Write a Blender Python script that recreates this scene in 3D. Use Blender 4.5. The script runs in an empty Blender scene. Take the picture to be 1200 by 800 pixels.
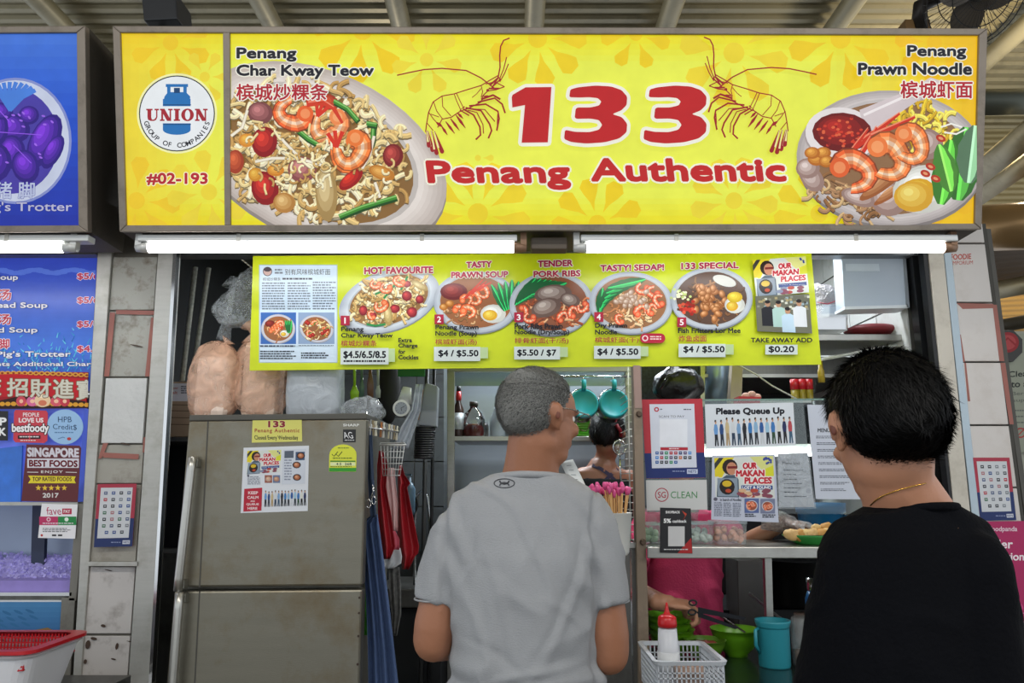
import bpy, math, random
from mathutils import Vector, Matrix, Euler, noise
from mathutils.geometry import tessellate_polygon
random.seed(7)
PI = math.pi
C = bpy.context.scene.collection
SC = bpy.context.scene
# ---------------------------------------------------------------- camera, world, lights, exposure
FPX, PITCH, EYE = 900.0, math.radians(10.5), 1.5
cam = bpy.data.objects.new('camera', bpy.data.cameras.new('camera')); C.objects.link(cam)
cam.location = (0, 0, EYE); cam.rotation_euler = (PI/2 + PITCH, 0, 0)
cam.data.sensor_width = 36; cam.data.lens = FPX/1200*36; cam.data.clip_start = .05
SC.camera = cam
w = bpy.data.worlds.new('World'); SC.world = w; w.use_nodes = True
bg = w.node_tree.nodes['Background']; bg.inputs[0].default_value = (.86, .93, 1, 1); bg.inputs[1].default_value = 1.15
def area(name, loc, rot, sx, sy, power, col=(1, 1, 1)):
    l = bpy.data.lights.new(name, 'AREA'); l.shape = 'RECTANGLE'; l.size = sx; l.size_y = sy; l.energy = power; l.color = col
    o = bpy.data.objects.new(name, l); C.objects.link(o); o.location = loc; o.rotation_euler = rot
    return o
# unseen lamps added to brighten the aisle, the kitchen and the hall roof
area('aisle_fill', (-1.6, -.6, 4.2), (0, 0, 0), 2.4, .3, 75, (1, .97, .92))
area('aisle_fill', (2.2, -.6, 4.2), (0, 0, 0), 2.4, .3, 75, (1, .97, .92))
area('kitchen_fill', (.25, 4.4, 2.72), (0, 0, 0), 1.2, .1, 48, (.86, .94, 1))
area('kitchen_fill', (.95, 3.35, 2.72), (0, 0, 0), .9, .1, 15, (.9, .95, 1))  # added above the cook to brighten the shirt and counter
l_ = bpy.data.lights.new('roof_fill', 'POINT'); l_.energy = 150; l_.color = (1, .88, .66); l_.shadow_soft_size = .2  # added point lamps that brighten the roof, out of view
o_ = bpy.data.objects.new('roof_fill', l_); C.objects.link(o_); o_.location = (4.2, 5.6, 4.3)
l3_ = l_.copy(); l3_.energy = 60; l2_ = bpy.data.objects.new('roof_fill', l3_); C.objects.link(l2_); l2_.location = (-1.5, 8.5, 4.3)
SC.view_settings.view_transform = 'Standard'; SC.view_settings.look = 'None'
SC.view_settings.gamma = 1; SC.view_settings.use_curve_mapping = False
SC.view_settings.exposure = 0.0

# ---------------------------------------------------------------- projecting photograph pixels to real planes
cp, sp = math.cos(PITCH), math.sin(PITCH)
def ray(px, py):
    u = (px-600)/FPX; v = (400-py)/FPX
    return Vector((u, cp - sp*v, sp + cp*v))
def P(px, py, Y):
    d = ray(px, py); return Vector((0, 0, EYE)) + d*(Y/d.y)
def Pz(px, py, z):
    d = ray(px, py); return Vector((0, 0, EYE)) + d*((z-EYE)/d.z)
def S(Y, py=450):      # metres per pixel at depth Y
    d = ray(600, py); return (Y/d.y)/FPX
# ---------------------------------------------------------------- materials
def lin(c):
    return tuple(x/12.92 if x <= .04045 else ((x+.055)/1.055)**2.4 for x in c)
def hx(h):
    if not isinstance(h, str): return h
    h = h.lstrip('#'); return tuple(int(h[i:i+2], 16)/255 for i in (0, 2, 4))
MC = {}
def M(h, rough=.5, metal=0., var=.12, scale=9, bump=0., bscale=None, streak=None, emit=0., alpha=1., trans=0., spec=None, dirt=None, dirtscale=3, dirtamt=.5, name=None, sheen=0):
    key = (h, rough, metal, var, scale, bump, bscale, streak, emit, alpha, trans, spec, dirt, dirtscale, dirtamt, sheen)
    if key in MC: return MC[key]
    m = bpy.data.materials.new(name or 'mat_'+str(h).strip('#')); m.use_nodes = True
    nt = m.node_tree; N = nt.nodes; L = nt.links; b = N['Principled BSDF']
    col = lin(hx(h))
    b.inputs['Roughness'].default_value = rough; b.inputs['Metallic'].default_value = metal
    if spec is not None: b.inputs['Specular IOR Level'].default_value = spec
    if sheen: b.inputs['Sheen Weight'].default_value = sheen
    tc = N.new('ShaderNodeTexCoord'); mp = N.new('ShaderNodeMapping'); L.new(tc.outputs['Object'], mp.inputs[0])
    if streak: mp.inputs['Scale'].default_value = streak
    nz = N.new('ShaderNodeTexNoise'); nz.inputs['Scale'].default_value = scale; nz.inputs['Detail'].default_value = 6; L.new(mp.outputs[0], nz.inputs['Vector'])
    mx = N.new('ShaderNodeMix'); mx.data_type = 'RGBA'
    mx.inputs[6].default_value = tuple(max(0, c*(1-var)) for c in col)+(1,); mx.inputs[7].default_value = tuple(min(1, c*(1+var)) for c in col)+(1,)
    L.new(nz.outputs[0], mx.inputs[0]); out = mx.outputs[2]
    if dirt:
        n2 = N.new('ShaderNodeTexNoise'); n2.inputs['Scale'].default_value = dirtscale; n2.inputs['Detail'].default_value = 9; n2.inputs['Roughness'].default_value = .7
        L.new(tc.outputs['Object'], n2.inputs['Vector'])
        cr = N.new('ShaderNodeValToRGB'); cr.color_ramp.elements[0].position = .5; cr.color_ramp.elements[1].position = .68
        cr.color_ramp.elements[1].color = (dirtamt,)*3+(1,); L.new(n2.outputs[0], cr.inputs[0])
        m2 = N.new('ShaderNodeMix'); m2.data_type = 'RGBA'; L.new(cr.outputs[0], m2.inputs[0]); L.new(out, m2.inputs[6]); m2.inputs[7].default_value = lin(hx(dirt))+(1,)
        out = m2.outputs[2]
    L.new(out, b.inputs['Base Color'])
    if bump:
        bn = N.new('ShaderNodeTexNoise'); bn.inputs['Scale'].default_value = bscale or scale*4; bn.inputs['Detail'].default_value = 5; L.new(mp.outputs[0], bn.inputs['Vector'])
        bp = N.new('ShaderNodeBump'); bp.inputs['Strength'].default_value = bump; bp.inputs['Distance'].default_value = .01; L.new(bn.outputs[0], bp.inputs['Height']); L.new(bp.outputs[0], b.inputs['Normal'])
    if emit:
        L.new(out, b.inputs['Emission Color']); b.inputs['Emission Strength'].default_value = emit
    if alpha < 1: b.inputs['Alpha'].default_value = alpha
    if trans: b.inputs['Transmission Weight'].default_value = trans
    MC[key] = m; return m
def print_mat(name, emit=0., rough=.45, diff=1., grime=0.):
    m = bpy.data.materials.new(name); m.use_nodes = True
    N = m.node_tree.nodes; L = m.node_tree.links; b = N['Principled BSDF']
    a = N.new('ShaderNodeAttribute'); a.attribute_name = 'Col'; out = a.outputs['Color']
    tc = N.new('ShaderNodeTexCoord'); nz = N.new('ShaderNodeTexNoise'); nz.inputs['Scale'].default_value = 14; nz.inputs['Detail'].default_value = 7
    L.new(tc.outputs['Object'], nz.inputs['Vector'])
    mr = N.new('ShaderNodeMapRange'); mr.inputs[1].default_value = .3; mr.inputs[2].default_value = .7; mr.inputs[3].default_value = 1-grime; mr.inputs[4].default_value = 1.03
    L.new(nz.outputs[0], mr.inputs[0])
    vm = N.new('ShaderNodeVectorMath'); vm.operation = 'SCALE'; L.new(out, vm.inputs[0]); L.new(mr.outputs[0], vm.inputs['Scale']); out = vm.outputs[0]
    v2 = N.new('ShaderNodeVectorMath'); v2.operation = 'SCALE'; L.new(out, v2.inputs[0]); v2.inputs['Scale'].default_value = diff
    L.new(v2.outputs[0], b.inputs['Base Color']); b.inputs['Roughness'].default_value = rough; b.inputs['Specular IOR Level'].default_value = .3
    if emit: L.new(out, b.inputs['Emission Color']); b.inputs['Emission Strength'].default_value = emit
    return m
PM = print_mat('printed_paper', 0, .5, 1., .06)
PML = print_mat('backlit_print', .72, .25, .35, .06)
PMG = print_mat('gloss_print', 0, .25, 1., .06)
PMB = print_mat('backlit_blue_print', .55, .25, .4, .1)
def glass_mat(name, tint=(.93, .97, .96), r=.04, refl=1.):
    m = bpy.data.materials.new(name); m.use_nodes = True; N = m.node_tree.nodes; L = m.node_tree.links; N.clear()
    o = N.new('ShaderNodeOutputMaterial'); t = N.new('ShaderNodeBsdfTransparent'); t.inputs[0].default_value = tint+(1,)
    g = N.new('ShaderNodeBsdfGlossy'); g.inputs['Roughness'].default_value = r; f = N.new('ShaderNodeFresnel'); f.inputs[0].default_value = 1.45
    x = N.new('ShaderNodeMixShader'); mt = N.new('ShaderNodeMath'); mt.operation = 'MULTIPLY'; mt.inputs[1].default_value = refl; L.new(f.outputs[0], mt.inputs[0])
    L.new(mt.outputs[0], x.inputs[0]); L.new(t.outputs[0], x.inputs[1]); L.new(g.outputs[0], x.inputs[2]); L.new(x.outputs[0], o.inputs[0]); return m
GLASS = glass_mat('clear_glass')
def film_mat(name, h, dens=.35, rough=.2, bump=.6, bscale=22, hi=.8):   # thin plastic film: part transparent, part milky and glossy
    m = bpy.data.materials.new(name); m.use_nodes = True; N = m.node_tree.nodes; L = m.node_tree.links; b = N['Principled BSDF']
    b.inputs['Base Color'].default_value = lin(hx(h))+(1,); b.inputs['Roughness'].default_value = rough
    tc = N.new('ShaderNodeTexCoord'); nz = N.new('ShaderNodeTexNoise'); nz.inputs['Scale'].default_value = bscale; nz.inputs['Detail'].default_value = 4; nz.inputs['Distortion'].default_value = 1.5
    L.new(tc.outputs['Object'], nz.inputs['Vector'])
    bp = N.new('ShaderNodeBump'); bp.inputs['Strength'].default_value = bump; bp.inputs['Distance'].default_value = .02; L.new(nz.outputs[0], bp.inputs['Height']); L.new(bp.outputs[0], b.inputs['Normal'])
    mr = N.new('ShaderNodeMapRange'); mr.inputs[1].default_value = .35; mr.inputs[2].default_value = .7; mr.inputs[3].default_value = dens; mr.inputs[4].default_value = min(1, dens+hi*.3)
    L.new(nz.outputs[0], mr.inputs[0]); L.new(mr.outputs[0], b.inputs['Alpha']); return m
STEEL = M('a9a8a2', .32, .9, .14, 5, .05, 60, (1, 1, 14), name='brushed_steel', dirt='6d675c', dirtscale=4, dirtamt=.35)
STEELD = M('6f6e6a', .4, .85, .2, 5, .05, 60, (12, 1, 1), name='dull_steel', dirt='37332c', dirtscale=4, dirtamt=.5)
ALU = M('b9b8b2', .5, .55, .12, 6, .05, 40, (1, 1, 10), name='aluminium', dirt='86806f', dirtscale=5, dirtamt=.5)
SIGNFR = M('8f8478', .5, .5, .15, 12, .05, 60, name='sign_frame_metal', dirt='5b5146', dirtscale=9, dirtamt=.5)
BLK = M('141416', .45, 0, .2, name='black_plastic'); WHT = M('e9e9e6', .4, name='white_plastic'); DARK = M('1c1c1f', .7, 0, .3, name='dark_grimy')
CHROME = M('d5d5d5', .15, 1., .05, name='chrome')
# ---------------------------------------------------------------- mesh builder
class MB:
    def __init__(s): s.v = []; s.f = []; s.sm = []
    def add(s, vs, fs, smooth=False):
        n = len(s.v); s.v += [Vector(v) for v in vs]; s.f += [tuple(i+n for i in f) for f in fs]; s.sm += [smooth]*len(fs); return s
    def box(s, c, d, rot=None):
        x, y, z = d[0]/2, d[1]/2, d[2]/2
        vs = [Vector(p) for p in ((-x, -y, -z), (x, -y, -z), (x, y, -z), (-x, y, -z), (-x, -y, z), (x, -y, z), (x, y, z), (-x, y, z))]
        if rot is not None:
            R = rot if isinstance(rot, Matrix) else Euler(rot).to_matrix(); vs = [R@v for v in vs]
        c = Vector(c); return s.add([v+c for v in vs], [(0, 3, 2, 1), (4, 5, 6, 7), (0, 1, 5, 4), (1, 2, 6, 5), (2, 3, 7, 6), (3, 0, 4, 7)])
    def prism(s, front, back):
        n = len(front); vs = list(front)+list(back)
        fs = [tuple(range(n)), tuple(range(2*n-1, n-1, -1))]+[(i, i+n, (i+1) % n+n, (i+1) % n) for i in range(n)]
        return s.add(vs, [tuple(reversed(f)) for f in fs])
    def slab(s, px, Y, th):      # outline in photo pixels standing on plane Y, th metres thick going back
        fr = [P(x, y, Y) for x, y in px]; a = sum((px[i][0]*px[(i+1) % len(px)][1]-px[(i+1) % len(px)][0]*px[i][1]) for i in range(len(px)))
        if a < 0: fr.reverse()
        return s.prism(fr, [p+Vector((0, th, 0)) for p in fr])
    def rect(s, x0, y0, x1, y1, Y, th): return s.slab([(x0, y0), (x1, y0), (x1, y1), (x0, y1)], Y, th)
    def tube(s, pts, r, n=10, cap=True, flat=1., side=None):
        pts = [Vector(p) for p in pts]; m = len(pts)
        if not isinstance(r, (list, tuple)): r = [r]*m
        rings = []; prev = Vector(side) if side else None
        for i, p in enumerate(pts):
            t = (pts[min(i+1, m-1)]-pts[max(i-1, 0)]).normalized()
            if prev is None: prev = Vector((0, 0, 1)) if abs(t.z) < .9 else Vector((1, 0, 0))
            u = (prev - t*prev.dot(t)).normalized(); prev = u; v = t.cross(u)
            ri = r[i]; ra, rb = ri if isinstance(ri, (list, tuple)) else (ri, ri*flat)
            rings.append([p+u*ra*math.cos(2*PI*k/n)+v*rb*math.sin(2*PI*k/n) for k in range(n)])
        vs = [q for R in rings for q in R]; fs = []
        for i in range(m-1):
            for k in range(n): fs.append((i*n+k, i*n+(k+1) % n, (i+1)*n+(k+1) % n, (i+1)*n+k))
        s.add(vs, fs, True)
        if cap: b = len(s.v)-len(vs); s.f += [tuple(b+k for k in range(n-1, -1, -1)), tuple(b+(m-1)*n+k for k in range(n))]; s.sm += [False]*2
        return s
    def cyl(s, a, b, r0, r1=None, n=20, cap=True): return s.tube([a, b], [r0, r0 if r1 is None else r1], n, cap)
    def lathe(s, c, prof, n=28, R=None, wob=None):
        c = Vector(c); vs = []; fs = []
        for j, (r, z) in enumerate(prof):
            for k in range(n):
                a = 2*PI*k/n; q = Vector((r*math.cos(a), r*math.sin(a), z))
                if wob: q = wob(q, j, k)
                if R is not None: q = R@q
                vs.append(c+q)
        for j in range(len(prof)-1):
            for k in range(n): fs.append((j*n+k, j*n+(k+1) % n, (j+1)*n+(k+1) % n, (j+1)*n+k))
        s.add(vs, fs, True)
        b = len(s.v)-len(vs)
        if prof[0][0] > 1e-5: s.f.append(tuple(b+k for k in range(n-1, -1, -1))); s.sm.append(False)
        if prof[-1][0] > 1e-5 and (abs(prof[-1][0]-prof[0][0]) > 1e-4 or abs(prof[-1][1]-prof[0][1]) > 1e-4): s.f.append(tuple(b+(len(prof)-1)*n+k for k in range(n))); s.sm.append(False)
        return s
    def ell(s, c, r, R=None, n=20, m=12, fn=None):
        c = Vector(c); vs = []; fs = []
        for j in range(m+1):
            th = PI*j/m
            for k in range(n):
                a = 2*PI*k/n; u = Vector((math.sin(th)*math.cos(a), math.sin(th)*math.sin(a), -math.cos(th)))
                q = Vector((u.x*r[0], u.y*r[1], u.z*r[2]))
                if fn: q = fn(q, u)
                if R is not None: q = R@q
                vs.append(c+q)
        for j in range(m):
            for k in range(n): fs.append((j*n+k, j*n+(k+1) % n, (j+1)*n+(k+1) % n, (j+1)*n+k))
        return s.add(vs, fs, True)
    def sheet(s, grid, th=0., smooth=True):     # grid of points, optional thickness along +Y
        h, wd = len(grid), len(grid[0]); vs = [p for r in grid for p in r]
        fs = [(j*wd+i, (j+1)*wd+i, (j+1)*wd+i+1, j*wd+i+1) for j in range(h-1) for i in range(wd-1)]
        s.add(vs, fs, smooth)
        if th:
            n = len(vs); s.add([Vector(p)+Vector((0, th, 0)) for p in vs], [tuple(reversed(f)) for f in fs], smooth)
            b = len(s.v)-2*n; bd = [(0, i) for i in range(wd)]+[(j, wd-1) for j in range(1, h)]+[(h-1, i) for i in range(wd-2, -1, -1)]+[(j, 0) for j in range(h-2, 0, -1)]
            ix = [b+j*wd+i for j, i in bd]
            for a, c_ in zip(ix, ix[1:]+ix[:1]): s.f.append((a, c_, c_+n, a+n)); s.sm.append(False)
        return s
    def mesh(s, name, off=Vector((0, 0, 0))):
        me = bpy.data.meshes.new(name); me.from_pydata([tuple(v-off) for v in s.v], [], s.f)
        me.polygons.foreach_set('use_smooth', s.sm); me.update(); return me
WL = {}
def base_of(mb):
    xs = [v.x for v in mb.v]; ys = [v.y for v in mb.v]; zs = [v.z for v in mb.v]
    return Vector(((min(xs)+max(xs))/2, (min(ys)+max(ys))/2, min(zs)))
def part(name, mb, mat, parent=None, bevel=0, label=None, smooth_angle=None):
    off = WL[parent.name] if parent else base_of(mb)
    me = mb.mesh(name, off); o = bpy.data.objects.new(name, me); C.objects.link(o)
    if parent: o.parent = parent
    else: o.location = off
    WL[o.name] = off
    if mat: me.materials.append(mat)
    if bevel:
        b = o.modifiers.new('bevel', 'BEVEL'); b.width = bevel; b.segments = 2; b.limit_method = 'ANGLE'
    if label: o['label'] = label
    return o
def tag(o, label, cat, group=None):
    o['label'] = label; o['category'] = cat
    if group: o['group'] = group
    return o
def solo(name, label, cat, mb, mat, group=None, bevel=0): return tag(part(name, mb, mat, None, bevel), label, cat, group)
def thing(name, label, cat, loc, group=None):
    o = bpy.data.objects.new(name, None); C.objects.link(o); o.location = loc; o.empty_display_size = .05
    WL[o.name] = Vector(loc); return tag(o, label, cat, group)
def struct(name, mb, mat, bevel=0):
    o = part(name, mb, mat, None, bevel); o['kind'] = 'structure'; return o
def dup(root, loc, label=None):
    r = root.copy(); C.objects.link(r); r.location = loc; WL[r.name] = Vector(loc)
    if label: r['label'] = label
    for ch in root.children:
        c = ch.copy(); C.objects.link(c); c.parent = r
    return r
# ---------------------------------------------------------------- flat print laid on a real surface
TXC = {}
def glyphs(txt, bold, sp_=1.0):
    k = (txt, bold, sp_)
    if k in TXC: return TXC[k]
    cu = bpy.data.curves.new('t', 'FONT'); cu.body = txt; cu.size = 1; cu.resolution_u = 3; cu.offset = bold; cu.fill_mode = 'FRONT'; cu.space_character = sp_
    o = bpy.data.objects.new('t', cu); C.objects.link(o)
    dg = bpy.context.evaluated_depsgraph_get(); e = o.evaluated_get(dg); me = e.to_mesh()
    vs = [(v.co.x, v.co.y) for v in me.vertices]; fs = [tuple(p.vertices) for p in me.polygons]
    e.to_mesh_clear(); bpy.data.objects.remove(o); bpy.data.curves.remove(cu)
    TXC[k] = (vs, fs); return TXC[k]
def clip_poly(poly, clip):
    out = poly; x0, y0, x1, y1 = clip
    for ax, lim, sg in ((0, x0, 1), (0, x1, -1), (1, y0, 1), (1, y1, -1)):
        inp, out = out, []
        for i in range(len(inp)):
            a, b = inp[i-1], inp[i]; da, db = (a[ax]-lim)*sg, (b[ax]-lim)*sg
            if (da >= 0) != (db >= 0):
                t = da/(da-db); out.append((a[0]+(b[0]-a[0])*t, a[1]+(b[1]-a[1])*t))
            if db >= 0: out.append(b)
        if not out: return []
    return out
def cl(c, k): return tuple(max(0, min(1, x*k)) for x in hx(c))
def mixc(a, b, t): a = hx(a); b = hx(b); return tuple(a[i]*(1-t)+b[i]*t for i in range(3))
class Print:
    EPS = .000005
    def __init__(s, org, nrm=(0, -1, 0), start=.0003, warp=None):
        s.o = Vector(org); s.n = Vector(nrm).normalized(); s.lay = start; s.v = []; s.f = []; s.c = []; s.clip = None; s.warp = warp
    def pj(s, p):
        if s.warp: p = s.warp(*p)
        d = ray(*p); c = Vector((0, 0, EYE)); q = c + d*((s.o-c).dot(s.n)/d.dot(s.n)); return q + s.n*s.lay
    def raw(s, vs, fs, cols):
        n = len(s.v); s.v += [s.pj(p) for p in vs]; s.f += [tuple(i+n for i in f) for f in fs]
        s.c += [(cols if not isinstance(cols, list) else cols[i]) for i in range(len(fs))]
    def poly(s, pts, col, bump=True):
        col = hx(col)
        if s.clip or len(pts) > 4:
            tris = tessellate_polygon([[Vector((p[0], p[1], 0)) for p in pts]]) if len(pts) > 3 else [(0, 1, 2)]
            if not s.clip: s.raw(pts, list(tris), col)
            else:
                for t in tris:
                    q = clip_poly([pts[i] for i in t], s.clip)
                    if len(q) > 2: s.raw(q, [tuple(range(len(q)))], col)
        else: s.raw(pts, [tuple(range(len(pts)))], col)
        if bump: s.lay += s.EPS
    def rect(s, x0, y0, x1, y1, col): s.poly([(x0, y0), (x1, y0), (x1, y1), (x0, y1)], col)
    def ell(s, cx, cy, rx, ry, col, rot=0, n=24, a0=0, a1=2*PI):
        c, sn = math.cos(rot), math.sin(rot); pts = []
        for k in range(n):
            a = a0+(a1-a0)*k/(n if a1-a0 > 6.28 else n-1); x, y = rx*math.cos(a), ry*math.sin(a); pts.append((cx+x*c-y*sn, cy+x*sn+y*c))
        s.poly(pts, col)
    def shade(s, cx, cy, rx, ry, c0, c1, rot=0, k=4, hx_=-.25, hy=-.3):      # printed ball: rings from rim colour c0 to lit colour c1
        for i in range(k):
            t = i/(k-1); r = 1-.75*t; s.ell(cx+rx*hx_*t, cy+ry*hy*t, rx*r, ry*r, mixc(c0, c1, t), rot, 16)
    def line(s, pts, wd, col, w2=None, bump=True):
        n = len(pts); L_ = []; R_ = []
        for i, p in enumerate(pts):
            a = pts[max(i-1, 0)]; b = pts[min(i+1, n-1)]; dx, dy = b[0]-a[0], b[1]-a[1]; l = math.hypot(dx, dy) or 1
            t = i/(n-1); wv = wd if w2 is None else wd+(w2-wd)*t
            L_.append((p[0]-dy/l*wv/2, p[1]+dx/l*wv/2)); R_.append((p[0]+dy/l*wv/2, p[1]-dx/l*wv/2))
        for i in range(n-1): s.poly([L_[i], L_[i+1], R_[i+1], R_[i]], col, False)
        if bump: s.lay += s.EPS
    def outline(s, pts, wd, col):
        for i in range(len(pts)):
            s.line([pts[i-1], pts[i]], wd, col, bump=False); s.lay += s.EPS*.25; s.ell(pts[i][0], pts[i][1], wd/2, wd/2, col, n=8)
    def text(s, txt, x0, y0, x1, y1, col, bold=0., out=None, ow=.03, dy=0, shear=0, sp_=1.0, clip_off=0, ref=None):
        vb, _ = glyphs(ref or txt, bold, sp_)
        if not vb: return
        ax, bx = min(v[0] for v in vb), max(v[0] for v in vb); ay, by = min(v[1] for v in vb), max(v[1] for v in vb)
        cjk = any(ord(ch) > 0x2e80 for ch in txt); fb = 0.; xb = bold*1.15
        vs, fs = glyphs(txt, fb, sp_); em = abs(y1-y0)/max(.2, by-ay)
        pv0 = [(x0+(x1-x0)*(x-ax)/(bx-ax)+shear*(y-ay)/(by-ay or 1)*(y1-y0), y0+(y1-y0)*(by-y)/(by-ay or 1)+dy*(x-ax)/(bx-ax)) for x, y in vs]
        jobs = []
        if out: jobs += [(out, (ow+xb)*em, 10)]
        jobs += [(col, 0, 1)]
        if xb > 0: jobs += [(col, xb*em, 8)]
        for c_, r_, nd in jobs:
            for k in range(nd):
                dx_, dy_ = r_*math.cos(2*PI*k/nd+.4), r_*math.sin(2*PI*k/nd+.4); pv = [(x+dx_, y+dy_) for x, y in pv0]
                if s.clip:
                    for f in fs:
                        q = clip_poly([pv[i] for i in f], s.clip)
                        if len(q) > 2: s.raw(q, [tuple(range(len(q)))], hx(c_))
                else: s.raw(pv, fs, hx(c_))
                s.lay += s.EPS
    def fake(s, x0, y0, x1, y1, rows, col, h=.45, seed=0):     # illegible print: rows of tiny dashes
        r = random.Random(seed); dh = (y1-y0)/rows
        for j in range(rows):
            x = x0; end = x1-(x1-x0)*(r.random()*.25 if r.random() < .4 else 0)
            while x < end:
                l = r.uniform(.8, 3.2)*(1+dh*.15); s.poly([(x, y0+j*dh), (min(x+l, end), y0+j*dh), (min(x+l, end), y0+(j+h)*dh), (x, y0+(j+h)*dh)], col, False); x += l+r.uniform(.4, .9)
        s.lay += s.EPS
    def build(s, name, parent, mat=None, label=None):
        off = WL[parent.name] if parent else Vector((0, 0, 0)); me = bpy.data.meshes.new(name)
        # every face is wound towards the viewer side of its plane
        fs = []
        for f in s.f:
            a, b, c = s.v[f[0]], s.v[f[1]], s.v[f[2]]; fs.append(f if (b-a).cross(c-a).dot(s.n) >= 0 else tuple(reversed(f)))
        me.from_pydata([tuple(v-off) for v in s.v], [], fs)
        at = me.color_attributes.new('Col', 'FLOAT_COLOR', 'CORNER'); buf = []
        for f, c in zip(fs, s.c): buf += (list(lin(c))+[1.])*len(f)
        at.data.foreach_set('color', buf); me.materials.append(mat or PM)
        o = bpy.data.objects.new(name, me); C.objects.link(o); o.parent = parent; WL[o.name] = off
        if label: o['label'] = label
        return o
def chaikin(pts, n=2):
    for _ in range(n):
        o = []
        for i in range(len(pts)):
            a, b = pts[i], pts[(i+1) % len(pts)]; o += [(a[0]*.75+b[0]*.25, a[1]*.75+b[1]*.25), (a[0]*.25+b[0]*.75, a[1]*.25+b[1]*.75)]
        pts = o
    return pts
def poster(name, label, cat, quad, Y, col='f2f2f0', th=.0012, mat=None, group=None, rim=None):
    mb = MB().slab(quad, Y, th); o = solo(name, label, cat, mb, mat or M(col, .5, 0, .03), group)
    (a, b, c, d) = quad
    def warp(u, v): # (0..100, 0..100) on the sheet -> photo pixels
        u, v = u/100, v/100
        return (a[0]*(1-u)*(1-v)+b[0]*u*(1-v)+c[0]*u*v+d[0]*(1-u)*v, a[1]*(1-u)*(1-v)+b[1]*u*(1-v)+c[1]*u*v+d[1]*(1-u)*v)
    return o, warp
# ---------------------------------------------------------------- printed food pictures
NOOD = ['e0c98e', 'c9a565', 'efdcae', 'b88f50', 'd6b878', 'f0e2bd']
def noodle(p, x, y, ang, ln, wd, col, curl=.6):
    pts = []; k = random.uniform(-curl, curl)
    for i in range(7):
        pts.append((x, y)); x += math.cos(ang)*ln/6; y += math.sin(ang)*ln/6; ang += k+random.uniform(-.25, .25)
    p.line([(a, b+wd*.3) for a, b in pts], wd, cl(col, .55), bump=False); p.lay += p.EPS; p.line(pts, wd, col, bump=False); p.lay += p.EPS
    p.line([(a, b-wd*.2) for a, b in pts], wd*.3, cl(col, 1.15))
def noodles(p, cx, cy, rx, ry, n, ln, wd, cols=NOOD, rot=0):
    c, sn = math.cos(rot), math.sin(rot)
    for i in range(n):
        a = random.random()*2*PI; r = math.sqrt(random.random()); x, y = rx*r*math.cos(a), ry*r*math.sin(a)
        noodle(p, cx+x*c-y*sn, cy+x*sn+y*c, random.random()*6.28, ln*random.uniform(.6, 1.2), wd*random.uniform(.7, 1.3), random.choice(cols))
def prawn(p, cx, cy, r, rot=0, flip=1, col='e8702c', tail=True):
    n = 12; pts = []
    for i in range(n+1):
        a = rot+flip*(i/n*4.4); rr = r*(.62+.06*math.sin(i)); pts.append((cx+rr*math.cos(a), cy+rr*math.sin(a), a, r*(.40-.22*(i/n)**1.5)))
    for k, (sc, cc) in enumerate(((1.18, cl(col, .62)), (1., hx(col)), (.6, mixc(col, 'ffc08a', .6)), (.22, mixc(col, 'ffe9d0', .8)))):
        for i in range(n):
            a, b = pts[i], pts[i+1]; q = []
            for (x, y, an, wv), sg in ((a, 1), (b, 1), (b, -1), (a, -1)):
                q.append((x+math.cos(an)*wv*sc*sg-(0 if k < 2 else 0), y+math.sin(an)*wv*sc*sg))
            p.poly(q, cl(cc, 1.08 if i % 2 else .9), False)
        p.lay += p.EPS
    p.ell(pts[0][0], pts[0][1], r*.40, r*.40, hx(col)); p.ell(pts[0][0], pts[0][1], r*.24, r*.24, mixc(col, 'ffc08a', .5))
    if tail:
        x, y, an, wv = pts[-1]; ta = an+flip*1.3
        for da in (-.45, 0, .45):
            p.line([(x, y), (x+math.cos(ta+da)*r*.45, y+math.sin(ta+da)*r*.45), (x+math.cos(ta+da)*r*.8, y+math.sin(ta+da)*r*.8)], r*.14, 'd8321c', r*.2)
def leaf(p, x0, y0, x1, y1, wd, col):
    dx, dy = x1-x0, y1-y0; l = math.hypot(dx, dy); nx, ny = -dy/l, dx/l; L_ = []; R_ = []
    for i in range(9):
        t = i/8; ww = wd*math.sin(PI*min(1, t*.92+.05))**.7*(.9+.1*(i % 2)); x, y = x0+dx*t, y0+dy*t; L_.append((x+nx*ww, y+ny*ww)); R_.append((x-nx*ww, y-ny*ww))
    p.poly(L_+R_[::-1], cl(col, .7)); m = [((a[0]*.8+b[0]*.2), (a[1]*.8+b[1]*.2)) for a, b in zip(L_, R_)]; m2 = [((a[0]*.5+b[0]*.5), (a[1]*.5+b[1]*.5)) for a, b in zip(L_, R_)]
    p.poly(m+m2[::-1], cl(col, 1.25)); p.line([(x0, y0), (x1, y1)], wd*.18, cl(col, 1.6))
def egg(p, cx, cy, rx, ry, rot=0):
    p.shade(cx, cy, rx, ry, 'cfcfc6', 'fdfdf8', rot); p.shade(cx-rx*.25, cy+ry*.15, rx*.58, ry*.58, 'd9a41f', 'f6dc62', rot)
def plate(p, cx, cy, rx, ry, rot=0, c0='b9aea6', c1='e3dbd5', inner='a07c58', f=.76):
    p.ell(cx, cy+ry*.05, rx, ry, cl(c0, .8), rot, 40)
    for i in range(6): p.ell(cx, cy, rx*(1-.035*i), ry*(1-.035*i), mixc(c0, c1, (i+1)/6), rot, 40)
    p.ell(cx, cy, rx*(f+.04), ry*(f+.04), cl(c1, .85), rot, 36); p.ell(cx, cy, rx*f, ry*f, inner, rot, 36)
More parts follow.
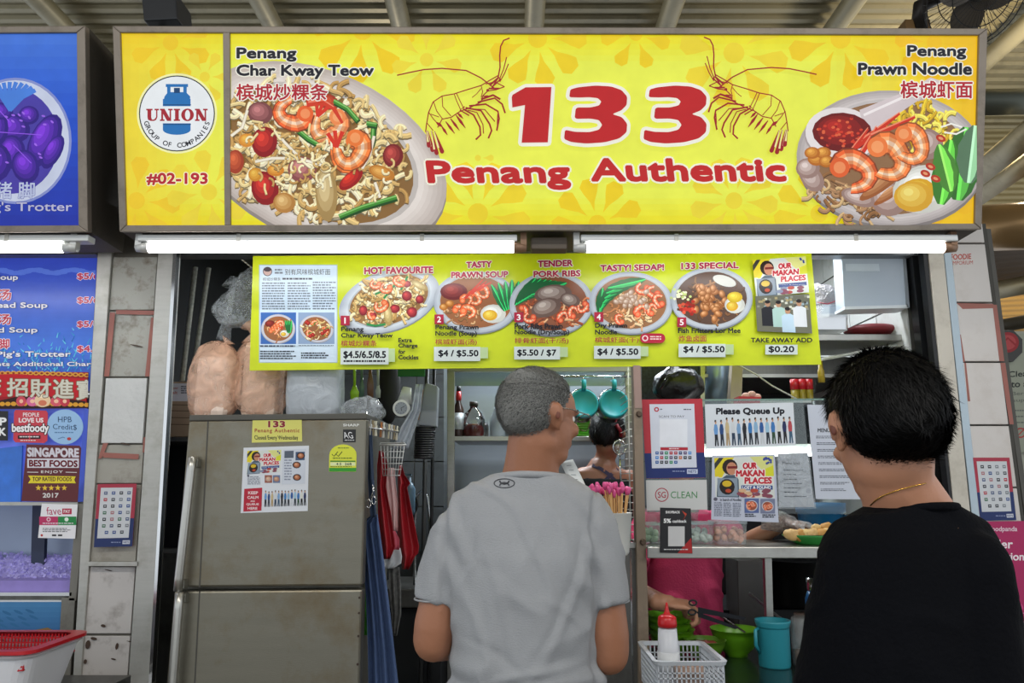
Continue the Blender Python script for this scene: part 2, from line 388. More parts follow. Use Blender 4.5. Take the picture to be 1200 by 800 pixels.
# ================================================================ the setting
KX0, KX1, KY0, KY1, KZ, CZ = -1.66, 1.66, 3.02, 5.3, .15, 2.86
FLOORM = M('77736b', .35, 0, .25, 3, .1, 30, dirt='3d3a35', dirtscale=2)
fl = struct('floor', MB().box((0, 3, -.05), (16, 18, .1)), FLOORM)
struct('floor_kitchen', MB().box(((KX0+KX1)/2, (KY0+.1+KY1)/2, .075), (KX1-KX0, KY1-KY0-.1, .15)), M('5b5852', .5, 0, .3, 5, dirt='26231f'))
TILEM = M('c9cbc8', .25, 0, .1, 3, dirt='8a8474', dirtscale=2.5, dirtamt=.6)
GROUT = M('4a4843', .8)
def tiled(name, org, ux, uz, nu, nz, tw, th, nrm, mat, skip=None):
    org, ux, uz, nrm = map(Vector, (org, ux, uz, nrm))
    W, H = ux*tw*nu, uz*th*nz; a = org; f = [a, a+W, a+W+H, a+H]
    mb = MB().prism(f, [p-nrm*.06 for p in f]); wall = struct(name, mb, GROUT)
    g = .004; t = MB(); q = [ux*g+uz*g, ux*(tw-g)+uz*g, ux*(tw-g)+uz*(th-g), ux*g+uz*(th-g)]
    t.prism([p+nrm*.006 for p in q], [p-nrm*.001 for p in q]); me = t.mesh('tile'); me.materials.append(mat)
    for i in range(nu):
        for j in range(nz):
            o = bpy.data.objects.new('tile', me); C.objects.link(o); o.parent = wall
            o.location = org+ux*tw*i+uz*th*j-WL[wall.name]+nrm*random.uniform(0, .001)
    return wall
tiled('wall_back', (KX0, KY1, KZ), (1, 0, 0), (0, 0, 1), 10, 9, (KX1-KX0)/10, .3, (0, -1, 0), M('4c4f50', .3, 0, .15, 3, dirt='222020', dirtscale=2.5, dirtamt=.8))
tiled('wall_right', (KX1, KY0+.12, KZ), (0, 1, 0), (0, 0, 1), 8, 9, (KY1-KY0-.12)/8, .3, (-1, 0, 0), TILEM)
struct('wall_left', MB().box((KX0-.03, (KY0+KY1)/2+.08, 1.45), (.06, KY1-KY0-.1, 2.8)), M('1d1d1e', .8, 0, .3, dirt='101010'))
struct('ceiling_kitchen', MB().box(((KX0+KX1)/2, (KY0+KY1)/2+.1, CZ+.02), (KX1-KX0, KY1-KY0, .04)), M('5c5c58', .7, 0, .2))
# header beam above the opening
struct('trim_1', MB().rect(186, 262, 1100, 299, 3.05, .06), M('85878a', .4, .7, .15, 6, dirt='3a3835', dirtscale=5, dirtamt=.5))
# roof of the hall: corrugated sheets with the ribs running left to right, rafters running away from the viewer
ROOFM = M('877e62', .4, .35, .3, 1.2, dirt='4a4230', dirtscale=1.4, dirtamt=.6)
roof = bpy.data.objects.new('ceiling', None); C.objects.link(roof); roof['kind'] = 'structure'; roof.location = (0, 0, 5.5); WL['ceiling'] = Vector((0, 0, 5.5))
xs = [-9.5, -6.1, -3.85, -2.05, -.95, .19, 1.32, 2.78, 4.4, 6.6, 9.5]
for a, b in zip(xs, xs[1:]):
    mb = MB(); vs = []; fs = []; n = 0; y = -5
    while y < 15:
        for dy, dz in ((0, 0), (.055, 0), (.075, .028), (.13, .028)): vs += [(a, y+dy, 5.5+dz), (b, y+dy, 5.5+dz)]; n += 1
        y += .15
    fs = [(2*i, 2*i+1, 2*i+3, 2*i+2) for i in range(n-1)]
    mb.add(vs, fs); part('roof_sheet', mb, ROOFM, roof)
struct('trim_2', MB().box((0, 5, 5.62), (19, 20, .04)), M('55503f', .8))
RAFM = M('8b8266', .45, .2, .2, 2, dirt='5a5138', dirtscale=3)
for i, x in enumerate(xs[1:-1]):
    mb = MB().tube([(x, -5, 5.36), (x, 15, 5.36)], .085, 14); o = part('rafter', mb, RAFM, roof)
# ---------------------------------------------------------------- sign boxes
def plane_pt(p, org, nrm):
    d = ray(*p); c = Vector((0, 0, EYE)); return c + d*((org-c).dot(nrm)/d.dot(nrm))
SO = P(600, 270, 2.6); ST = P(600, 34, 2.44); SN = Vector((1, 0, 0)).cross(ST-SO).normalized()
if SN.y > 0: SN = -SN
def pbar(mb, px, org, nrm, th, lift=0):
    f = [plane_pt(p, org, nrm)+nrm*lift for p in px]; return mb.prism(f, [q-nrm*th for q in f])
def sign_box(name, label, outer, inner, mull, depth=.24, back_col=None):
    (x0, y0), (x1, y1), (x2, y2), (x3, y3) = outer; (a0, b0), (a1, b1), (a2, b2), (a3, b3) = inner
    fr = [plane_pt(p, SO, SN) for p in outer]; bk = [q+Vector((0, depth, 0)) for q in fr]
    base = (fr[2]+fr[3]+bk[2]+bk[3])/4; t = thing(name, label, 'sign', base)
    mb = MB()
    e = [q-SN*.02 for q in fr]; f = [Vector((q.x, max(b.y for b in bk), q.z)) for q in bk]
    mb.prism(e, f); part('box', mb, M('4c463e', .6, .4, .2, 6, dirt='2a2620', dirtscale=5), t)
    for q in (((x0, y0), (x1, y1), (a1, b1), (a0, b0)), ((x3, y3), (a3, b3), (a2, b2), (x2, y2)), ((x0, y0), (a0, b0), (a3, b3), (x3, y3)), ((a1, b1), (x1, y1), (x2, y2), (a2, b2))):
        part('frame', pbar(MB(), q, SO, SN, .035, .008), SIGNFR, t, .003)
    for m in mull: part('mullion', pbar(MB(), m, SO, SN, .03, .008), SIGNFR, t, .002)
    part('panel', pbar(MB(), inner, SO, SN, .004, -.003), M('e8d840', .3, 0, .02, emit=.3), t) if back_col is None else part('panel', pbar(MB(), inner, SO, SN, .004, -.003), back_col, t)
    return t
sg = sign_box('stall_sign', 'long yellow lightbox sign reading 133 Penang Authentic above the stall', [(133, 31), (1156, 34), (1149, 269), (141, 272)], [(142, 39), (1146, 42), (1141, 262), (149, 264)], [[(262, 39), (270, 39), (271, 264), (264, 264)]])
p = Print(SO-SN*.003, SN)
def sgrid(p, x0, y0, x1, y1, nx, ny, fn):
    vs = [(x0+(x1-x0)*i/nx, y0+(y1-y0)*j/ny) for j in range(ny+1) for i in range(nx+1)]; fs = []; cs = []
    for j in range(ny):
        for i in range(nx):
            fs.append((j*(nx+1)+i, j*(nx+1)+i+1, (j+1)*(nx+1)+i+1, (j+1)*(nx+1)+i)); cs.append(fn((i+.5)/nx, (j+.5)/ny, x0+(x1-x0)*(i+.5)/nx, y0+(y1-y0)*(j+.5)/ny))
    p.raw(vs, fs, cs); p.lay += p.EPS*2
def yel(u, v, x, y):     # sign ground: lime yellow print, golden rim; lightbox fall-off painted into top and bottom
    d = abs(v-.5)*2; e = max(0, (d-.66)/.34)**1.2
    side = max(0, 1-(x-143)/130)*.5 if x < 268 else max(0, (x-960)/190)*.9
    return mixc(mixc('e9ef50', 'eedc12', e), 'f2b810', min(1, side))
p.clip = (143, 36, 1148, 267)
sgrid(p, 142, 38, 1148, 266, 96, 34, yel)
def flower(p, cx, cy, r, col, n=9, a0=0, petal=.27):
    for k in range(n):
        a = a0+2*PI*k/n; p.poly([(cx+math.cos(a+t)*r*q, cy+math.sin(a+t)*r*q) for t, q in ((0, .28), (-.1, .5), (-petal*.8, .72), (-petal*.9, .9), (-petal*.4, 1.03), (petal*.4, 1.03), (petal*.9, .9), (petal*.8, .72), (.1, .5))], col)
    p.ell(cx, cy, r*.2, r*.2, col, n=14)
for cx, cy, r, n, a in ((630, 45, 56, 9, 0), (600, 240, 0, 1, 0), (700, 262, 52, 9, .3), (560, 185, 18, 1, 0), (860, 62, 62, 8, .2), (985, 45, 60, 8, .5), (860, 235, 50, 9, .1), (425, 35, 60, 8, .1), (1095, 50, 45, 8, .1), (1130, 240, 55, 8, .3), (200, 50, 46, 8, .4), (160, 235, 50, 8, .1), (245, 225, 48, 8, .6), (240, 90, 30, 6, 0), (745, 40, 40, 7, .3), (560, 250, 60, 9, .2), (960, 250, 52, 9, .2), (500, 70, 40, 7, .2)):
    if r: flower(p, cx, cy, r, mixc(yel(0, (cy-38)/228, cx, cy), 'f0b010', .34), n, a)
# left section
p.ell(207.5, 133, 47, 47, 'f4f3b0', n=48); p.ell(207.5, 133, 44.5, 44.5, '23232a', n=48); p.ell(207.5, 133, 43.2, 43.2, 'e9edf0', n=48)
BL = '1f6fb4'
p.poly([(193, 113), (197, 108), (218, 108), (223, 113), (223, 121), (191, 121)], BL); p.rect(191, 116, 223.5, 152, BL); p.ell(207.3, 152, 16.3, 6, BL); p.rect(196, 99, 200, 109, BL); p.rect(215, 99, 219, 109, BL); p.rect(194.5, 98.5, 220.5, 102, BL); p.rect(204, 103, 211, 109, '10406e')
p.rect(191, 124.5, 224, 144.5, 'e9edf0'); p.rect(191, 145.3, 224, 146.3, '10406e'); p.rect(191, 122.4, 224, 123.4, '10406e')
def serif(p, x0, y0, x1, y1, word, col, wt=.3):
    n = len(word); gap = (x1-x0)*.018; wds = {'I': .5}; tot = sum(wds.get(c, 1) for c in word); uw = ((x1-x0)-gap*(n-1))/tot; x = x0; h = y1-y0; sh = h*.13
    for c in word:
        cw = uw*wds.get(c, 1); st = uw*wt
        if c == 'I': p.rect(x+cw/2-st/2, y0, x+cw/2+st/2, y1, col); p.rect(x, y0, x+cw, y0+sh, col); p.rect(x, y1-sh, x+cw, y1, col)
        elif c == 'N':
            p.rect(x+cw*.1, y0, x+cw*.1+st*.5, y1, col); p.rect(x+cw*.82-st*.2, y0, x+cw*.82+st*.2, y1, col); p.poly([(x+cw*.02, y0), (x+cw*.36, y0), (x+cw*.9, y1), (x+cw*.56, y1)], col)
            p.rect(x, y0, x+cw*.34, y0+sh, col); p.rect(x+cw*.64, y0, x+cw, y0+sh, col); p.rect(x, y1-sh, x+cw*.36, y1, col)
        elif c == 'U':
            p.rect(x+cw*.1, y0, x+cw*.1+st, y0+h*.7, col); p.rect(x+cw*.78, y0, x+cw*.78+st*.35, y0+h*.7, col); p.rect(x, y0, x+cw*.5, y0+sh, col); p.rect(x+cw*.66, y0, x+cw, y0+sh, col)
            p.poly([(x+cw*.1, y0+h*.68), (x+cw*.1+st, y0+h*.68), (x+cw*.45, y0+h*.88), (x+cw*.62, y0+h*.88), (x+cw*.78, y0+h*.68), (x+cw*.78+st*.35, y0+h*.68), (x+cw*.78, y1-h*.08), (x+cw*.6, y1), (x+cw*.35, y1), (x+cw*.14, y1-h*.1)], col)
        elif c == 'O':
            p.ell(x+cw/2, (y0+y1)/2, cw*.5, h*.52, col); p.ell(x+cw/2, (y0+y1)/2, cw*.2, h*.4, 'e9edf0')
        x += cw+gap
serif(p, 171.5, 127.5, 243.5, 141.8, 'UNION', 'a3212e')
word = 'GROUP OF COMPANIES'; 
for i, ch in enumerate(word):
    if ch == ' ': continue
    a = math.radians(162-144*i/(len(word)-1)); vs, fs = glyphs(ch, .02); mx_ = (min(v[0] for v in vs)+max(v[0] for v in vs))/2
    cx, cy = 207.5+math.cos(a)*37.2, 133+math.sin(a)*37.2; th = a-PI/2; cs, sn = math.cos(th), math.sin(th)
    p.raw([(cx+((x-mx_)*8)*cs+((y-.35)*8)*sn, cy+((x-mx_)*8)*sn-((y-.35)*8)*cs) for x, y in vs], fs, hx('23232a'))
p.lay += p.EPS*3
p.text('#02-193', 171.7, 202.3, 243.7, 217, 'b5232e', .035, 'f6f3c8', .06)
part_sign_left = p.build('printed_face', sg, PML, 'yellow face with printed plates of noodles')
# main section artwork
p.v = []; p.f = []; p.c = []; p.clip = (271, 36, 1142, 264); p.lay += .0002
random.seed(3)
plate(p, 374, 181, 158, 97, .42, 'b7aaa2', 'e3dad3', '8a6535', .74)
noodles(p, 368, 178, 113, 80, 520, 19, 5, rot=.32)
for x, y, rx, ry, c0, c1, r in ((311, 167, 15, 18, '8d0f12', 'e8402c', .1), (311.5, 221, 16, 20, '8d0f12', 'e23a2a', -.2), (355, 199, 17, 15, '8a4a48', 'd58d88', 0), (306, 133, 15, 13, '7c4444', 'c98080', .2), (461, 183, 12, 14, '7a1d1c', 'cf5248', .1), (277, 190, 10, 14, 'a33a1c', 'e06a3c', 0), (334, 238, 13, 12, 'b7803c', 'eac583', .2), (290, 165, 9, 8, 'd98a2a', 'f2bb4d', 0), (324, 200, 10, 7, 'd08020', 'f4b552', 0), (448, 203, 16, 8, 'c07a28', 'efb45c', .35), (300, 205, 8, 8, 'cc8822', 'f0c050', 0), (385, 120, 13, 9, 'a33418', 'e2562c', .3)): p.shade(x, y, rx, ry, c0, c1, r)
p.shade(383, 227, 13, 33, 'a98a52', 'ead6a2', -.05)
for q in ([(322, 134), (345, 146), (372, 152)], [(350, 153), (362, 163), (380, 173)], [(398, 254), (425, 243), (465, 231)], [(438, 147), (437, 165), (433, 176)], [(392, 119), (408, 128), (420, 142)], [(430, 145), (442, 147)]): p.line([(x+1, y+2) for x, y in q], 6.5, '1d4a17'); p.line(q, 5, '3f8a2c'); p.line([(x, y-1) for x, y in q], 1.6, '86c468')
for q in ([(272, 160), (285, 150), (291, 130)], [(324, 155), (335, 168), (349, 182)], [(300, 190), (320, 186), (350, 186), (378, 194)], [(425, 198), (434, 182), (439, 160)], [(440, 214), (446, 232)], [(395, 180), (402, 190)]): p.line(q, 4, 'b9a98a'); p.line(q, 2.8, 'f3ead6')
prawn(p, 408, 178, 26, -1.1, 1, 'ee7a34'); prawn(p, 384, 146, 24, -.6, 1, 'f08a4e'); prawn(p, 344, 131, 24, .2, 1, 'e8622a', False)
p.line([(360, 122), (380, 120), (392, 128), (402, 145)], 9, 'd23a1e', 3); p.line([(362, 120), (380, 118), (392, 126)], 3, 'f4876a', 1)
p.shade(412, 211, 17, 8, '9c120e', 'ee3d24', -.7)
for i in range(90): noodle(p, 372+random.triangular(-90, 90), 190+random.triangular(-52, 52), random.random()*6, 13, 2.6, random.choice(NOOD))
prawn(p, 410, 176, 25, -1.1, 1, 'ee7a34')
# noodle soup bowl at the right
plate(p, 1042, 186, 110, 79, .05, 'a39a98', 'e5dddb', '8f6a48', .83)
noodles(p, 1075, 148, 42, 24, 70, 22, 4, ['e0c030', 'c9a020', 'f0dc60'], .4)
noodles(p, 990, 235, 50, 18, 60, 18, 3.6, ['a9805a', '8a6038', 'c9a878'], .4)
for q in ((950, 210, 17, 12, .9), (945, 198, 14, 12, 0), (1005, 232, 22, 10, .3), (1040, 232, 22, 22, 0), (1085, 170, 18, 18, 0), (1060, 205, 20, 14, -.5)): p.shade(q[0], q[1], q[2], q[3], '9a7d74', 'e3d2cc', q[4])
for q in ((1030, 218, 30, 7, -.6), (1045, 225, 28, 5, -.6)): p.shade(q[0], q[1], q[2], q[3], '9c5a2c', 'd8a070', q[4])
egg(p, 1081, 222, 38, 28, -.25); p.shade(1068, 231, 23, 18, 'd8a32a', 'f4e07a')
for q in ((1120, 235, 1130, 150, 24, '4c9a3c'), (1100, 240, 1112, 165, 17, '57b03c'), (1112, 225, 1098, 170, 14, '6cc048'), (1132, 215, 1140, 148, 18, '7fae84')): leaf(p, *q)
p.line([(1100, 150), (1112, 146), (1125, 150)], 2, 'f2f0e8'); p.line([(1104, 156), (1118, 158), (1130, 152)], 2, 'f2f0e8')
for x, y in ((1082, 204), (1094, 210), (1088, 196), (1100, 163)): p.ell(x, y, 6, 4, 'b8361c', .4); p.ell(x, y, 3, 1.6, 'e89a6a', .4)
p.ell(984, 160, 43, 32, 'a89c9a', .1, 30); p.ell(984, 158, 42, 31, 'e6dfde', .1, 30); p.poly([(1005, 130), (1060, 108), (1088, 92), (1100, 96), (1090, 108), (1030, 148), (1012, 160)], 'd3c6c8'); p.line([(1010, 136), (1090, 100)], 3, 'f0e8e8')
p.shade(985, 156, 35, 23, '6e0f0c', 'b8251a', .05); 
for i in range(60): a = random.random()*6.28; r = math.sqrt(random.random()); p.ell(985+31*r*math.cos(a), 156+19*r*math.sin(a), 2.2, 1.6, random.choice(['d23a22', '8c1510', 'e0623a']), n=6)
for x, y, r_ in ((955, 187, 8), (963, 180, 7), (950, 180, 7), (967, 190, 7)): p.shade(x, y, r_*1.3, r_, 'b86a1c', 'f2b250')
for a in ((1000, 172, 1040, 142, 9), (1008, 165, 1052, 134, 7), (1000, 190, 1025, 150, 8), (1018, 160, 1070, 138, 8), (985, 190, 1015, 152, 6)): p.line([(a[0], a[1]), ((a[0]+a[2])/2+2, (a[1]+a[3])/2), (a[2], a[3])], a[4], 'cf3018', a[4]*.4); p.line([(a[0], a[1]-1.5), (a[2], a[3]-1.5)], a[4]*.3, 'f08868', 1)
prawn(p, 998, 205, 29, 3.6, 1, 'e4622c', False); prawn(p, 1037, 188, 30, -2.2, 1, 'ee7c3c', False); prawn(p, 1063, 172, 25, -2.0, 1, 'ee7c3c', False)
# shrimp line drawings
def shrimp(p, f):
    R_ = '9c1b20'
    def z(q): return [f(480+X/2.857, Y/2.857) for X, Y in q]
    for q, wd in (([(-40, 256), (0, 247), (50, 237), (110, 233), (190, 240), (240, 265), (285, 300)], 1.5), ([(335, 132), (315, 140), (305, 160), (302, 190), (303, 230), (296, 265), (275, 300)], 1.6), ([(325, 195), (315, 235), (300, 272)], 1.2), ([(331, 218), (318, 250), (302, 278)], 1.2), ([(300, 255), (270, 272), (240, 290), (190, 305), (150, 318), (110, 325), (80, 345), (65, 380), (58, 420), (55, 445)], 1.3), ([(318, 294), (290, 304), (262, 308), (245, 325), (240, 345), (200, 365), (170, 376), (140, 396), (110, 402), (95, 430)], 1.3),
                  ([(150, 318), (158, 340), (175, 378)], 1), ([(158, 316), (168, 338), (184, 370)], 1), ([(110, 325), (112, 360), (140, 392)], 1), ([(82, 345), (92, 375), (112, 402)], 1), ([(66, 380), (80, 400), (98, 420)], 1), ([(60, 415), (80, 440)], 1), ([(72, 385), (100, 395)], 1), ([(240, 290), (245, 310), (240, 330)], 1), ([(210, 330), (225, 318), (240, 300)], .9), ([(255, 285), (285, 278), (318, 294)], 1.2), ([(265, 300), (300, 300)], 2), ([(270, 288), (300, 262)], 2.2), ([(280, 292), (306, 268)], 1.6),
                  ([(180, 368), (215, 388), (236, 428), (238, 455), (222, 470)], 2), ([(188, 364), (240, 374), (268, 418), (275, 440), (264, 466)], 2), ([(200, 358), (255, 352), (296, 376), (300, 400), (292, 440)], 2), ([(228, 346), (285, 332), (310, 352), (320, 382)], 2), ([(240, 336), (280, 322), (304, 336)], 2.4), ([(195, 372), (226, 380), (246, 420), (248, 450)], 1.2), ([(205, 368), (252, 370), (286, 410)], 1.2), ([(185, 360), (170, 372), (200, 390)], 1.6)): p.line(z(q), wd, R_)
    for a, b, wd in (((108, 425), (128, 455), 5), ((122, 410), (152, 450), 5), ((138, 400), (168, 440), 5), ((156, 388), (188, 432), 5.5), ((90, 412), (112, 428), 7), ((160, 380), (180, 400), 5), ((295, 385), (294, 442), 2.6), ((245, 326), (275, 326), 4)):
        q = z([a, ((a[0]+b[0])/2, (a[1]+b[1])/2), b]); p.line([q[0], q[1]], 1, R_, wd*.62); p.line([q[1], q[2]], wd*.62, R_, .6)
    for a, b in (((62, 440), (78, 505)), ((74, 440), (92, 515)), ((84, 442), (110, 510)), ((58, 440), (66, 490))):
        q = z([a, b]); p.line(q, 1.5, R_, 5); p.line(z([a, ((a[0]+b[0])/2+1, b[1]-12)]), .6, 'f0e6a0', 2.2); p.ell(q[1][0], q[1][1], 2.5, 2.5, R_, n=8)
    q = z([(262, 306)])[0]; p.ell(q[0], q[1], 1.8, 1.8, R_, n=8)
shrimp(p, lambda x, y: (x, y)); shrimp(p, lambda x, y: (1421-x, y-1))
def Z3(q, dx=0): return [(480+(X+dx)/2.857, Y/2.857) for X, Y in q]
one = [(342, 330), (345, 322), (372, 306), (388, 297), (474, 296), (462, 480), (375, 481), (386, 356), (344, 364)]
th = [(533, 330), (537, 304), (562, 297), (620, 291), (672, 294), (707, 306), (726, 328), (724, 356), (706, 374), (676, 386), (708, 396), (726, 418), (724, 446), (700, 467), (650, 480), (590, 484), (540, 479), (516, 469), (519, 438), (552, 445), (600, 446), (632, 438), (643, 422), (632, 406), (604, 401), (551, 402), (555, 364), (604, 364), (633, 357), (640, 344), (628, 333), (600, 330), (568, 331)]
th = chaikin([q for a, b in zip(th, th[1:]+th[:1]) for q in (a, ((a[0]+b[0])/2, (a[1]+b[1])/2))], 2)
for g in (Z3(one), Z3(th), Z3(th, 264)): p.outline(g, 8.4, 'f1efe0')
for g in (Z3(one), Z3(th), Z3(th, 264)): p.poly(g, 'be1a1d')
RD = 'c0201f'; WO = 'f3f0dc'
p.text('Penang', 502, 189, 671, 223.5, RD, .045, WO, .06, shear=-.12); p.text('Authentic', 690, 186.3, 921, 214, RD, .045, WO, .06, shear=-.12)
p.text('Penang', 279, 57.6, 349.5, 74.3, '181820', .04, 'f2efe0', .07); p.text('Char Kway Teow', 279, 77.5, 440, 94.6, '181820', .04, 'f2efe0', .07)
p.text('槟城炒粿条', 279, 99.8, 386, 119.6, 'b01f2c', .02, 'f2efe6', .06)
p.text('Penang', 1059.5, 55, 1129, 71.8, '181820', .04, 'f2efe0', .07); p.text('Prawn Noodle', 1002.5, 75.5, 1135.6, 89.8, '181820', .04, 'f2efe0', .07)
p.text('槟城虾面', 1052, 96.3, 1136, 117.3, 'b01f2c', .02, 'f2efe6', .06)
p.build('lettering', sg, PML, 'printed food photos, shrimp drawings and red lettering on the yellow face')
# neighbour's blue lightbox at the left
bs = sign_box('stall_sign', 'blue lightbox sign with a bowl of purple trotters, next stall', [(-260, 33), (101, 31), (104, 272), (-262, 274)], [(-250, 41), (91, 39), (93, 264), (-250, 266)], [], back_col=M('2050c8', .3, emit=.3))
p = Print(SO-SN*.003, SN); p.clip = (-250, 38, 93, 266)
sgrid(p, -250, 38, 94, 266, 40, 16, lambda u, v, x, y: mixc(mixc('1d55d8', '4a80ea', max(0, 1-v*2.2)), '1824a0', max(0, v-.45)*1.4))
p.ell(18, 165, 66, 74, '8c98d8', 0, 40); p.ell(18, 165, 63, 71, 'd4dcf4', 0, 40); p.ell(14, 165, 55, 62, '4a3cae', 0, 36)
for x, y, rx, ry, r in ((14, 150, 22, 17, .3), (52, 165, 17, 34, .45), (14, 178, 16, 20, 0), (-6, 150, 16, 22, 0), (30, 195, 16, 20, -.3), (-8, 190, 22, 24, 0), (62, 178, 10, 22, .5), (0, 130, 16, 10, .2), (34, 135, 12, 11, 0), (-40, 165, 24, 34, 0)): p.shade(x, y, rx, ry, '2c0f86', '8a3af0', r, 5)
for i in range(26): p.line([(random.uniform(-40, 60), random.uniform(128, 205)) for _ in (0, 1)][:1]*1+[(random.uniform(-30, 60), random.uniform(128, 205))], 1., '9a5af8') if i < 5 else p.ell(random.uniform(-30, 62), random.uniform(128, 205), 2.4, 1.2, 'a46af6', random.random(), 8)
for k in range(9): a = -2.4+k*.25; p.line([(12, 130), (12+math.cos(a)*16, 118+math.sin(a)*10), (14+math.cos(a)*30, 112+math.sin(a)*16)], 3.4, '4a86e8', 5)
p.text('猪 脚', -6, 213, 41, 233, 'c9d2f0', .012, '3a3aa0', .02); p.text("Pig's Trotter", -22, 236.5, 85, 250.5, 'c6c6e6', .012, '22228a', .03)
p.build('lettering', bs, PMB)
# ---------------------------------------------------------------- fluorescent battens under the signs
TUBE = M('ffffff', .3, 0, 0, emit=11.0, name='lit_tube')
for lab, x0, x1, hx0, hx1, xb in (('white fluorescent batten under the left half of the yellow sign', 175, 602, 165, 606, 1), ('white fluorescent batten under the right half of the yellow sign', 687, 1105, 680, 1118, 1), ('white fluorescent batten under the blue sign', -180, 76, -190, 108, 0)):
    Yb = 2.645; a = P(hx0, 277, Yb); b = P(hx1, 277, Yb); t = thing('tube_light', lab, 'light', ((a.x+b.x)/2, Yb, a.z), 'fluorescent battens')
    part('housing', MB().box(((a.x+b.x)/2, Yb, a.z-.012), (b.x-a.x, .05, .024)), M('d8dad8', .4, .1, .05), t, .004)
    q, r = P(x0, 290, Yb), P(x1, 290, Yb); zc = q.z
    part('tube', MB().cyl((q.x, Yb, zc), (r.x, Yb, zc), .0185, n=16), TUBE, t)
    for x, s_ in ((q.x, -1), (r.x, 1)):
        part('socket', MB().cyl((x, Yb, zc), (x+s_*.045, Yb, zc), .021, .016, 14).box((x+s_*.035, Yb, zc+.025), (.022, .03, .06)), M('8a6a52' if s_ > 0 and xb else 'cfcfcb', .4, .3), t)
    for fx in (.25, .75): x = q.x+(r.x-q.x)*fx; part('hanger', MB().box((x, Yb, a.z-.012), (.014, .054, .027)), ALU, t)
struct('trim_3', MB().rect(-200, 276, 112, 298, 3.0, .05), M('8a8884', .5, .5, .2))
b = P(643, 281, 2.68); b.z = 2.351; solo('junction_box', 'small brown junction box between the two fluorescent battens', 'fitting', MB().box(b, (.13, .06, .045)), M('5b5044', .6), bevel=.004)
# ---------------------------------------------------------------- front posts of the stall
PY = 3.0
lp = thing('pillar', '', '', P(150, 798, PY)); del lp['label'], lp['category']; lp['kind'] = 'structure'
part('core', MB().slab([(116, 268), (192, 268), (142, 1080), (69, 1080)], PY+.02, .05), M('6c685f', .7, .1, .2, dirt='37332b'), lp)
part('edge_strip', MB().slab([(116, 268), (133, 268), (94, 800), (73, 1080), (69, 1080), (85, 800)], PY, .03), ALU, lp, .003)
part('edge_strip', MB().slab([(187, 268), (207.5, 268), (176, 800), (159, 1080), (130, 1080), (150, 800)], PY-.01, .05), ALU, lp, .003)
part('edge_bead', MB().slab([(204.5, 268), (208.5, 268), (177.5, 800), (174, 800)], PY-.02, .03), CHROME, lp)
def lx(y): t = (y-301)/499; return 131-37*t+1.5, 186-36*t-1.5
def lpan(y0, y1, mat, lift=.008, ins=0): a, b = lx(y0); c, d = lx(y1); return part('panel' if mat is not WTL else 'tile', MB().slab([(a+ins, y0), (b-ins, y0), (d-ins, y1), (c+ins, y1)], PY+.02-lift, lift), mat, lp, .002)
WTL = M('c4bfbb', .35, 0, .08, 4, dirt='5a4a3e', dirtscale=9, dirtamt=.5)
OLDM = M('a4a39b', .55, .3, .2, 8, .1, dirt='64563f', dirtscale=16, dirtamt=.75); PATCH = M('c9cac8', .6, 0, .12, 12, .3)
lpan(301, 363, OLDM); lpan(365, 441, OLDM); lpan(443, 519, PATCH, .014, 2); lpan(521, 566, M('a5a298', .6, .2, .2, 10, dirt='5d5141', dirtscale=10)); lpan(568, 658, M('a09c92', .6, .2, .2, 10, dirt='5d5141', dirtscale=10)); lpan(664, 742, WTL, .01); lpan(745, 830, WTL, .01); lpan(834, 930, WTL, .01)
a, b = lx(661); part('ledge', MB().slab([(a-3, 658), (b+2, 658), (b+2, 663), (a-3, 663)], PY-.02, .04), ALU, lp)
p = Print((0, PY+.005, 0))
TR = '9e655b'
for q in ([(136, 363), (183, 364), (183, 369), (136, 368)], [(129, 366), (135, 366), (128, 441), (122, 441)], [(177, 372), (182, 372), (176, 441), (170, 441)], [(121, 519), (127, 519), (119, 537), (115, 537)], [(120, 530), (163, 532), (162, 538), (121, 536)], [(168, 512), (172, 512), (170, 530), (167, 530)]): p.poly(q, TR)
for q in ((160, 405, 8, 1.4), (127, 668, 5, 1), (155, 752, 7, 1.2), (103, 755, 3, 9), (110, 748, 4, 3), (100, 775, 2, 5), (137, 757, 1.8, 7), (121, 733, 3, 3), (133, 772, 3, 1.5), (147, 520, 6, 2)): p.ell(q[0], q[1], q[2], q[3]*.6, '4a3a30', .2, 9)
p.build('red_tape', lp, PM, 'worn red tape outlines')
rp = thing('pillar', '', '', P(1155, 798, PY)); del rp['label'], rp['category']; rp['kind'] = 'structure'
part('core', MB().slab([(1085, 262), (1155, 262), (1262, 1080), (1167, 1080)], PY+.02, .3), GROUT, rp)
part('edge_strip', MB().slab([(1085, 268), (1103, 268), (1187, 1080), (1167, 1080)], PY-.01, .05), M('c8c1b4', .5, .2, .1, 5, dirt='8f8674', dirtscale=5), rp, .003)
part('edge_bead', MB().slab([(1081, 290), (1085.5, 290), (1140, 800), (1136, 800)], PY-.005, .04), BLK, rp)
part('edge_bead', MB().slab([(1103, 268), (1112, 268), (1170, 800), (1160, 800)], PY-.004, .04), M('a9b6bd', .25, .5, .1), rp, .003)
RT = M('cfc9c4', .3, 0, .06, 3, dirt='a89a8c', dirtscale=3, dirtamt=.4)
def rxs(y): t = (y-285)/213; return 1112+20*t+2, 1154+28*t
for y0, y1 in ((262, 284), (286, 353.5), (355.5, 423), (425, 497), (499, 570), (572, 645), (647, 720), (722, 798), (800, 880)):
    a, b = rxs(y0); c, d = rxs(y1); part('tile', MB().slab([(a, y0), (b, y0), (d, y1), (c, y1)], PY, .02), RT, rp, .002)
p = Print((0, PY, 0))
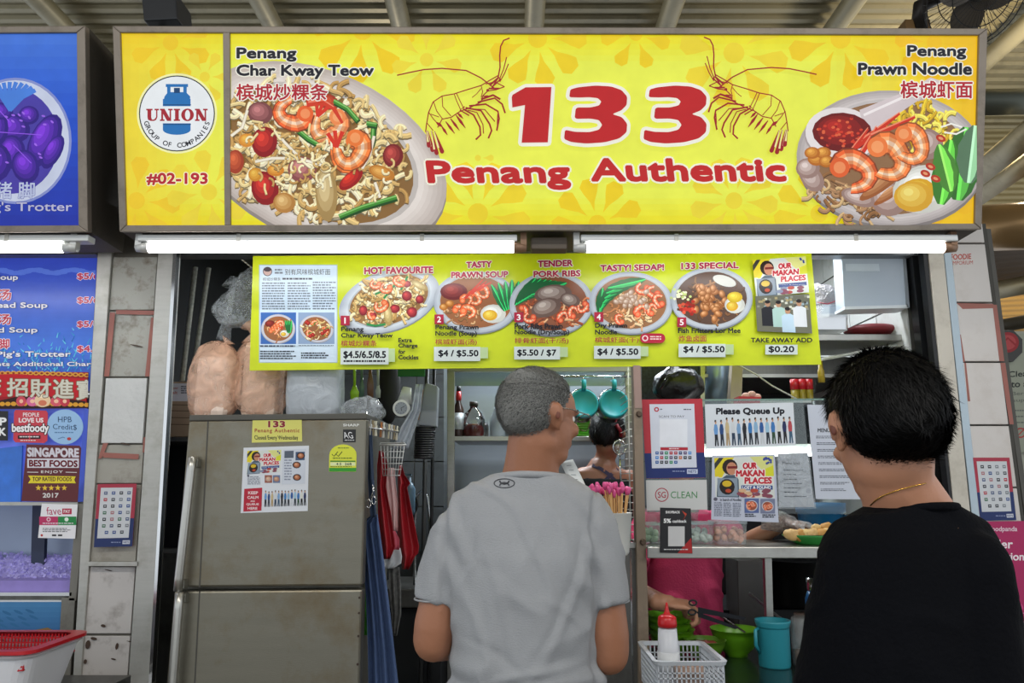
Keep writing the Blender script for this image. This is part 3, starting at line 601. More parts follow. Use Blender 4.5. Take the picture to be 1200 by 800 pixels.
for q in ([(1121, 355), (1164, 356), (1166, 361), (1128, 362)], [(1163, 357), (1168, 357), (1177, 423), (1171, 423)], [(1172, 425), (1178, 425), (1188, 497), (1183, 497)], [(1122, 392), (1126, 392), (1131, 424), (1126, 424)], [(1130, 425), (1132, 425), (1137, 470), (1134, 470)]): p.poly(q, TR)
p.text('FOODIE', 1114, 298, 1138, 304.5, 'b8473c', .02, dy=-1); p.text('EMPORIUM', 1114, 306, 1140, 310.5, 'b8473c', .0, dy=-1)
p.build('red_tape', rp, PM, 'worn red tape edging and small red stamp')
struct('trim_5', MB().slab([(1156, 268), (1161, 268), (1192, 497), (1235, 800), (1229, 800), (1186, 497)], PY+.02, .28), M('55534e', .7), 0)
# inner right door post (dark strip with a bright edge)
struct('trim_6', MB().slab([(1068, 292), (1081, 292), (1140, 800), (1122, 800)], PY+.06, .05), M('26282a', .3, .5, .2))
# ================================================================ menu board
MYB = 2.9
mq = [(296.5, 300), (950.5, 294), (962.5, 427), (292.5, 434)]
mb_ = solo('menu_board', 'long lime yellow menu board with five numbered noodle dishes and prices', 'menu board', MB().slab(mq, MYB, .008), M('c8d21e', .4, 0, .03))
p = Print((0, MYB, 0)); p.poly(mq, 'cbd81c'); p.clip = (292, 294, 963, 434)
random.seed(11)
BK = '1c1c22'; RR = 'a8203a'; WOT = 'eef0dc'
# newspaper clipping
p.rect(303.5, 310, 395.5, 425, '9fb0bf'); p.rect(304.3, 310.8, 394.7, 424.2, 'cfe0ee'); p.ell(313.5, 318, 5.5, 5.5, '5a5a6a'); p.ell(313.5, 318, 4.6, 4.6, 'c9a9a0'); p.ell(313.5, 315.6, 4.6, 2.6, '4a4048')
p.text('别有风味槟城虾面', 334, 315, 387, 322, '30303c', .0); p.fake(322, 315, 332, 322, 2, '7a8290', .6, 3); p.text('槟城炒粿条', 308, 325, 329, 329, '30303c'); p.fake(331, 325.5, 376, 329, 1, '4a4a58', .6, 1)
for k, x in enumerate((307, 337, 366.5)): p.fake(x, 331+(k == 2)*-1, x+27, 364, 11, '6a7484', .5, k+20)
p.rect(305.5, 366, 347, 403, '3a68b0'); plate(p, 326, 385, 20, 17, 0, 'b0b0b8', 'e6e6ee', '9a6038', .85); p.rect(349.5, 366, 392, 403, '8aa0c0'); plate(p, 371, 385, 20, 16, .2, 'b0b0b8', 'e6e6ee', '9a6038', .85)
def mini(cx, cy, rx, ry, kind, s=1.):
    if kind == 'ckt':
        noodles(p, cx, cy, rx, ry, int(70*s), 8*s+2, 2*s+.4)
        for k in range(4): prawn(p, cx+rx*.6*math.cos(k*2+.5), cy+ry*.6*math.sin(k*2+.5), 5.5*s+1.5, k*1.3, 1, 'ee6a34', False)
        for k in range(7): p.shade(cx+rx*.75*math.cos(k*1.7+.2), cy+ry*.7*math.sin(k*2.3), 3.4*s+.8, 3*s+.6, '8d1712', 'dc4432', k)
        for k in range(6): x, y = cx+rx*.6*math.cos(k*1.1), cy+ry*.7*math.sin(k*2.9); p.line([(x, y), (x+7*s, y-4*s)], 1.7*s, '3c8a34')
    else:
        noodles(p, cx, cy, rx*.95, ry*.9, int(40*s), 8*s+2, 1.6*s+.4, ['c98a4a', 'a86a3a', 'e0b07a'])
        p.shade(cx-rx*.5, cy-ry*.45, rx*.36, ry*.3, '6e1a14', 'a8382a'); egg(p, cx+rx*.5, cy+ry*.45, rx*.32, ry*.32)
        for k in range(4): leaf(p, cx+rx*(.75+.05*k), cy+ry*.4, cx+rx*(.55+.14*k), cy-ry*.75, 3.4*s, '2f9a4a')
        for k in range(4): prawn(p, cx-rx*.25+k*rx*.15, cy+ry*.25-k*ry*.22, 6.5*s+1.5, 3.2-k*.2, 1, 'ee6a34', k == 3)
mini(325, 385, 17, 13, 'soup', .6); mini(371, 386, 17, 12, 'ckt', .55)
p.fake(305, 404.5, 346, 408, 1, '4a5260', .5, 5); p.fake(350, 404.5, 391, 406, 1, '4a5260', .5, 6); p.fake(305, 411, 347, 422, 4, '30363f', .5, 7); p.fake(353, 413, 391, 421, 3, '30363f', .55, 8)
# dish 1
plate(p, 456, 352, 61, 35, -.33, 'a6adb8', 'd5dce2', '9a7040', .78); noodles(p, 456, 350, 45, 25, 230, 11, 2.7, rot=-.33)
for x, y, rx, ry in ((477, 347, 6, 6), (483, 366, 6, 6), (463, 362, 6, 5), (492, 351, 5, 5), (426, 364, 5, 6), (437, 370, 5, 4), (477, 333, 5, 4)): p.shade(x, y, rx, ry, '84202a', 'de4a4a')
p.shade(455, 370, 5, 12, 'b09458', 'e6d49c', -.1); p.shade(492, 335, 11, 4, 'b09458', 'e6d49c', .5)
for q in ([(430, 380), (440, 382), (452, 380)], [(450, 350), (458, 340), (463, 334)], [(478, 324), (470, 340)], [(440, 345), (452, 340)]): p.line(q, 2.4, '2c8a48')
for x, y, r, a in ((446, 358, 9, -.6), (452, 337, 8, 0), (468, 329, 8, .4), (436, 369, 6, 1), (440, 333, 7, 0)): prawn(p, x, y, r, a, 1, 'ee6a3a', False)
# dish 2
plate(p, 558, 354, 50, 36, .05, 'a6adb8', 'd5dce2', '9a6038', .84); noodles(p, 545, 368, 26, 10, 30, 10, 2, ['a8805a', 'c9a070', '8a6038'], 0)
egg(p, 578, 368, 15, 11, 0); p.shade(532, 342, 16, 10, '6a1418', 'a83a30')
for k in range(6): leaf(p, 592+k*2, 365-k, 576+k*8, 328+abs(k-3)*2, 4.5, '1f9a50')
for x, y, r, a in ((539, 365, 9, 3.4), (549, 366, 10, 3.4), (556, 350, 10, -2.2), (566, 343, 9, -2), (547, 352, 8, 3)): prawn(p, x, y, r, a, 1, 'ee6430', False)
for q in ((545, 350, 566, 328), (552, 345, 570, 330), (560, 340, 576, 331)): p.line([(q[0], q[1]), (q[2], q[3])], 3.5, 'd83a22', 1.2)
p.shade(520, 360, 5, 4, 'b86a1c', 'f0b870'); p.shade(527, 356, 5, 4, 'b86a1c', 'f0b870')
# dish 3
plate(p, 646, 356, 49, 37, -.05, 'a6adb8', 'd5dce2', '8a5034', .86); noodles(p, 650, 362, 36, 22, 90, 10, 2.2, ['b85a30', 'd07a48', 'e0b080', '9a4a28'])
for k in range(7): leaf(p, 604+k*3, 358-k*2, 628+k*6, 326+k, 6, '1f8e48')
for x, y, rx, ry, a in ((648, 345, 22, 11, -.1), (640, 361, 18, 11, -.3), (668, 352, 12, 8, .3)): p.shade(x, y, rx, ry, '6a5248', 'cfc0b4', a)
for x, y in ((660, 372), (672, 366), (682, 360), (612, 366), (620, 372)): prawn(p, x, y, 8, 2+x, 1, 'e4502a', False)
# dish 4
plate(p, 739, 355, 49, 36, .05, 'a6adb8', 'd5dce2', '9a6a44', .85); noodles(p, 738, 364, 30, 18, 90, 9, 2.1, ['d8a070', 'e8c89a', 'b87848'])
for k in range(6): leaf(p, 702+k*2, 368-k*6, 706+k*10, 338-k*2, 6, '1f9048')
for x, y, r, a in ((752, 338, 9, 0), (765, 342, 9, .5), (772, 352, 9, 1), (751, 365, 9, 2.4), (764, 363, 8, 1.8), (726, 374, 7, 1)): prawn(p, x, y, r, a, 1, 'ee5a34', False)
for k in range(22): p.shade(736+random.gauss(0, 11), 352+random.gauss(0, 8), 4, 3, 'b08a70', 'f0e0d0', k)
# dish 5
plate(p, 833, 350, 48, 36, 0, 'a6adb8', 'd5dce2', '5a4032', .86); noodles(p, 832, 352, 36, 24, 60, 10, 2, ['7a5030', '9a6a40', '5a3a20'])
for k in range(34): p.shade(832+random.gauss(0, 12), 350+random.gauss(0, 11), 5, 3.6, '9a5a28', 'eab078', k)
for k in range(22): p.ell(797+random.gauss(0, 4), 347+random.gauss(0, 4), 1.8, 1.6, random.choice(['e8f0b0', 'c8d880', 'f4f4d0']), n=7)
for k in range(26): p.ell(804+random.gauss(0, 5), 361+random.gauss(0, 4), 2.4, 2, random.choice(['c8301c', 'a02014', 'e05a3a']), n=7)
egg(p, 860, 358, 12, 10, 0); p.shade(860, 349, 9, 6.4, 'd8b41c', 'f6e652'); p.ell(848, 330, 14, 6, 'd8d8d0', .3)
# captions
p.clip = None
for t, b in (('HOT FAVOURITE', (427.5, 314, 508, 322.4)), ('TASTY', (546.5, 307.6, 577, 315.2)), ('PRAWN SOUP', (529, 319.5, 595.5, 327.2)), ('TENDER', (630, 306.4, 671.5, 314)), ('PORK RIBS', (625, 318.4, 680, 326)), ('TASTY! SEDAP!', (703, 311.4, 777.6, 319)), ('133 SPECIAL', (797.3, 309, 864.6, 316.6))): p.text(t, *b, 'b02a48', .045, WOT, .07, dy=-1.2)
for n_, (x, y) in zip('12345', ((400, 370.6), (509.6, 369.2), (602.5, 366.8), (696, 366.4), (792.7, 372.6))): p.rect(x, y, x+10.6, y+11.4, RR); p.text(n_, x+(4.2 if n_ == '1' else 3), y+2.2, x+(6 if n_ == '1' else 7.6), y+9.2, 'f4f4f4', .02)
for t, b in (('Penang', (400.5, 383.5, 427, 390.4)), ('Char Kway Teow', (400.5, 390.8, 461, 397.8)), ('Penang Prawn', (510.5, 381.2, 561, 388.2)), ('Noodle (Soup)', (510.5, 388.3, 559, 395.6)), ('Pork Ribs Prawn', (603, 379.6, 659, 386.4)), ('Noodle (Dry/Soup)', (603, 386.8, 667, 394)), ('Dry Prawn', (696.8, 379.4, 734.4, 386.2)), ('Noodle', (696.8, 386.8, 722.7, 392.6)), ('Fish Fritters Lor Mee', (793.6, 385, 866.7, 391)),
             ('Extra', (467.4, 396.6, 483.5, 401.8)), ('Charge', (467.4, 403, 490, 409.4)), ('for', (467.4, 410.2, 475.6, 415.2)), ('Cockles', (467.4, 416.6, 491, 421.8)), ('TAKE AWAY ADD', (878.4, 396.4, 950.4, 401.9))): p.text(t, *b, BK, .035)
for t, b in (('槟城炒粿条', (400.5, 399.4, 442.5, 406.4)), ('槟城虾面(汤)', (510.5, 397.9, 559, 405.4)), ('排骨虾面(干/汤)', (603, 396.4, 666, 403.8)), ('槟城虾面(干)', (696.8, 395.6, 747.5, 403)), ('炸鱼卤面', (794.3, 393.6, 827, 401))): p.text(t, *b, RR, .012)
for (x0, y0, x1, y1), ext, t, b in (((400, 408.4, 456, 427.6), 463.5, '$4.5/6.5/8.5', (403.3, 411.6, 453, 421.4)), ((509, 407, 563, 423.6), 572, '$4 / $5.50', (514, 410.6, 561, 419.4)), ((602.5, 406.8, 656, 421.8), 665, '$5.50 / $7', (606, 410, 652, 418.6)), ((695.6, 406, 750, 421), 759, '$4 / $5.50', (699.6, 408.8, 747.4, 417.6)), ((794.3, 403.6, 849, 419), 858.5, '$4 / $5.50', (799.8, 406, 848, 414.6)), ((895.4, 404.6, 933, 416), 933, '$0.20', (899, 406, 929.4, 414.4))):
    p.rect(x0+4, y0+.6, ext, y1-3, 'b9cf9a'); p.rect(x0, y0, x1, y1, 'cfd8d4'); p.text(t, *b, BK, .035)
p.fake(403.5, 422.6, 452, 426, 1, BK, .6, 9)
p.ell(755, 397, 5.7, 5.7, 'b8203a'); p.rect(755, 391.3, 773, 402.7, 'b8203a'); p.ell(773, 397, 5.7, 5.7, 'b8203a'); p.ell(755.3, 397, 3.6, 3.6, 'e8d0d0'); p.ell(755.3, 397, 2.2, 2.2, 'b8203a'); p.fake(761, 394.5, 774, 400, 2, 'f0d8d8', .5, 2)
# small magazine cutting and family photo
def makan(p, q, detail=1):      # the "our makan places" magazine picture, drawn in a quad given as warp(u 0..100, v 0..100)
    def r(u0, v0, u1, v1, c): p.poly([q(u0, v0), q(u1, v0), q(u1, v1), q(u0, v1)], c)
    def e(u, v, ru, rv, c, n=14): p.poly([q(u+ru*math.cos(2*PI*k/n), v+rv*math.sin(2*PI*k/n)) for k in range(n)], c)
    r(0, 0, 100, 100, 'd8dcd6')
    for u in range(-10, 30, 12): p.poly([q(max(0, u), 0), q(max(0, u+6), 0), q(max(0, u-20+6), 50), q(max(0, u-20), 50)], 'e6d22a')
    p.poly([q(0, 0), q(34, 0), q(10, 48), q(0, 48)], 'e3d02c'); p.poly([q(8, 0), q(16, 0), q(0, 30), q(0, 14)], '3a3a34'); p.poly([q(60, 0), q(100, 0), q(100, 46), q(78, 30)], 'dcdc8a'); p.poly([q(86, 30), q(100, 22), q(100, 48), q(84, 48)], 'd8d832')
    e(26, 24, 13, 20, '2a1d1a'); e(29, 28, 9, 16, 'c98a6a'); r(22, 22, 38, 28, '7a1f22'); p.poly([q(14, 50), q(20, 44), q(36, 44), q(40, 56), q(40, 100), q(2, 100), q(4, 60)], '4a5a6a'); r(4, 52, 38, 98, '8a98a6')
    e(20, 74, 13, 20, '241c1a'); e(20, 66, 8, 8, 'd6b42a'); e(22, 84, 5, 5, 'b8482a')
    for k, (w_, u0, v0, u1, v1) in enumerate((('OUR', 48, 14, 72, 30), ('MAKAN', 36, 32, 84, 48), ('PLACES', 50, 50, 96, 66))):
        a, b_, c_ = q(u0, v0), q(u1, v1), q(u1, v0); p.text(w_, a[0], a[1], b_[0], b_[1]-(c_[1]-a[1]), 'c02233', .05, 'f4e8e4', .09, dy=c_[1]-a[1])
    r(44, 70, 97, 80, '2f4a8a'); a, b_ = q(46, 71.5), q(94, 78.5); p.text('LOST & FOUND', a[0], a[1], b_[0], b_[1], 'f2f2f2', .03)
    rr = random.Random(4)
    for k in range(9*detail): u, v = 40+rr.random()*56, 82+rr.random()*14; e(u, v, 7, 5, rr.choice(['b84838', 'd8b08a', '8a4a5a', '8890a8', 'e0d0c0']), 9)
    for k in range(5*detail): e(84+rr.random()*12, 4+rr.random()*14, 2, 3, '3a4a9a', 7)
q1 = [(880, 306), (942.5, 301.5), (946.5, 343.5), (885, 349)]
def wq(Q):
    a, b, c, d = Q
    return lambda u, v: (a[0]*(1-u/100)*(1-v/100)+b[0]*u/100*(1-v/100)+c[0]*u*v/1e4+d[0]*(1-u/100)*v/100, a[1]*(1-u/100)*(1-v/100)+b[1]*u/100*(1-v/100)+c[1]*u*v/1e4+d[1]*(1-u/100)*v/100)
makan(p, wq(q1))
w2 = wq([(883.5, 348), (946.5, 345.5), (950, 391.5), (886, 389)]); p.poly([w2(0, 0), w2(100, 0), w2(100, 100), w2(0, 100)], '6a6a5a')
rr = random.Random(2)
for k in range(40): u, v = rr.random()*96, rr.random()*36; p.poly([w2(u, v), w2(u+5, v), w2(u+5, v+6), w2(u, v+6)], rr.choice(['8a8a7a', 'b0a070', '4a4a44', '9ab0b8', 'd8d8c8']))
for u, v, c in ((22, 22, '1c1c22'), (42, 24, 'a8c8c0'), (58, 42, 'b8d0e0'), (80, 22, 'd8dce0')):
    p.poly([w2(u-12, v+14), w2(u-5, v+8), w2(u+5, v+8), w2(u+12, v+14), w2(u+12, min(99, v+62)), w2(u-12, min(99, v+62))], c); p.poly([w2(u+5*math.cos(t*.63), v+9*math.sin(t*.63)) for t in range(10)], 'b88a6a'); p.poly([w2(u+5*math.cos(t*.63), v-5+5*math.sin(t*.63)) for t in range(10)], '1c1818')
p.build('printed_face', mb_, PMG)
# ================================================================ left neighbouring stall
LY = 3.03
lw = struct('wall_far_left', MB().slab([(-330, 462), (112, 462), (85, 1080), (-380, 1080)], LY+.5, .03), M('62666c', .5, .2, .2, dirt='2f3034'))
# (the part with the display window is open: steel surround around it)
mnu = thing('menu_lightbox', 'blue underwater menu lightbox listing soups and trotter prices, left stall', 'menu board', P(0, 462, LY))
part('panel', MB().slab([(-330, 299), (116, 299), (104, 458), (-330, 458)], LY+.02, .08), M('4a5a8a', .4), mnu)
p = Print((0, LY+.02, 0)); p.clip = (-330, 299, 116, 458)
sgrid(p, -330, 299, 116, 458, 60, 30, lambda u, v, x, y: mixc(mixc('3a4cc0', '4a78dc', min(1, v*1.6)), '2a3a90', max(0, (v-.72)*3)))
p.clip = (-330, 299, 112, 458)
rr = random.Random(5)
for k in range(60): x = -300+k*7; p.ell(x, 318+2*math.sin(k), 9, 2.6, '5a78dc', .1*math.sin(k), 10)
for k in range(700): x, y = rr.uniform(-330, 112), 438-abs(rr.gauss(0, 19))-2; p.line([(x, y), (x+rr.uniform(-4, 4), y-rr.uniform(2, 7))], 1.5, rr.choice(['3a9ad0', '58c0e0', '2a6ab8', '6ad0e8', '2a80c8']), .5)
for t, b, o in (('Fish Soup', (-30, 322, 22, 330), 1), ('Fish Head Soup', (-44, 354.5, 56.5, 362.8), 1), ('Seafood Soup', (-48, 383.5, 45, 391.6), 1), ("Braised Pig's Trotter", (-60, 411.5, 84, 420), 1), ('All Ingredients Additional Charge', (-70, 424, 120, 430.5), 1)): p.text(t, *b, 'e8e8f4', .03, '16204e', .06)
for t, x0, y0, x1, y1 in (('汤', -2, 339, 14, 352), ('汤', -2, 368, 14, 380.5), ('脚', -2, 397, 12, 409)): p.text(t, x0, y0, x1, y1, 'c03048', .02, 'f4e4ec', .05)
for y, t in ((320, '$5/6'), (348, '$5/6'), (376, '$5/6'), (405, '$4.5')): p.text(t, 91, y, 117, y+8.5, 'c23a58', .03, 'f0dce8', .06)
p.build('lettering', mnu, PMB)
# lucky banner
lbq = [(-120, 434), (103, 436), (101, 478), (-120, 480)]
lb = thing('banner', 'red and gold banner with four large silver Chinese characters', 'banner', P(0, 480, LY-.01))
part('cloth', MB().slab(lbq, LY-.005, .006), M('b01820', .6), lb)
p = Print((0, LY-.005, 0)); p.clip = (-120, 430, 103.5, 480); p.poly(lbq, '9c1420')
p.poly([(-120, 470), (-20, 474), (30, 462), (100, 470), (101, 478), (-120, 480)], '30120c')
for k in range(34): x = -116+k*6.6; p.ell(x, 437+((x-20)/90)**2*3, 3.6, 2.6, 'd89a3a', n=9); p.ell(x, 437+((x-20)/90)**2*3, 1.8, 1.2, '8a2a14', n=7); p.ell(x, 473+((x-30)/90)**2*2, 3.4, 2.6, 'e0a030', n=9)
p.poly([(-120, 441), (20, 438), (103, 444), (101, 469), (52, 463), (-120, 470)], 'c01826')
for x, rx, c in ((25, 6, 'd04a5a'), (38, 7, 'd86a9a'), (66, 7, 'd85a6a'), (76, 6, 'c83a4a')): p.ell(x, 470, rx, 6, c, n=14); p.ell(x, 470, rx*.4, 2.4, 'f0c0a0', n=9)
p.ell(50, 469, 9.5, 8, 'e8c8a0', n=18); p.ell(50, 472, 5, 3.4, 'd87a5a', n=12); p.ell(50, 464, 5.5, 2, 'f4e4c8', n=10)
for k, ch in enumerate('招財進寶'): p.text(ch, 8+k*27, 443+k*.6, 33+k*27, 464.5+k*1.4, 'd2cfc0', .02, '7a5a3a', .035)
p.text('庆', -22, 442, 2, 464, 'd2cfc0', .02, '7a5a3a', .035)
p.build('lettering', lb, PM)
# display window: backlit ice case behind the stickers
dc = thing('display_case', 'glass fronted display case with a blue glow and crushed ice, left stall', 'display case', P(0, 704, 3.1))
part('cabinet', MB().slab([(-330, 600), (88, 600), (82, 700), (-330, 700)], 3.44, .02).slab([(-330, 698), (82, 698), (81, 706), (-330, 706)], LY+.02, .42), STEELD, dc)
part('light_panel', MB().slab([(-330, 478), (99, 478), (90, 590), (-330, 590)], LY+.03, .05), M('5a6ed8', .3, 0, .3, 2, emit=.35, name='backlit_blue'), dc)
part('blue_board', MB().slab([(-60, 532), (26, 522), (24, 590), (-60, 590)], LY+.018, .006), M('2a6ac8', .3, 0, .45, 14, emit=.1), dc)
part('rail', MB().slab([(-330, 588), (91, 588), (91, 592), (-330, 592)], LY, .05), ALU, dc)
part('post', MB().slab([(38, 592), (54, 592), (51, 664), (36, 664)], LY+.25, .02), M('26304a', .4), dc)
part('back_panel', MB().slab([(-330, 592), (91, 592), (84, 668), (-330, 668)], LY+.36, .01), M('8a96a8', .3, .2, .2, 3, emit=.16), dc)  # faint emission makes the back panel look lighter, it is no lamp
mi = MB(); rr = random.Random(9); g_ = []; zi = P(0, 700, LY).z
for j in range(26):
    v = j/25; Yk = LY+.05+.28*v; g_.append([Vector((P(x, 690, LY).x*(1+.02*v), Yk, zi+.02+.105*v+.014*noise.noise(Vector((x*.09, v*7, 0)))+.012*noise.noise(Vector((x*.3, v*22, 4))))) for x in range(-120, 85, 2)])
mi.sheet(g_, 0, False)
for k in range(900):
    x = rr.uniform(-118, 82); v = rr.random(); r = rr.uniform(.004, .009); mi.box((P(x, 690, LY).x, LY+.05+.28*v, zi+.028+.105*v+.014*noise.noise(Vector((x*.09, v*7, 0)))), (r, r*1.4, r), (rr.random()*3, rr.random()*3, rr.random()*3))
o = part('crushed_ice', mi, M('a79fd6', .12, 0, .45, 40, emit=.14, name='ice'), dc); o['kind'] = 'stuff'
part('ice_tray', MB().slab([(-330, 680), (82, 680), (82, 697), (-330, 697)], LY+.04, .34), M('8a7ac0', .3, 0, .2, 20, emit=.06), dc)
part('front_trim', MB().slab([(-330, 694), (84, 694), (83.5, 698), (-330, 698)], LY, .04), CHROME, dc)
# picture of fish below the case
fq = [(-90, 703), (77, 703), (72, 790), (-90, 790)]
o, _ = poster('picture_panel', 'blue underwater picture panel below the ice display', 'picture', fq, LY+.01, 'd8dce0', .01)
p = Print((0, LY+.01, 0)); p.clip = (-90, 703, 76, 790)
sgrid(p, -90, 705, 75, 790, 20, 14, lambda u, v, x, y: mixc('4a86b8', '163e78', v))
for k in range(12): x, y = -10+k*4.5, 712+(k*7) % 22; p.ell(x, y, 6, 1.6, '2f6a9a', .4, 10)
p.poly([(-20, 752), (10, 746), (28, 748), (40, 738), (56, 735), (66, 740), (50, 746), (38, 758), (20, 762), (-20, 766)], '8a6a3a'); p.poly([(0, 750), (30, 750), (50, 740), (40, 750), (20, 757)], 'b89a5a')
p.build('printed_face', o)
struct('trim_8', MB().slab([(89, 590), (100, 590), (89, 704), (80, 704)], LY, .06), M('7d7a72', .5, .4, .2, 6, dirt='4a4036', dirtscale=8), .002)
struct('trim_7', MB().slab([(72, 700), (88, 700), (82, 800), (69, 1080), (50, 1080)], LY+.0, .06), M('7d7a72', .5, .4, .2, 6, dirt='4a4036', dirtscale=8), .002)
# stickers on the window
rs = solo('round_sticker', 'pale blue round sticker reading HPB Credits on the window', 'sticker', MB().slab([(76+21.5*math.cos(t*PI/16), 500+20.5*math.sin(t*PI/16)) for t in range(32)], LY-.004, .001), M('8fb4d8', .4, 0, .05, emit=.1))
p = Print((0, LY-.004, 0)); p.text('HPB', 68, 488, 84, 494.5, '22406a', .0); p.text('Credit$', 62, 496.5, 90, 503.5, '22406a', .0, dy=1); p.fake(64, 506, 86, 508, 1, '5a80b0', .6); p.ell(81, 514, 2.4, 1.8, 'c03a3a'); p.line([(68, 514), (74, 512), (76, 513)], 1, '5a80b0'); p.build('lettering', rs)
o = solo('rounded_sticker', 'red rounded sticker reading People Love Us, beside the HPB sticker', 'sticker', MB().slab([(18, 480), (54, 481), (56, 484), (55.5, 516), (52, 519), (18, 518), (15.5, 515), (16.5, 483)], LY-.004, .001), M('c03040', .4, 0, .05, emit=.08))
p = Print((0, LY-.004, 0)); p.text('PEOPLE', 27, 483.4, 46, 488, 'f0e4e4', .02); p.text('LOVE US', 22, 489.4, 51, 495, 'f0e4e4', .04); p.text('bestfoody', 14, 496, 57.5, 509, 'f4f0f0', .03, '2a1c1e', .07); p.rect(21, 510, 34, 514, '2a1c20'); p.rect(35.5, 510, 47.5, 514, '2a1c20'); p.fake(23, 511, 46, 513, 1, 'f0e8e8', .6); p.fake(24, 515.4, 42, 517, 1, 'f0e8e8', .6); p.build('lettering', o)
o, w_ = poster('black_sticker', 'black sticker with white letters P and K at the photo edge', 'sticker', [(-30, 481), (9.5, 481.5), (9, 516), (-30, 516)], LY-.004, '1a1a1e', .001)
p = Print((0, LY-.004, 0)); p.text('SHIP', -26, 489, 8, 498.5, 'f0f0f0', .04); p.text('BACK', -26, 501, 8, 510.5, 'f0f0f0', .04); p.build('lettering', o)
q5 = [(31, 520.5), (93, 522), (95, 525), (91, 588), (25, 587)]
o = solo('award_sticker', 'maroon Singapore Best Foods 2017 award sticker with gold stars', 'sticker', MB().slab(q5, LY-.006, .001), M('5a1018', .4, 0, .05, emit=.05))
p = Print((0, LY-.006, 0)); p.text('SINGAPORE', 32, 524, 92.5, 535, 'd8d4dc', .04, dy=1); p.rect(32, 537, 92.5, 548, 'd8d4dc'); p.text('BEST FOODS', 34, 538.6, 91, 546.6, '6a1420', .04, dy=.6); p.text('ENJOY', 48, 551, 74, 555, 'e0dcd8', .03, sp_=1.3); p.line([(32, 553), (45, 553.2)], .8, 'e0dcd8'); p.line([(77, 553), (90, 553.4)], .8, 'e0dcd8')
p.poly([(33, 557), (89, 558), (87, 562), (89, 566), (33, 566), (36, 561.5)], 'e6d22a'); p.text('TOP RATED FOODS', 38, 558.6, 84, 563.6, '4a1018', .02)
for k in range(5): cx = 45+k*7.6; p.poly([(cx+(3.6 if i % 2 == 0 else 1.5)*math.sin(i*PI/5), 571.5-(3.6 if i % 2 == 0 else 1.5)*math.cos(i*PI/5)) for i in range(10)], 'f0c838')
p.text('2017', 50, 577.4, 69, 583, 'e0dcd8', .03); p.build('lettering', o, PMG)
q6 = [(49, 590), (91, 591), (88, 631), (44.5, 630)]
o, w_ = poster('payment_sticker', 'white, pink and green payment sticker below the maroon award sticker', 'sticker', q6, LY-.006, 'ecebee', .001)
p = Print((0, LY-.006, 0)); p.text('fave', 55, 594, 72, 603, 'b83060', -.0, shear=-.1); p.rect(73, 595.6, 84, 602.4, 'b83050'); p.text('PAY', 74.6, 597, 82.4, 601, 'f0e0e0', .02); p.rect(46, 605, 68, 615, 'c03a68'); p.rect(68, 605, 89.5, 615, '2a8a4a'); p.ell(57, 608.4, 2.4, 2.4, 'f0d8e0'); p.ell(57, 608.4, 1.4, 1.4, 'c03a68'); p.ell(78, 608.4, 2.4, 2.4, 'e8f4e8'); p.fake(50, 612.4, 86, 614, 1, 'f0e8f0', .6); p.fake(50, 618.5, 83, 624, 3, '5a5a60', .5, 3); p.rect(61, 626, 66, 628, '26262a'); p.rect(68, 626, 73, 628, '26262a'); p.ell(49, 627, 1.4, 1.4, 'c03a3a'); p.build('lettering', o)
# red colander basket in a white tub
tb = Pz(-10, 790, .55)
bt = thing('basin', 'white plastic basin with a red colander tray in it, lower left corner', 'basin', (P(10, 760, 2.5).x-.06, 2.5, P(0, 830, 2.5).z))
bz0, bz1 = P(0, 830, 2.5).z, P(0, 757, 2.5).z; bx = P(10, 760, 2.5).x-.06
def rrect(cx, cy, z, hx_, hy_, r=.05, n=6):
    o_ = []
    for sx, sy, a0 in ((1, 1, 0), (-1, 1, PI/2), (-1, -1, PI), (1, -1, 3*PI/2)):
        for k in range(n): a = a0+PI/2*k/(n-1); o_.append(Vector((cx+sx*(hx_-r)+r*math.cos(a), cy+sy*(hy_-r)+r*math.sin(a), z)))
    return o_
def ringstack(mb, rings, closed_bottom=True):
    n = len(rings[0]); vs = [q for r in rings for q in r]; fs = [(j*n+k, j*n+(k+1) % n, (j+1)*n+(k+1) % n, (j+1)*n+k) for j in range(len(rings)-1) for k in range(n)]
    if closed_bottom: fs += [tuple(range(n))[::-1]]
    return mb.add(vs, fs, False)
part('tub', ringstack(MB(), [rrect(bx, 2.5, bz0, .17, .12), rrect(bx, 2.5, bz1-.01, .21, .15), rrect(bx, 2.5, bz1, .222, .162), rrect(bx, 2.5, bz1+.004, .215, .155), rrect(bx, 2.5, bz1-.01, .2, .142)]), M('d8d8dc', .35, 0, .05), bt)
RB = M('b81a24', .3, 0, .1)
part('colander_rim', ringstack(MB(), [rrect(bx, 2.5, bz1+.004, .205, .145), rrect(bx, 2.5, bz1+.008, .228, .168), rrect(bx, 2.5, bz1+.018, .228, .168), rrect(bx, 2.5, bz1+.018, .195, .135)], False), RB, bt)
mbb = MB()
for k in range(34): x = bx-.18+k*.0109; mbb.box((x, 2.5+.135, bz1-.015), (.004, .004, .055)).box((x, 2.5-.135, bz1-.015), (.004, .004, .055))
for z in (-.03, -.015, 0): mbb.box((bx, 2.5+.135, bz1+z), (.38, .003, .004)).box((bx, 2.5-.135, bz1+z), (.38, .003, .004))
for k in range(22): y = 2.5-.13+k*.0124; mbb.box((bx+.19, y, bz1-.015), (.004, .004, .055)).box((bx-.19, y, bz1-.015), (.004, .004, .055))
mbb.box((bx, 2.5, bz1-.04), (.385, .275, .003)); part('colander_mesh', mbb, RB, bt)
tblz = bz0
tb = thing('side_table', 'steel table under the white basin, left stall', 'table', (bx-.25, 2.62, 0))
part('table_top', MB().box((bx-.2, 2.62, tblz-.015), (.9, .6, .03)), STEELD, tb, .003)
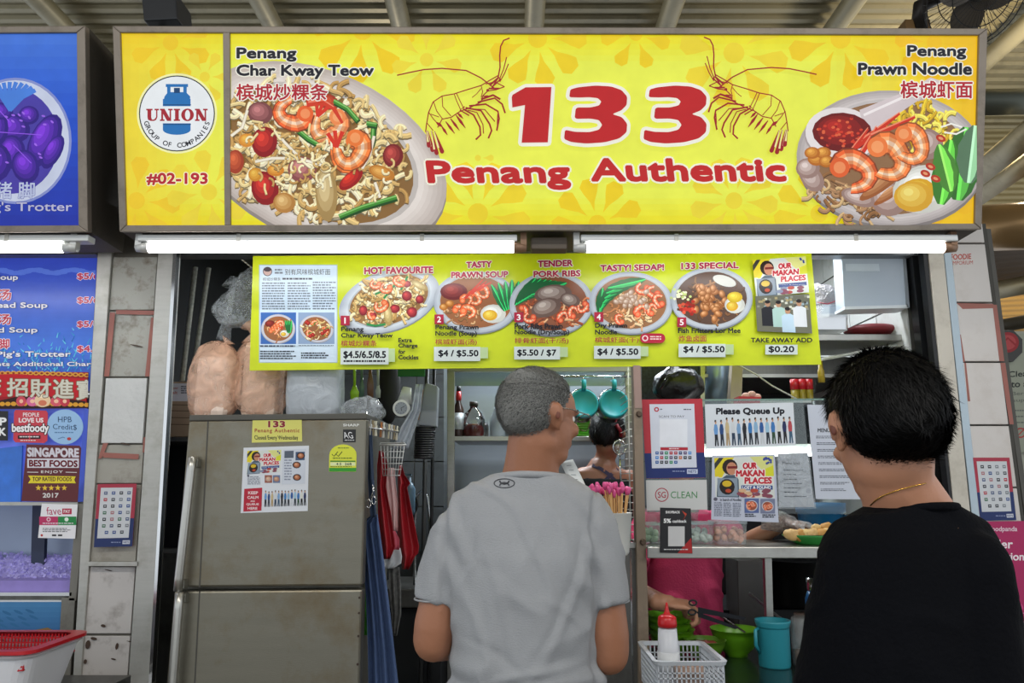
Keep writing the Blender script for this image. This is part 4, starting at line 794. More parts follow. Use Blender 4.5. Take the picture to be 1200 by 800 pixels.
for sx in (-1, 1):
    for sy in (-1, 1): part('leg', MB().box((bx-.2+sx*.4, 2.62+sy*.26, tblz/2-.015), (.03, .03, tblz-.03)), STEELD, tb)
# ================================================================ refrigerator and what is on and beside it
FY = 2.72
FRM = M('7f7b6e', .38, .75, .12, 3, .06, 50, (1, 1, 10), name='fridge_steel', dirt='6e5c3c', dirtscale=2.6, dirtamt=.75)
fr = thing('refrigerator', 'tall dull steel two door refrigerator with stains', 'refrigerator', P(300, 1142, FY+.3))
def fx(y): return 221.5-.086*(y-490), 430-.027*(y-488)
def fq_(y0, y1, i=0): a, b = fx(y0); c, d = fx(y1); return [(a+i, y0), (b-i, y0-2), (d-i, y1-2), (c+i, y1)]
part('body', MB().slab(fq_(489, 1125, 1), FY+.06, .56), M('6f6c62', .45, .6, .15, dirt='4a4234'), fr, .006)
part('top_cap', MB().slab(fq_(486, 493), FY-.004, .6), M('55534c', .5, .3), fr, .003)
ud = part('upper_door', MB().slab(fq_(492.5, 688), FY, .056), FRM, fr, .007)
ld = part('lower_door', MB().slab(fq_(692.5, 1090), FY, .056), FRM, fr, .007)
part('kick_plate', MB().slab(fq_(1094, 1138, 4), FY+.04, .1), BLK, fr)
gr_ = M('4e4c46', .6, .2)
part('groove', MB().slab([(243, 493), (244.5, 493), (234.5, 688), (233, 688)], FY-.0012, .004), gr_, ud); part('groove', MB().slab([(233, 693), (234.5, 693), (214, 1085), (212, 1085)], FY-.0012, .004), gr_, ld)
HDL = M('b9b7b0', .3, .9, .08, 5, 0, None, (1, 1, 10))
for dd, (xa, ya), (xb, yb) in ((ud, (225, 538), (208.5, 690)), (ld, (210.5, 697), (194, 905))):
    a, b = P(xa, ya, FY-.045), P(xb, yb, FY-.045); mb = MB().tube([a+Vector((0, .03, 0)), a, a*.92+b*.08, a*.08+b*.92, b, b+Vector((0, .03, 0))], [.012, .014, .0145, .0145, .014, .012], 12, flat=1.0)
    part('handle', mb, HDL, dd); [part('handle_mount', MB().box(q_+Vector((.004, .03, z_)), (.022, .035, .03)), M('77756c', .4, .6), dd, .003) for q_, z_ in ((a, -.012), (b, .012))]
p = Print((0, FY, 0)); p.text('SHARP', 402, 496.4, 421, 499.4, 'e4e4e0', .03); p.build('lettering', ud)
for k in range(4):
    y = (700, 718, 745, 778)[k]; part('screw', MB().cyl(P(fx(y)[1]-3, y, FY), P(fx(y)[1]-3, y, FY)+Vector((0, -.003, 0)), .004, n=8), M('3a2a20', .7), ld)
Yp = FY-.0012
o, _ = poster('badge', 'small black square badge with white letters at the fridge corner', 'sticker', [(402, 503), (417, 503), (416.7, 518), (401.8, 518)], Yp, '141414', .001)
p = Print((0, Yp, 0)); p.text('AG', 403.6, 506, 414.4, 513.6, 'e8e8e8', .0, shear=-.3); p.fake(404, 515, 415, 516.6, 1, 'c8c8c8', .7); p.build('lettering', o)
lab = [(385.5, 552.5), (385.8, 533)]+[(402+16*math.cos(PI+k*PI/10), 533+12.5*math.sin(PI+k*PI/10)) for k in range(1, 10)]+[(417.8, 533), (417.2, 552.5)]
o = solo('energy_label', 'yellow and green arched energy label on the fridge door', 'sticker', MB().slab(lab, Yp, .001), M('d8dc30', .35, 0, .02))
p = Print((0, Yp, 0)); p.poly([(385.8, 548), (417.4, 548), (417.2, 552.3), (385.7, 552.3)], '3a9a30'); p.rect(387, 539.5, 416.5, 541, '4a8a3a'); p.rect(387, 541.5, 416.5, 545.5, 'e4ecb0'); p.text('4.5', 394, 542, 400, 545, '30402a', .02); p.text('268', 404, 542, 412, 545, '30402a', .02); p.fake(390, 536, 413, 538, 1, '6a7a2a', .6); p.line([(389, 532), (391.5, 534.5), (396, 529)], .9, '3a4a20'); p.line([(394, 532), (396.5, 534.5), (401, 529)], .9, '3a4a20'); p.fake(396, 524, 409, 526, 1, '7a8a3a', .6); p.fake(387, 546.2, 412, 547.4, 1, '5a6a2a', .7); p.build('lettering', o)
q = [(296, 491.5), (353.5, 490.5), (354, 517), (295, 518.5)]
o, _ = poster('closing_notice', 'small yellow notice, 133 Penang Authentic, closed every Wednesday, on the fridge', 'notice', q, Yp, 'd9d46a', .0012)
p = Print((0, Yp, 0)); p.text('133', 314, 493, 334.5, 500.6, '8a1a30', .05, 'e8e0a0', .05); p.text('Penang Authentic', 298.5, 502, 351, 507.8, 'a84a3a', .02, sp_=1.2); p.text('Closed Every Wednesday', 299, 510, 350, 516.4, '3a3a30', .01, shear=-.2); p.build('lettering', o)
q = [(285.5, 524.5), (362, 522), (360.5, 598.5), (282, 601)]
o, _ = poster('queue_sheet', 'white paper sheet with magazine cuttings and a red queue here box, on the fridge', 'notice', q, Yp, 'd9dce2', .0012)
p = Print((0, Yp, 0)); w = wq(q); makan(p, wq([w(6, 5), w(58, 5), w(57, 39), w(6, 41)]))
def people_row(p, w, u0, u1, v0, v1, n, seed=0):
    rr = random.Random(seed); ts = ['6a9ad0', '2a4a80', 'c8b48a', 'd0d4d8', '7aa0c8', '24242c', '3a7ab8', '8ab0d0', '2f5a9a', '9ac0d8', '3f78b8', 'd8d8d0', '28305a', 'b84a50', '5a8aa0']; ls = ['20242e', '2a3040', 'b09468', '2f4058', '35506a', '1c1c22', '26303c', '30343c', 'c8ccd0', '28303c', '34503c', '20201c', '26262c', '40607a', '282c34']
    for k in range(n):
        u = u0+(u1-u0)*(k+.5)/n; wd = (u1-u0)/n*.46; h = (v1-v0); top = v0+h*(.02+.08*rr.random())
        def Q(*pts): p.poly([w(u+a*wd, top+(v1-top)*b) for a, b in pts], Q.c)
        Q.c = ls[k % 15]; Q((-.55, .48), (.6, .48), (.75, .75), (.9, .96), (.45, 1), (.2, .72), (-.1, .99), (-.6, .97), (-.5, .7))
        Q.c = ts[k % 15]; Q((-.5, .17), (0, .13), (.55, .18), (.8, .34), (.65, .54), (-.6, .54), (-.8, .36))
        Q.c = 'c89a7a'; Q((-.35, .04), (.25, .02), (.4, .09), (.1, .16), (-.2, .15)); Q.c = '2a2220'; Q((-.45, .06), (-.3, -.01), (.2, -.01), (.3, .03), (-.15, .08))
p.fake(*w(8, 44), *w(28, 58), 6, '7a808c', .5, 3); p.ell(*w(9, 43), 1.4, 1.4, '5a5a6a', n=8); q_ = w(34, 43); p.rect(q_[0], q_[1], q_[0]+8.6, q_[1]+9, '9a5a4a'); p.shade(q_[0]+4.3, q_[1]+4.6, 3.4, 3, 'b89a8a', 'e8c0a0'); p.rect(q_[0]+9.6, q_[1], q_[0]+18, q_[1]+9, '6a7a9a'); p.shade(q_[0]+13.8, q_[1]+4.6, 3.4, 3, 'a87a6a', 'e0b890')
p.poly([w(61, 5), w(96, 5), w(95, 58), w(60, 58)], 'cdd2dc'); p.fake(*w(63, 20), *w(75, 54), 8, '8a90a0', .5, 5); p.poly([w(63, 7), w(77, 7), w(77, 18), w(63, 18)], '5a6270'); p.poly([w(80, 9), w(94, 9), w(94, 22), w(80, 22)], '4a5a78'); 
for u, v in ((82, 29), (83, 48), (88, 15)): x, y = w(u, v); p.ell(x, y, 5, 4, '2a2a30', n=12); p.shade(x, y, 3.6, 3, 'a05a3a', 'e0a880')
p.poly([w(4, 63), w(31, 62), w(31, 97), w(4, 98)], 'b8283c')
for t, v0, v1, a, b_ in (('KEEP', 67, 72, 10, 25), ('CALM', 74, 79, 9, 26), ('AND', 81, 83.5, 14, 21), ('QUEUE', 85, 89.5, 8, 27), ('HERE', 91, 95.5, 10, 25)): x0, y0 = w(a, v0); x1, y1 = w(b_, v1); p.text(t, x0, y0, x1, y1, 'f0dcdc', .03)
people_row(p, w, 34, 98, 66, 92, 13, 1)
p.build('printed_face', o)
# ---- bags on top
TZ = P(300, 488, FY).z+.002
def bag(name, label, x0, x1, y0, Y, dp, mat, knot=None, seed=0, base=None, amp=.012, group=None, sq=2.6):
    zb = TZ if base is None else base; a, b = P(x0, y0, Y), P(x1, y0, Y); wd, h = b.x-a.x, a.z-zb; c = Vector(((a.x+b.x)/2, Y, zb+h/2)); mb = MB(); off = Vector((seed*7.3, seed*3.1, 0))
    def fn(q, u):
        k = abs(u.x)**sq+abs(u.y)**sq+abs(u.z)**sq; s_ = k**(-1/sq); q = Vector((u.x*s_*wd/2, u.y*s_*dp/2, u.z*s_*h/2))
        n1 = noise.noise(q*9+off)*amp*1.6+abs(noise.noise(Vector((q.x*34, q.y*34, q.z*12))+off))*amp*.8; q = q+u*n1
        if q.z < -h/2: q.z = -h/2
        return q
    mb.ell(c, (1, 1, 1), None, 40, 30, fn)
    if knot:
        kx, ky = knot; kp = P(kx, ky, Y); tp = c+Vector(((kp.x-c.x)*.6, 0, h/2-.01)); mb.tube([tp-Vector((0, 0, .04)), tp, (tp+kp)/2, kp], [.05, .018, .012, .03], 12)
    return solo(name, label, 'bag', mb, mat, group)
PEACH = film_mat('peach_film', 'f4c6a8', .3, .14, .9, 14, 1.2); CLEARF = film_mat('clear_film', 'd4dade', .2, .08, 1., 24, .9); MILK = film_mat('milky_film', 'b4bac0', .75, .25, .5, 12, .5)
def contents(name, label, x0, x1, y0, Y, dp, col, seed):
    mb = MB(); a, b = P(x0, y0, Y), P(x1, y0, Y); n = 1
    for k in range(n): z0 = TZ+(a.z-TZ)*k/n; mb.box(((a.x+b.x)/2, Y, z0+(a.z-TZ)/n/2), ((b.x-a.x), dp, (a.z-TZ)/n*.93))
    return solo(name, label, 'packet', mb, M(col, .6, 0, .1), None, .03)
bag('plastic_bag', 'knotted peach plastic bag at the left end of the fridge top', 227, 283, 402, 3.0, .19, PEACH, (268, 398), 1); contents('packet', 'pale packet showing inside the left peach bag', 236, 274, 416, 3.0, .12, 'e6d0c0', 1)
bag('plastic_bag', 'taller knotted peach plastic bag next to the menu board, on the fridge', 282, 342, 388, 3.06, .2, PEACH, (290, 380), 2); contents('packet', 'pale packet showing inside the taller peach bag', 291, 333, 398, 3.06, .13, 'e0c6b2', 2)
o = bag('clear_bag', 'crumpled clear plastic bag high behind the menu board corner', 262, 312, 322, 3.12, .17, CLEARF, (262, 398), 3, P(280, 385, 3.12).z, .04)
bag('plastic_container', 'milky translucent plastic tub bag on the fridge under the menu board', 343, 402, 420, 3.02, .17, MILK, None, 4, None, .006, sq=7)
bag('crumpled_bag', 'loosely crumpled clear bag at the right end of the fridge top', 401, 452, 470, 2.98, .16, CLEARF, None, 5, None, .02)
# ---- left of the fridge
sh = thing('side_shelf', 'dull steel shelf rack squeezed between pillar and fridge', 'shelf', P(205, 1000, 3.42))
for yy in (512, 648): part('shelf_board', MB().rect(150, yy, 250, yy+5, 3.3, .34), STEELD, sh)
part('side_panel', MB().slab([(168, 653), (246, 653), (235, 1040), (160, 1040)], 3.32, .3), STEELD, sh); part('back_panel', MB().rect(150, 517, 250, 648, 3.6, .02), M('14161c', .8), sh)
bx_ = thing('cardboard_box', 'beige cardboard box with a white printed label beside the fridge', 'box', P(210, 511, 3.38))
part('carton', MB().rect(186, 447, 236, 511.5, 3.36, .2), M('b39a80', .8, 0, .1), bx_, .003)
p = Print((0, 3.36, 0)); p.rect(197, 441+8, 228, 470, 'd8d8e0'); p.text('Super', 198.5, 453, 209, 456.5, 'b84a3a', .01); p.text('Salt', 200, 458, 208, 461.5, 'b84a3a', .01); p.fake(212, 452, 226, 462, 4, '5a5a6a', .5); 
for y in (474, 481, 489, 497): p.line([(197, y), (229, y+.6)], .9, '6a5545')
p.build('lettering', bx_)
SPK = M('a5a59b', .7, 0, .8, 60, name='speckled_rod')
for nm, a, b, yy in (('left one of two speckled grey rods leaning in the dark corner', (229, 313), (213.5, 446), 3.46), ('right one of two speckled grey rods leaning in the dark corner', (244.5, 314), (225, 446), 3.5)):
    solo('rod', nm, 'rod', MB().tube([P(a[0], a[1], yy+.04), P(b[0], b[1], yy)], .0125, 4), SPK)
# ---- right side of the fridge: rail with clips and hanging cloths
def cloth(name, label, cat, rows, Y, mat, fold=.012, nf=3, seed=0, th=.003, group=None):
    g = []; n = 22; ys = []
    for (y0, a0, b0), (y1, a1, b1) in zip(rows, rows[1:]):
        k = max(2, int((y1-y0)/5))
        for i in range(k+(1 if (y1, a1, b1) == rows[-1] else 0)): t = i/k; ys.append((y0+(y1-y0)*t, a0+(a1-a0)*t, b0+(b1-b0)*t))
    for j, (y, a, b) in enumerate(ys):
        r = []
        for i in range(n):
            u = i/(n-1); x = a+(b-a)*u; dY = fold*math.sin(u*PI*2*nf+seed+.4*math.sin(j*.15))*min(1, j/6+.25)+.006*noise.noise(Vector((u*3, j*.12, seed))); r.append(P(x, y, Y+dY))
        g.append(r)
    return solo(name, label, cat, MB().sheet(g, th), mat, group)
rl = thing('hanging_rail', 'thin steel rail beside the fridge holding clips and cloths', 'rail', P(450, 505, 2.95))
part('bar', MB().tube([P(429, 500, 2.76), P(478, 508, 3.1)], .004, 8), CHROME, rl)
part('upper_bar', MB().tube([P(429, 482, 2.78), P(432, 500, 2.77)], .003, 6), CHROME, rl)
rr = random.Random(3); CL = ['d8d0b0', 'c8c8c4', '9a8a6a', 'e0dcc8', '5a5a58', 'b0703a', 'd8d8d0', '7a7a78']
for k in range(14):
    x = 431+k*3.1; y = 496+k*.7; Yk = 2.77+k*.022; c = P(x, y, Yk); o = solo('clothes_peg', ('first', 'second', 'third', 'fourth', 'fifth', 'sixth', 'seventh', 'eighth', 'ninth', 'tenth', 'eleventh', 'twelfth', 'thirteenth', 'fourteenth')[k]+' small peg on the steel rail, counted from the fridge', 'peg', MB().box(c+Vector((0, 0, -.012)), (.0045, .006, .055), (0, rr.uniform(-.15, .15), 0)).box(c+Vector((.002, -.006, -.012)), (.004, .003, .055), (.1, rr.uniform(-.15, .15), 0)).cyl(c+Vector((-.006, 0, -.006)), c+Vector((.006, 0, -.006)), .006, n=8), M(CL[k % 8], .5), 'pegs on the rail by the fridge')
NAVY = M('40547a', .85, 0, .2, 40, .2, 120, name='navy_cloth'); 
cloth('strap', 'narrow dark blue strap hanging above the navy apron', 'strap', [(505, 429, 436), (560, 431, 438), (606, 434, 441)], 2.79, M('27374f', .8), .004, 1)
cloth('apron', 'long slate blue apron hanging from the corner of the fridge', 'apron', [(602, 437, 442), (614, 421, 444), (650, 425, 449), (700, 429, 455), (760, 431, 462), (830, 432, 470), (900, 434, 474), (960, 436, 476)], 2.82, NAVY, .016, 3)
CRED = M('a01c26', .4, 0, .2, 20, .3, 40, name='red_plastic')
cloth('red_bag', 'red plastic bag hanging left, next to the apron', 'bag', [(528, 444, 449), (545, 442, 455), (570, 442, 452), (600, 443, 458), (640, 445, 463), (648, 447, 460), (655, 450, 457)], 2.95, CRED, .014, 1.4, 1)
cloth('red_bag', 'larger red plastic bag hanging furthest right of the cloths', 'bag', [(545, 468, 471), (556, 466, 474), (566, 466, 481), (571, 466, 477), (600, 465, 483), (640, 466, 491), (648, 467, 490), (652, 470, 486), (667, 471, 479)], 3.1, CRED, .022, 1.3, 2)
cloth('pale_cloth', 'pale pink cloth strip hanging between the two red bags', 'cloth', [(548, 449, 462), (590, 454, 466), (622, 456, 466)], 3.0, M('c9a8a6', .8, 0, .1), .006, 2, 3)
cloth('pink_cloth', 'small crumpled pink cloth below the pale strip', 'cloth', [(622, 456, 463), (632, 455, 468), (644, 456, 468)], 2.98, M('c2586a', .8), .006, 2, 4)
cloth('white_cloth', 'white rag hanging below the left red bag', 'cloth', [(642, 450, 469), (652, 448, 471), (660, 449, 470), (666, 449, 461)], 3.04, M('c8ccd0', .8), .005, 2, 5)
cloth('mesh_bag', 'dark and white checked mesh bag hanging under the white rag', 'bag', [(664, 455, 468), (690, 456, 470), (720, 459, 470), (745, 460, 465)], 3.06, M('5a5a58', .8, 0, .9, 70), .006, 2, 6)
cloth('green_tag', 'narrow green strip beside the lower fridge door', 'strip', [(684, 427, 432), (744, 427, 431)], 2.86, M('4aa02a', .6), .001, 1, 7)
# wire basket with a metal loop
wb = thing('wire_basket', 'small white wire basket hanging beside the fridge', 'basket', P(462, 562, 2.92)); WW = M('c9c9c4', .35, .4)
mb = MB()
for k in range(8): mb.tube([P(446+k*4, 521, 2.92), P(449+k*2.8, 558, 2.92)], .0014, 5)
for k in range(6): mb.tube([P(446+k*.5, 522+k*7, 2.915), P(475-k*1.2, 522+k*7, 2.915)], .0014, 5)
part('wire_grid', mb, WW, wb); part('rim', MB().tube([P(445, 521, 2.9), P(476, 521, 2.9), P(474, 519, 2.99), P(446, 519, 2.99), P(445, 521, 2.9)], .0025, 6), WW, wb)
solo('scissors', 'small steel scissors hanging in front of the dark strap', 'scissors', MB().tube([P(432+2.6*math.cos(t*.7), 590+5*math.sin(t*.7), 2.77) for t in range(10)], .002, 6).tube([P(438+2.4*math.cos(t*.7), 586+5*math.sin(t*.7), 2.77) for t in range(10)], .002, 6).tube([P(434, 585, 2.77), P(439, 570, 2.77)], .002, 6).tube([P(437, 581, 2.77), P(437, 568, 2.77)], .002, 6), CHROME)
# utensils hanging behind the menu board
U = 3.15
rl2 = thing('utensil_rail', 'dark rail behind the lower edge of the menu board', 'rail', P(445, 425, U)); part('bar', MB().tube([P(395, 424, U+.02), P(520, 424, U+.02)], .005, 8), STEELD, rl2)
def utensil(name, label, x, y0, y1, w_, hw, col, headh):
    t = thing(name, label, 'utensil', P(x, y1, U)); part('shaft', MB().tube([P(x, y0, U), P(x, y1-headh, U)], .006, 8), M(col, .4), t)
    a, b, c = P(x, y1-headh-2, U), P(x, y1-headh*.6, U), P(x, y1, U); part('head', MB().tube([a, (a+b)/2, b, c], [(.006, .004), (hw*.6, .005), (hw, .005), (hw*.85, .004)], 14, side=(1, 0, 0)), M(col, .35), t)
utensil('spatula', 'lime green spatula hanging behind the menu board', 415.5, 424, 469, 0, .019, '9ac81e', 16)
utensil('scoop', 'dull green scoop hanging right of the lime spatula', 424, 424, 466, 0, .011, '4f6a5a', 22)
utensil('wooden_paddle', 'brown wooden paddle hanging behind the menu board', 434, 424, 469, 0, .014, '6a4a38', 34)
utensil('tongs', 'pale steel tongs hanging right of the wooden paddle', 443, 424, 466, 0, .011, '9aa098', 14)
solo('black_bag', 'black bag hanging in the shade behind the clock', 'bag', MB().ell(P(456, 455, U+.2), (.05, .05, .16)), DARK)
solo('green_board', 'green cutting board edge under the menu board', 'board', MB().rect(466, 428, 498, 441, U+.1, .012), M('146a38', .5), bevel=.003)
ck = thing('clock', 'small white round clock with a black dial below the menu board', 'clock', P(470, 488, 3.05)); c = P(470, 478, 3.05)
part('case', MB().cyl(c, c+Vector((0, .03, 0)), .033, n=28).tube([c+Vector((.01, .015, .02)), c+Vector((.02, .015, .085))], [(.03, .014), (.018, .012)], 12, side=(1, 0, 0)), M('b9bbb6', .4), ck); part('dial', MB().cyl(c+Vector((0, -.001, 0)), c+Vector((0, .001, 0)), .025, n=24), M('7c8288', .3), ck)
mb = MB()
for k in range(12): a = k*PI/6; mb.box(c+Vector((.02*math.cos(a), -.0015, .02*math.sin(a))), (.004, .001, .0016), (0, -a, 0))
part('hour_marks', mb, BLK, ck)
for an, l in ((.5, .016), (-1.3, .012)): part('hand', MB().box(c+Vector((l/2*math.cos(an), -.002, l/2*math.sin(an))), (l, .001, .002), (0, -an, 0)), BLK, ck)
cloth('clear_sleeve', 'clear plastic sleeve hanging diagonally right of the clock', 'sleeve', [(450, 487, 496), (480, 482, 493), (500, 470, 487), (526, 458, 478)], 3.02, film_mat('sleeve_film', 'aab2ba', .65, .2, .5, 20, .4), .008, 2, 3)
gb = thing('storage_tube', 'grey plastic holder with a black ribbed bin hanging right of the clock', 'holder', P(500, 535, 3.16)); part('holder', MB().slab([(499, 448), (513, 452), (511, 500), (489, 498), (492, 470)], 3.12, .08), M('7c8187', .5), gb, .006)
a, b = P(499, 500, 3.16), P(496, 535, 3.16); mb = MB(); 
for k in range(14): t = k/13; q = a.lerp(b, t); mb.cyl(q, q+Vector((0, 0, -.008)), .044-.003*t, .040-.003*t, 20)
part('ribbed_bin', mb, M('1c1d20', .35), gb)
part('strap', MB().slab([(494, 456), (496.5, 456), (491, 492), (488.5, 491)], 3.11, .004), M('7a5a3a', .6), gb)
# sink corner deep inside
snk = thing('sink', 'dark steel sink with a curved tap deep in the kitchen', 'sink', P(505, 900, 3.9)); part('basin', MB().slab([(440, 690), (519, 690), (517, 712), (436, 712)], 3.75, .5), STEELD, snk, .005)
part('cabinet', MB().slab([(444, 713), (518, 713), (512, 985), (430, 985)], 3.8, .42), M('26282b', .6, .3), snk)
part('tap', MB().tube([P(486, 690, 3.9), P(486, 610, 3.9), P(489, 580, 3.9), P(495, 574, 3.9), P(501, 582, 3.9), P(504, 610, 3.9), P(504, 640, 3.9)], .008, 10), M('b8babc', .2, .9), snk)
part('hose', MB().tube([P(486+3*math.sin(k*.5), 640-k*3.2, 3.86) for k in range(20)], .006, 8), BLK, snk)
solo('soap_bottle', 'pale blue translucent pump bottle by the dark sink', 'bottle', MB().lathe(P(478, 603, 3.8), [(.0, 0), (.032, 0), (.034, .01), (.034, .12), (.02, .15), (.012, .155), (.012, .18), (0, .18)]).box(P(478, 603, 3.8)+Vector((-.012, 0, .19)), (.05, .012, .012)), M('5a7488', .3, 0, .1, alpha=.9))
for nm, x0, x1, yy, mt in (('dark grey riser pipe left of the steel cabinet', 498, 503, 3.7, M('5a5c5e', .4, .6)), ('black riser pipe next to the steel cabinet', 507, 511, 3.75, M('2a2b2e', .5, .3))): a = P((x0+x1)/2, 430, yy); solo('riser_pipe', nm, 'pipe', MB().tube([(a.x, yy, CZ), (a.x, yy, KZ)], (x1-x0)/2*S(yy), 12), mt)
ORD = ['first', 'second', 'third', 'fourth', 'fifth', 'sixth', 'seventh', 'eighth', 'ninth', 'tenth', 'eleventh', 'twelfth']
# ================================================================ back of the kitchen
CY = 4.15
cb = thing('steel_cabinet', 'open stainless steel shelf cabinet at the back of the kitchen', 'cabinet', P(625, 930, CY+.2))
part('post', MB().rect(524, 418, 532.5, 935, CY, .035), STEEL, cb, .002); part('post', MB().rect(733, 418, 741, 935, CY, .035), STEEL, cb, .002)
part('top_rail', MB().rect(524, 428, 741, 435, CY-.002, .04), STEEL, cb, .002)
part('back_panel', MB().rect(520, 418, 745, 930, CY+.5, .01), M('8d949a', .3, .6, .12, 3, .03, 50, (1, 1, 8)), cb)
for yy, n_ in ((511, 'shelf'), (600, 'shelf'), (760, 'shelf')): part(n_, MB().rect(532, yy, 733, yy+5.5, CY+.002, .47), STEEL, cb, .002)
part('panel', MB().rect(532, 435, 733, 452, CY+.2, .01), M('8fa3ae', .25, .6), cb)
def lz(px, py, Y): return P(px, py, Y)
ZS = P(600, 511, CY).z+.001
def at_(px, Y): return Vector(((px-600)/FPX*S(Y, 500)*FPX, Y, ZS))
sb = thing('sauce_bottle', 'dark sauce bottle with a red neck and white label on the cabinet shelf', 'bottle', at_(537, CY+.08)); c = at_(537, CY+.08)
part('body', MB().lathe(c, [(0, 0), (.028, 0), (.03, .01), (.03, .15), (.014, .19), (.012, .25), (0, .25)]), M('3a2a24', .15, 0, .1), sb); part('cap', MB().lathe(c+Vector((0, 0, .2)), [(.0145, 0), (.0155, .02), (.013, .05), (0, .05)]), M('b01c20', .4), sb); part('label', MB().lathe(c+Vector((0, 0, .04)), [(.0306, 0), (.0306, .09)]), M('b9bfc4', .5), sb); part('stopper', MB().lathe(c+Vector((0, 0, .25)), [(.012, 0), (.012, .03), (0, .03)]), BLK, sb)
jr = thing('glass_jar', 'round glass jar half full of red chilli beside the sauce bottle', 'jar', at_(555, CY+.1)); c = at_(555, CY+.1)
part('glass', MB().lathe(c, [(0, 0), (.055, 0), (.062, .012), (.064, .09), (.05, .13), (.024, .155), (.02, .17)]), glass_mat('jar_glass', (.8, .82, .8), .05, 2.), jr); part('chilli', MB().lathe(c+Vector((0, 0, .003)), [(0, 0), (.054, 0), (.058, .03), (.052, .055), (.03, .068), (0, .07)]), M('7a1a18', .4, 0, .4, 40), jr); part('lid', MB().lathe(c+Vector((0, 0, .17)), [(.024, 0), (.024, .025), (0, .025)]), M('2a2418', .4), jr)
for k, dx in enumerate((-.052, .05)): solo('dark_jar', ('dark jar behind the chilli jar, left side', 'dark jar behind the chilli jar, right side')[k], 'jar', MB().lathe(c+Vector((dx, .11, 0)), [(0, 0), (.03, 0), (.03, .07), (.02, .09), (0, .09)]), M('201c1a', .3))
wb_ = solo('white_bottle', 'milky white plastic bottle at the right on the cabinet shelf', 'bottle', MB().lathe(at_(583, CY+.1), [(0, 0), (.04, 0), (.043, .01), (.04, .1), (.02, .15), (.016, .17), (0, .17)]), M('9aa4ac', .3, 0, .06))
wc = solo('white_tub', 'white plastic tub partly hidden behind the grey haired head', 'tub', MB().lathe(at_(603, CY+.12), [(0, 0), (.05, 0), (.056, .1), (.058, .11), (0, .115)]), M('b4bcc2', .4))
GP = M('4fa51e', .35, 0, .12, name='green_plastic')
for px0, yb, n_, rad, lab in ((682, 511, 8, .075, 'green plate in the upper stack behind the grey haired man'), (672, 600, 12, .1, 'green plate in the lower stack behind the paper receipt')):
    zb = P(600, yb, CY).z+.001; X = at_(px0, CY+.13).x; first = None
    for k in range(n_):
        loc = Vector((X, CY+.13, zb+k*.0125))
        if first is None:
            first = solo('green_plate', lab, 'plate', MB().lathe(loc, [(0, .002), (rad*.7, .002), (rad*.75, .0), (rad*.8, .004), (rad, .012), (rad, .0145), (rad*.9, .011), (rad*.72, .006), (0, .006)]), GP, 'green plates in the '+('upper' if yb == 511 else 'lower')+' stack'); o0 = first.location.copy()
        else: dup(first, o0+Vector((0, 0, k*.0125)), None if k == n_-1 else lab+', '+ORD[k]+' from the bottom')
    first['label'] = lab+', the lowest'; bpy.context.scene.collection.objects[-1]['label'] = lab+', the topmost'
# jugs hanging face on
TQ = M('2caebc', .4, 0, .08, name='turquoise_plastic')
for x, lab in ((684, 'turquoise lidded clear jug hanging left, beside the grey haired head'), (719.5, 'turquoise lidded clear jug hanging right, above the woman at the back')):
    Yj = 3.5; c = P(x, 473, Yj); r = 17.2*S(Yj); t = thing('jug', lab, 'jug', c-Vector((0, 0, r)), 'hanging turquoise jugs')
    R = Euler((PI/2-.12, 0, 0)).to_matrix()
    part('lid', MB().lathe(c, [(0, 0.012), (r*.82, .012), (r*.86, .016), (r*.97, .014), (r, .006), (r, -.02), (r*.96, -.02)], 36, R), TQ, t)
    part('jar', MB().lathe(c+Vector((0, .015, .01)), [(r*.97, 0), (r*1.06, -.03), (r*1.1, -.12), (r*.9, -.17), (0, -.18)], 32, R), glass_mat('jug_clear', (.72, .82, .86), .1, 2.5), t)
    part('handle', MB().tube([c+Vector((0, -.012, r*.9)), c+Vector((0, -.03, r*1.1)), c+Vector((0, -.03, r*1.55)), c+Vector((0, .02, r*1.6))], [(.011, .006)]*4, 10, side=(1, 0, 0)), TQ, t)
    part('hook', MB().tube([c+Vector((0, .02, r*1.5)), c+Vector((0, .0, r*1.72)), c+Vector((0, .02, r*1.9))], .003, 6), CHROME, t)
solo('hanging_bar', 'thin steel bar from which the turquoise jugs hang', 'rail', MB().tube([P(655, 441, 3.52), P(746, 441, 3.52)], .005, 8), CHROME)
# skimmer
sk = thing('skimmer', 'steel skimmer ladle hanging upside down beside the wire rack', 'utensil', P(727, 570, 3.3)); c = P(726, 524, 3.3)
part('ring', MB().tube([c+Vector((.027*math.cos(k*PI/8), 0, .03*math.sin(k*PI/8))) for k in range(17)], .0035, 8), CHROME, sk); mb = MB()
for k in range(-3, 4): h = math.sqrt(max(0, 1-(k/4)**2))*.028; mb.tube([c+Vector((k*.0065, .004, -h)), c+Vector((k*.0065, .004, h))], .001, 4).tube([c+Vector((-h, .004, k*.007)), c+Vector((h, .004, k*.007))], .001, 4)
part('mesh', mb, CHROME, sk); part('handle', MB().tube([c-Vector((0, 0, .03)), P(728, 575, 3.3)], .004, 8), CHROME, sk)
# wire rack next to the post
wr = thing('wire_rack', 'tall white wire rack standing behind the brown steel post', 'rack', P(741, 625, 3.05)); mb = MB()
for k in range(3): mb = MB().tube([P(736+k*4.6, 428, 3.05), P(739+k*4.8, 640, 3.05)], .0028, 6); part('upright', mb, WW, wr)
mb = MB()
for k in range(24): y = 434+k*8.6; a = P(735.6+k*.14, y, 3.05); mb.tube([a, P(747+k*.14, y, 3.05)], .0018, 5).tube([a, a+Vector((0, .22, 0))], .0018, 5)
part('cross_wires', mb, WW, wr)
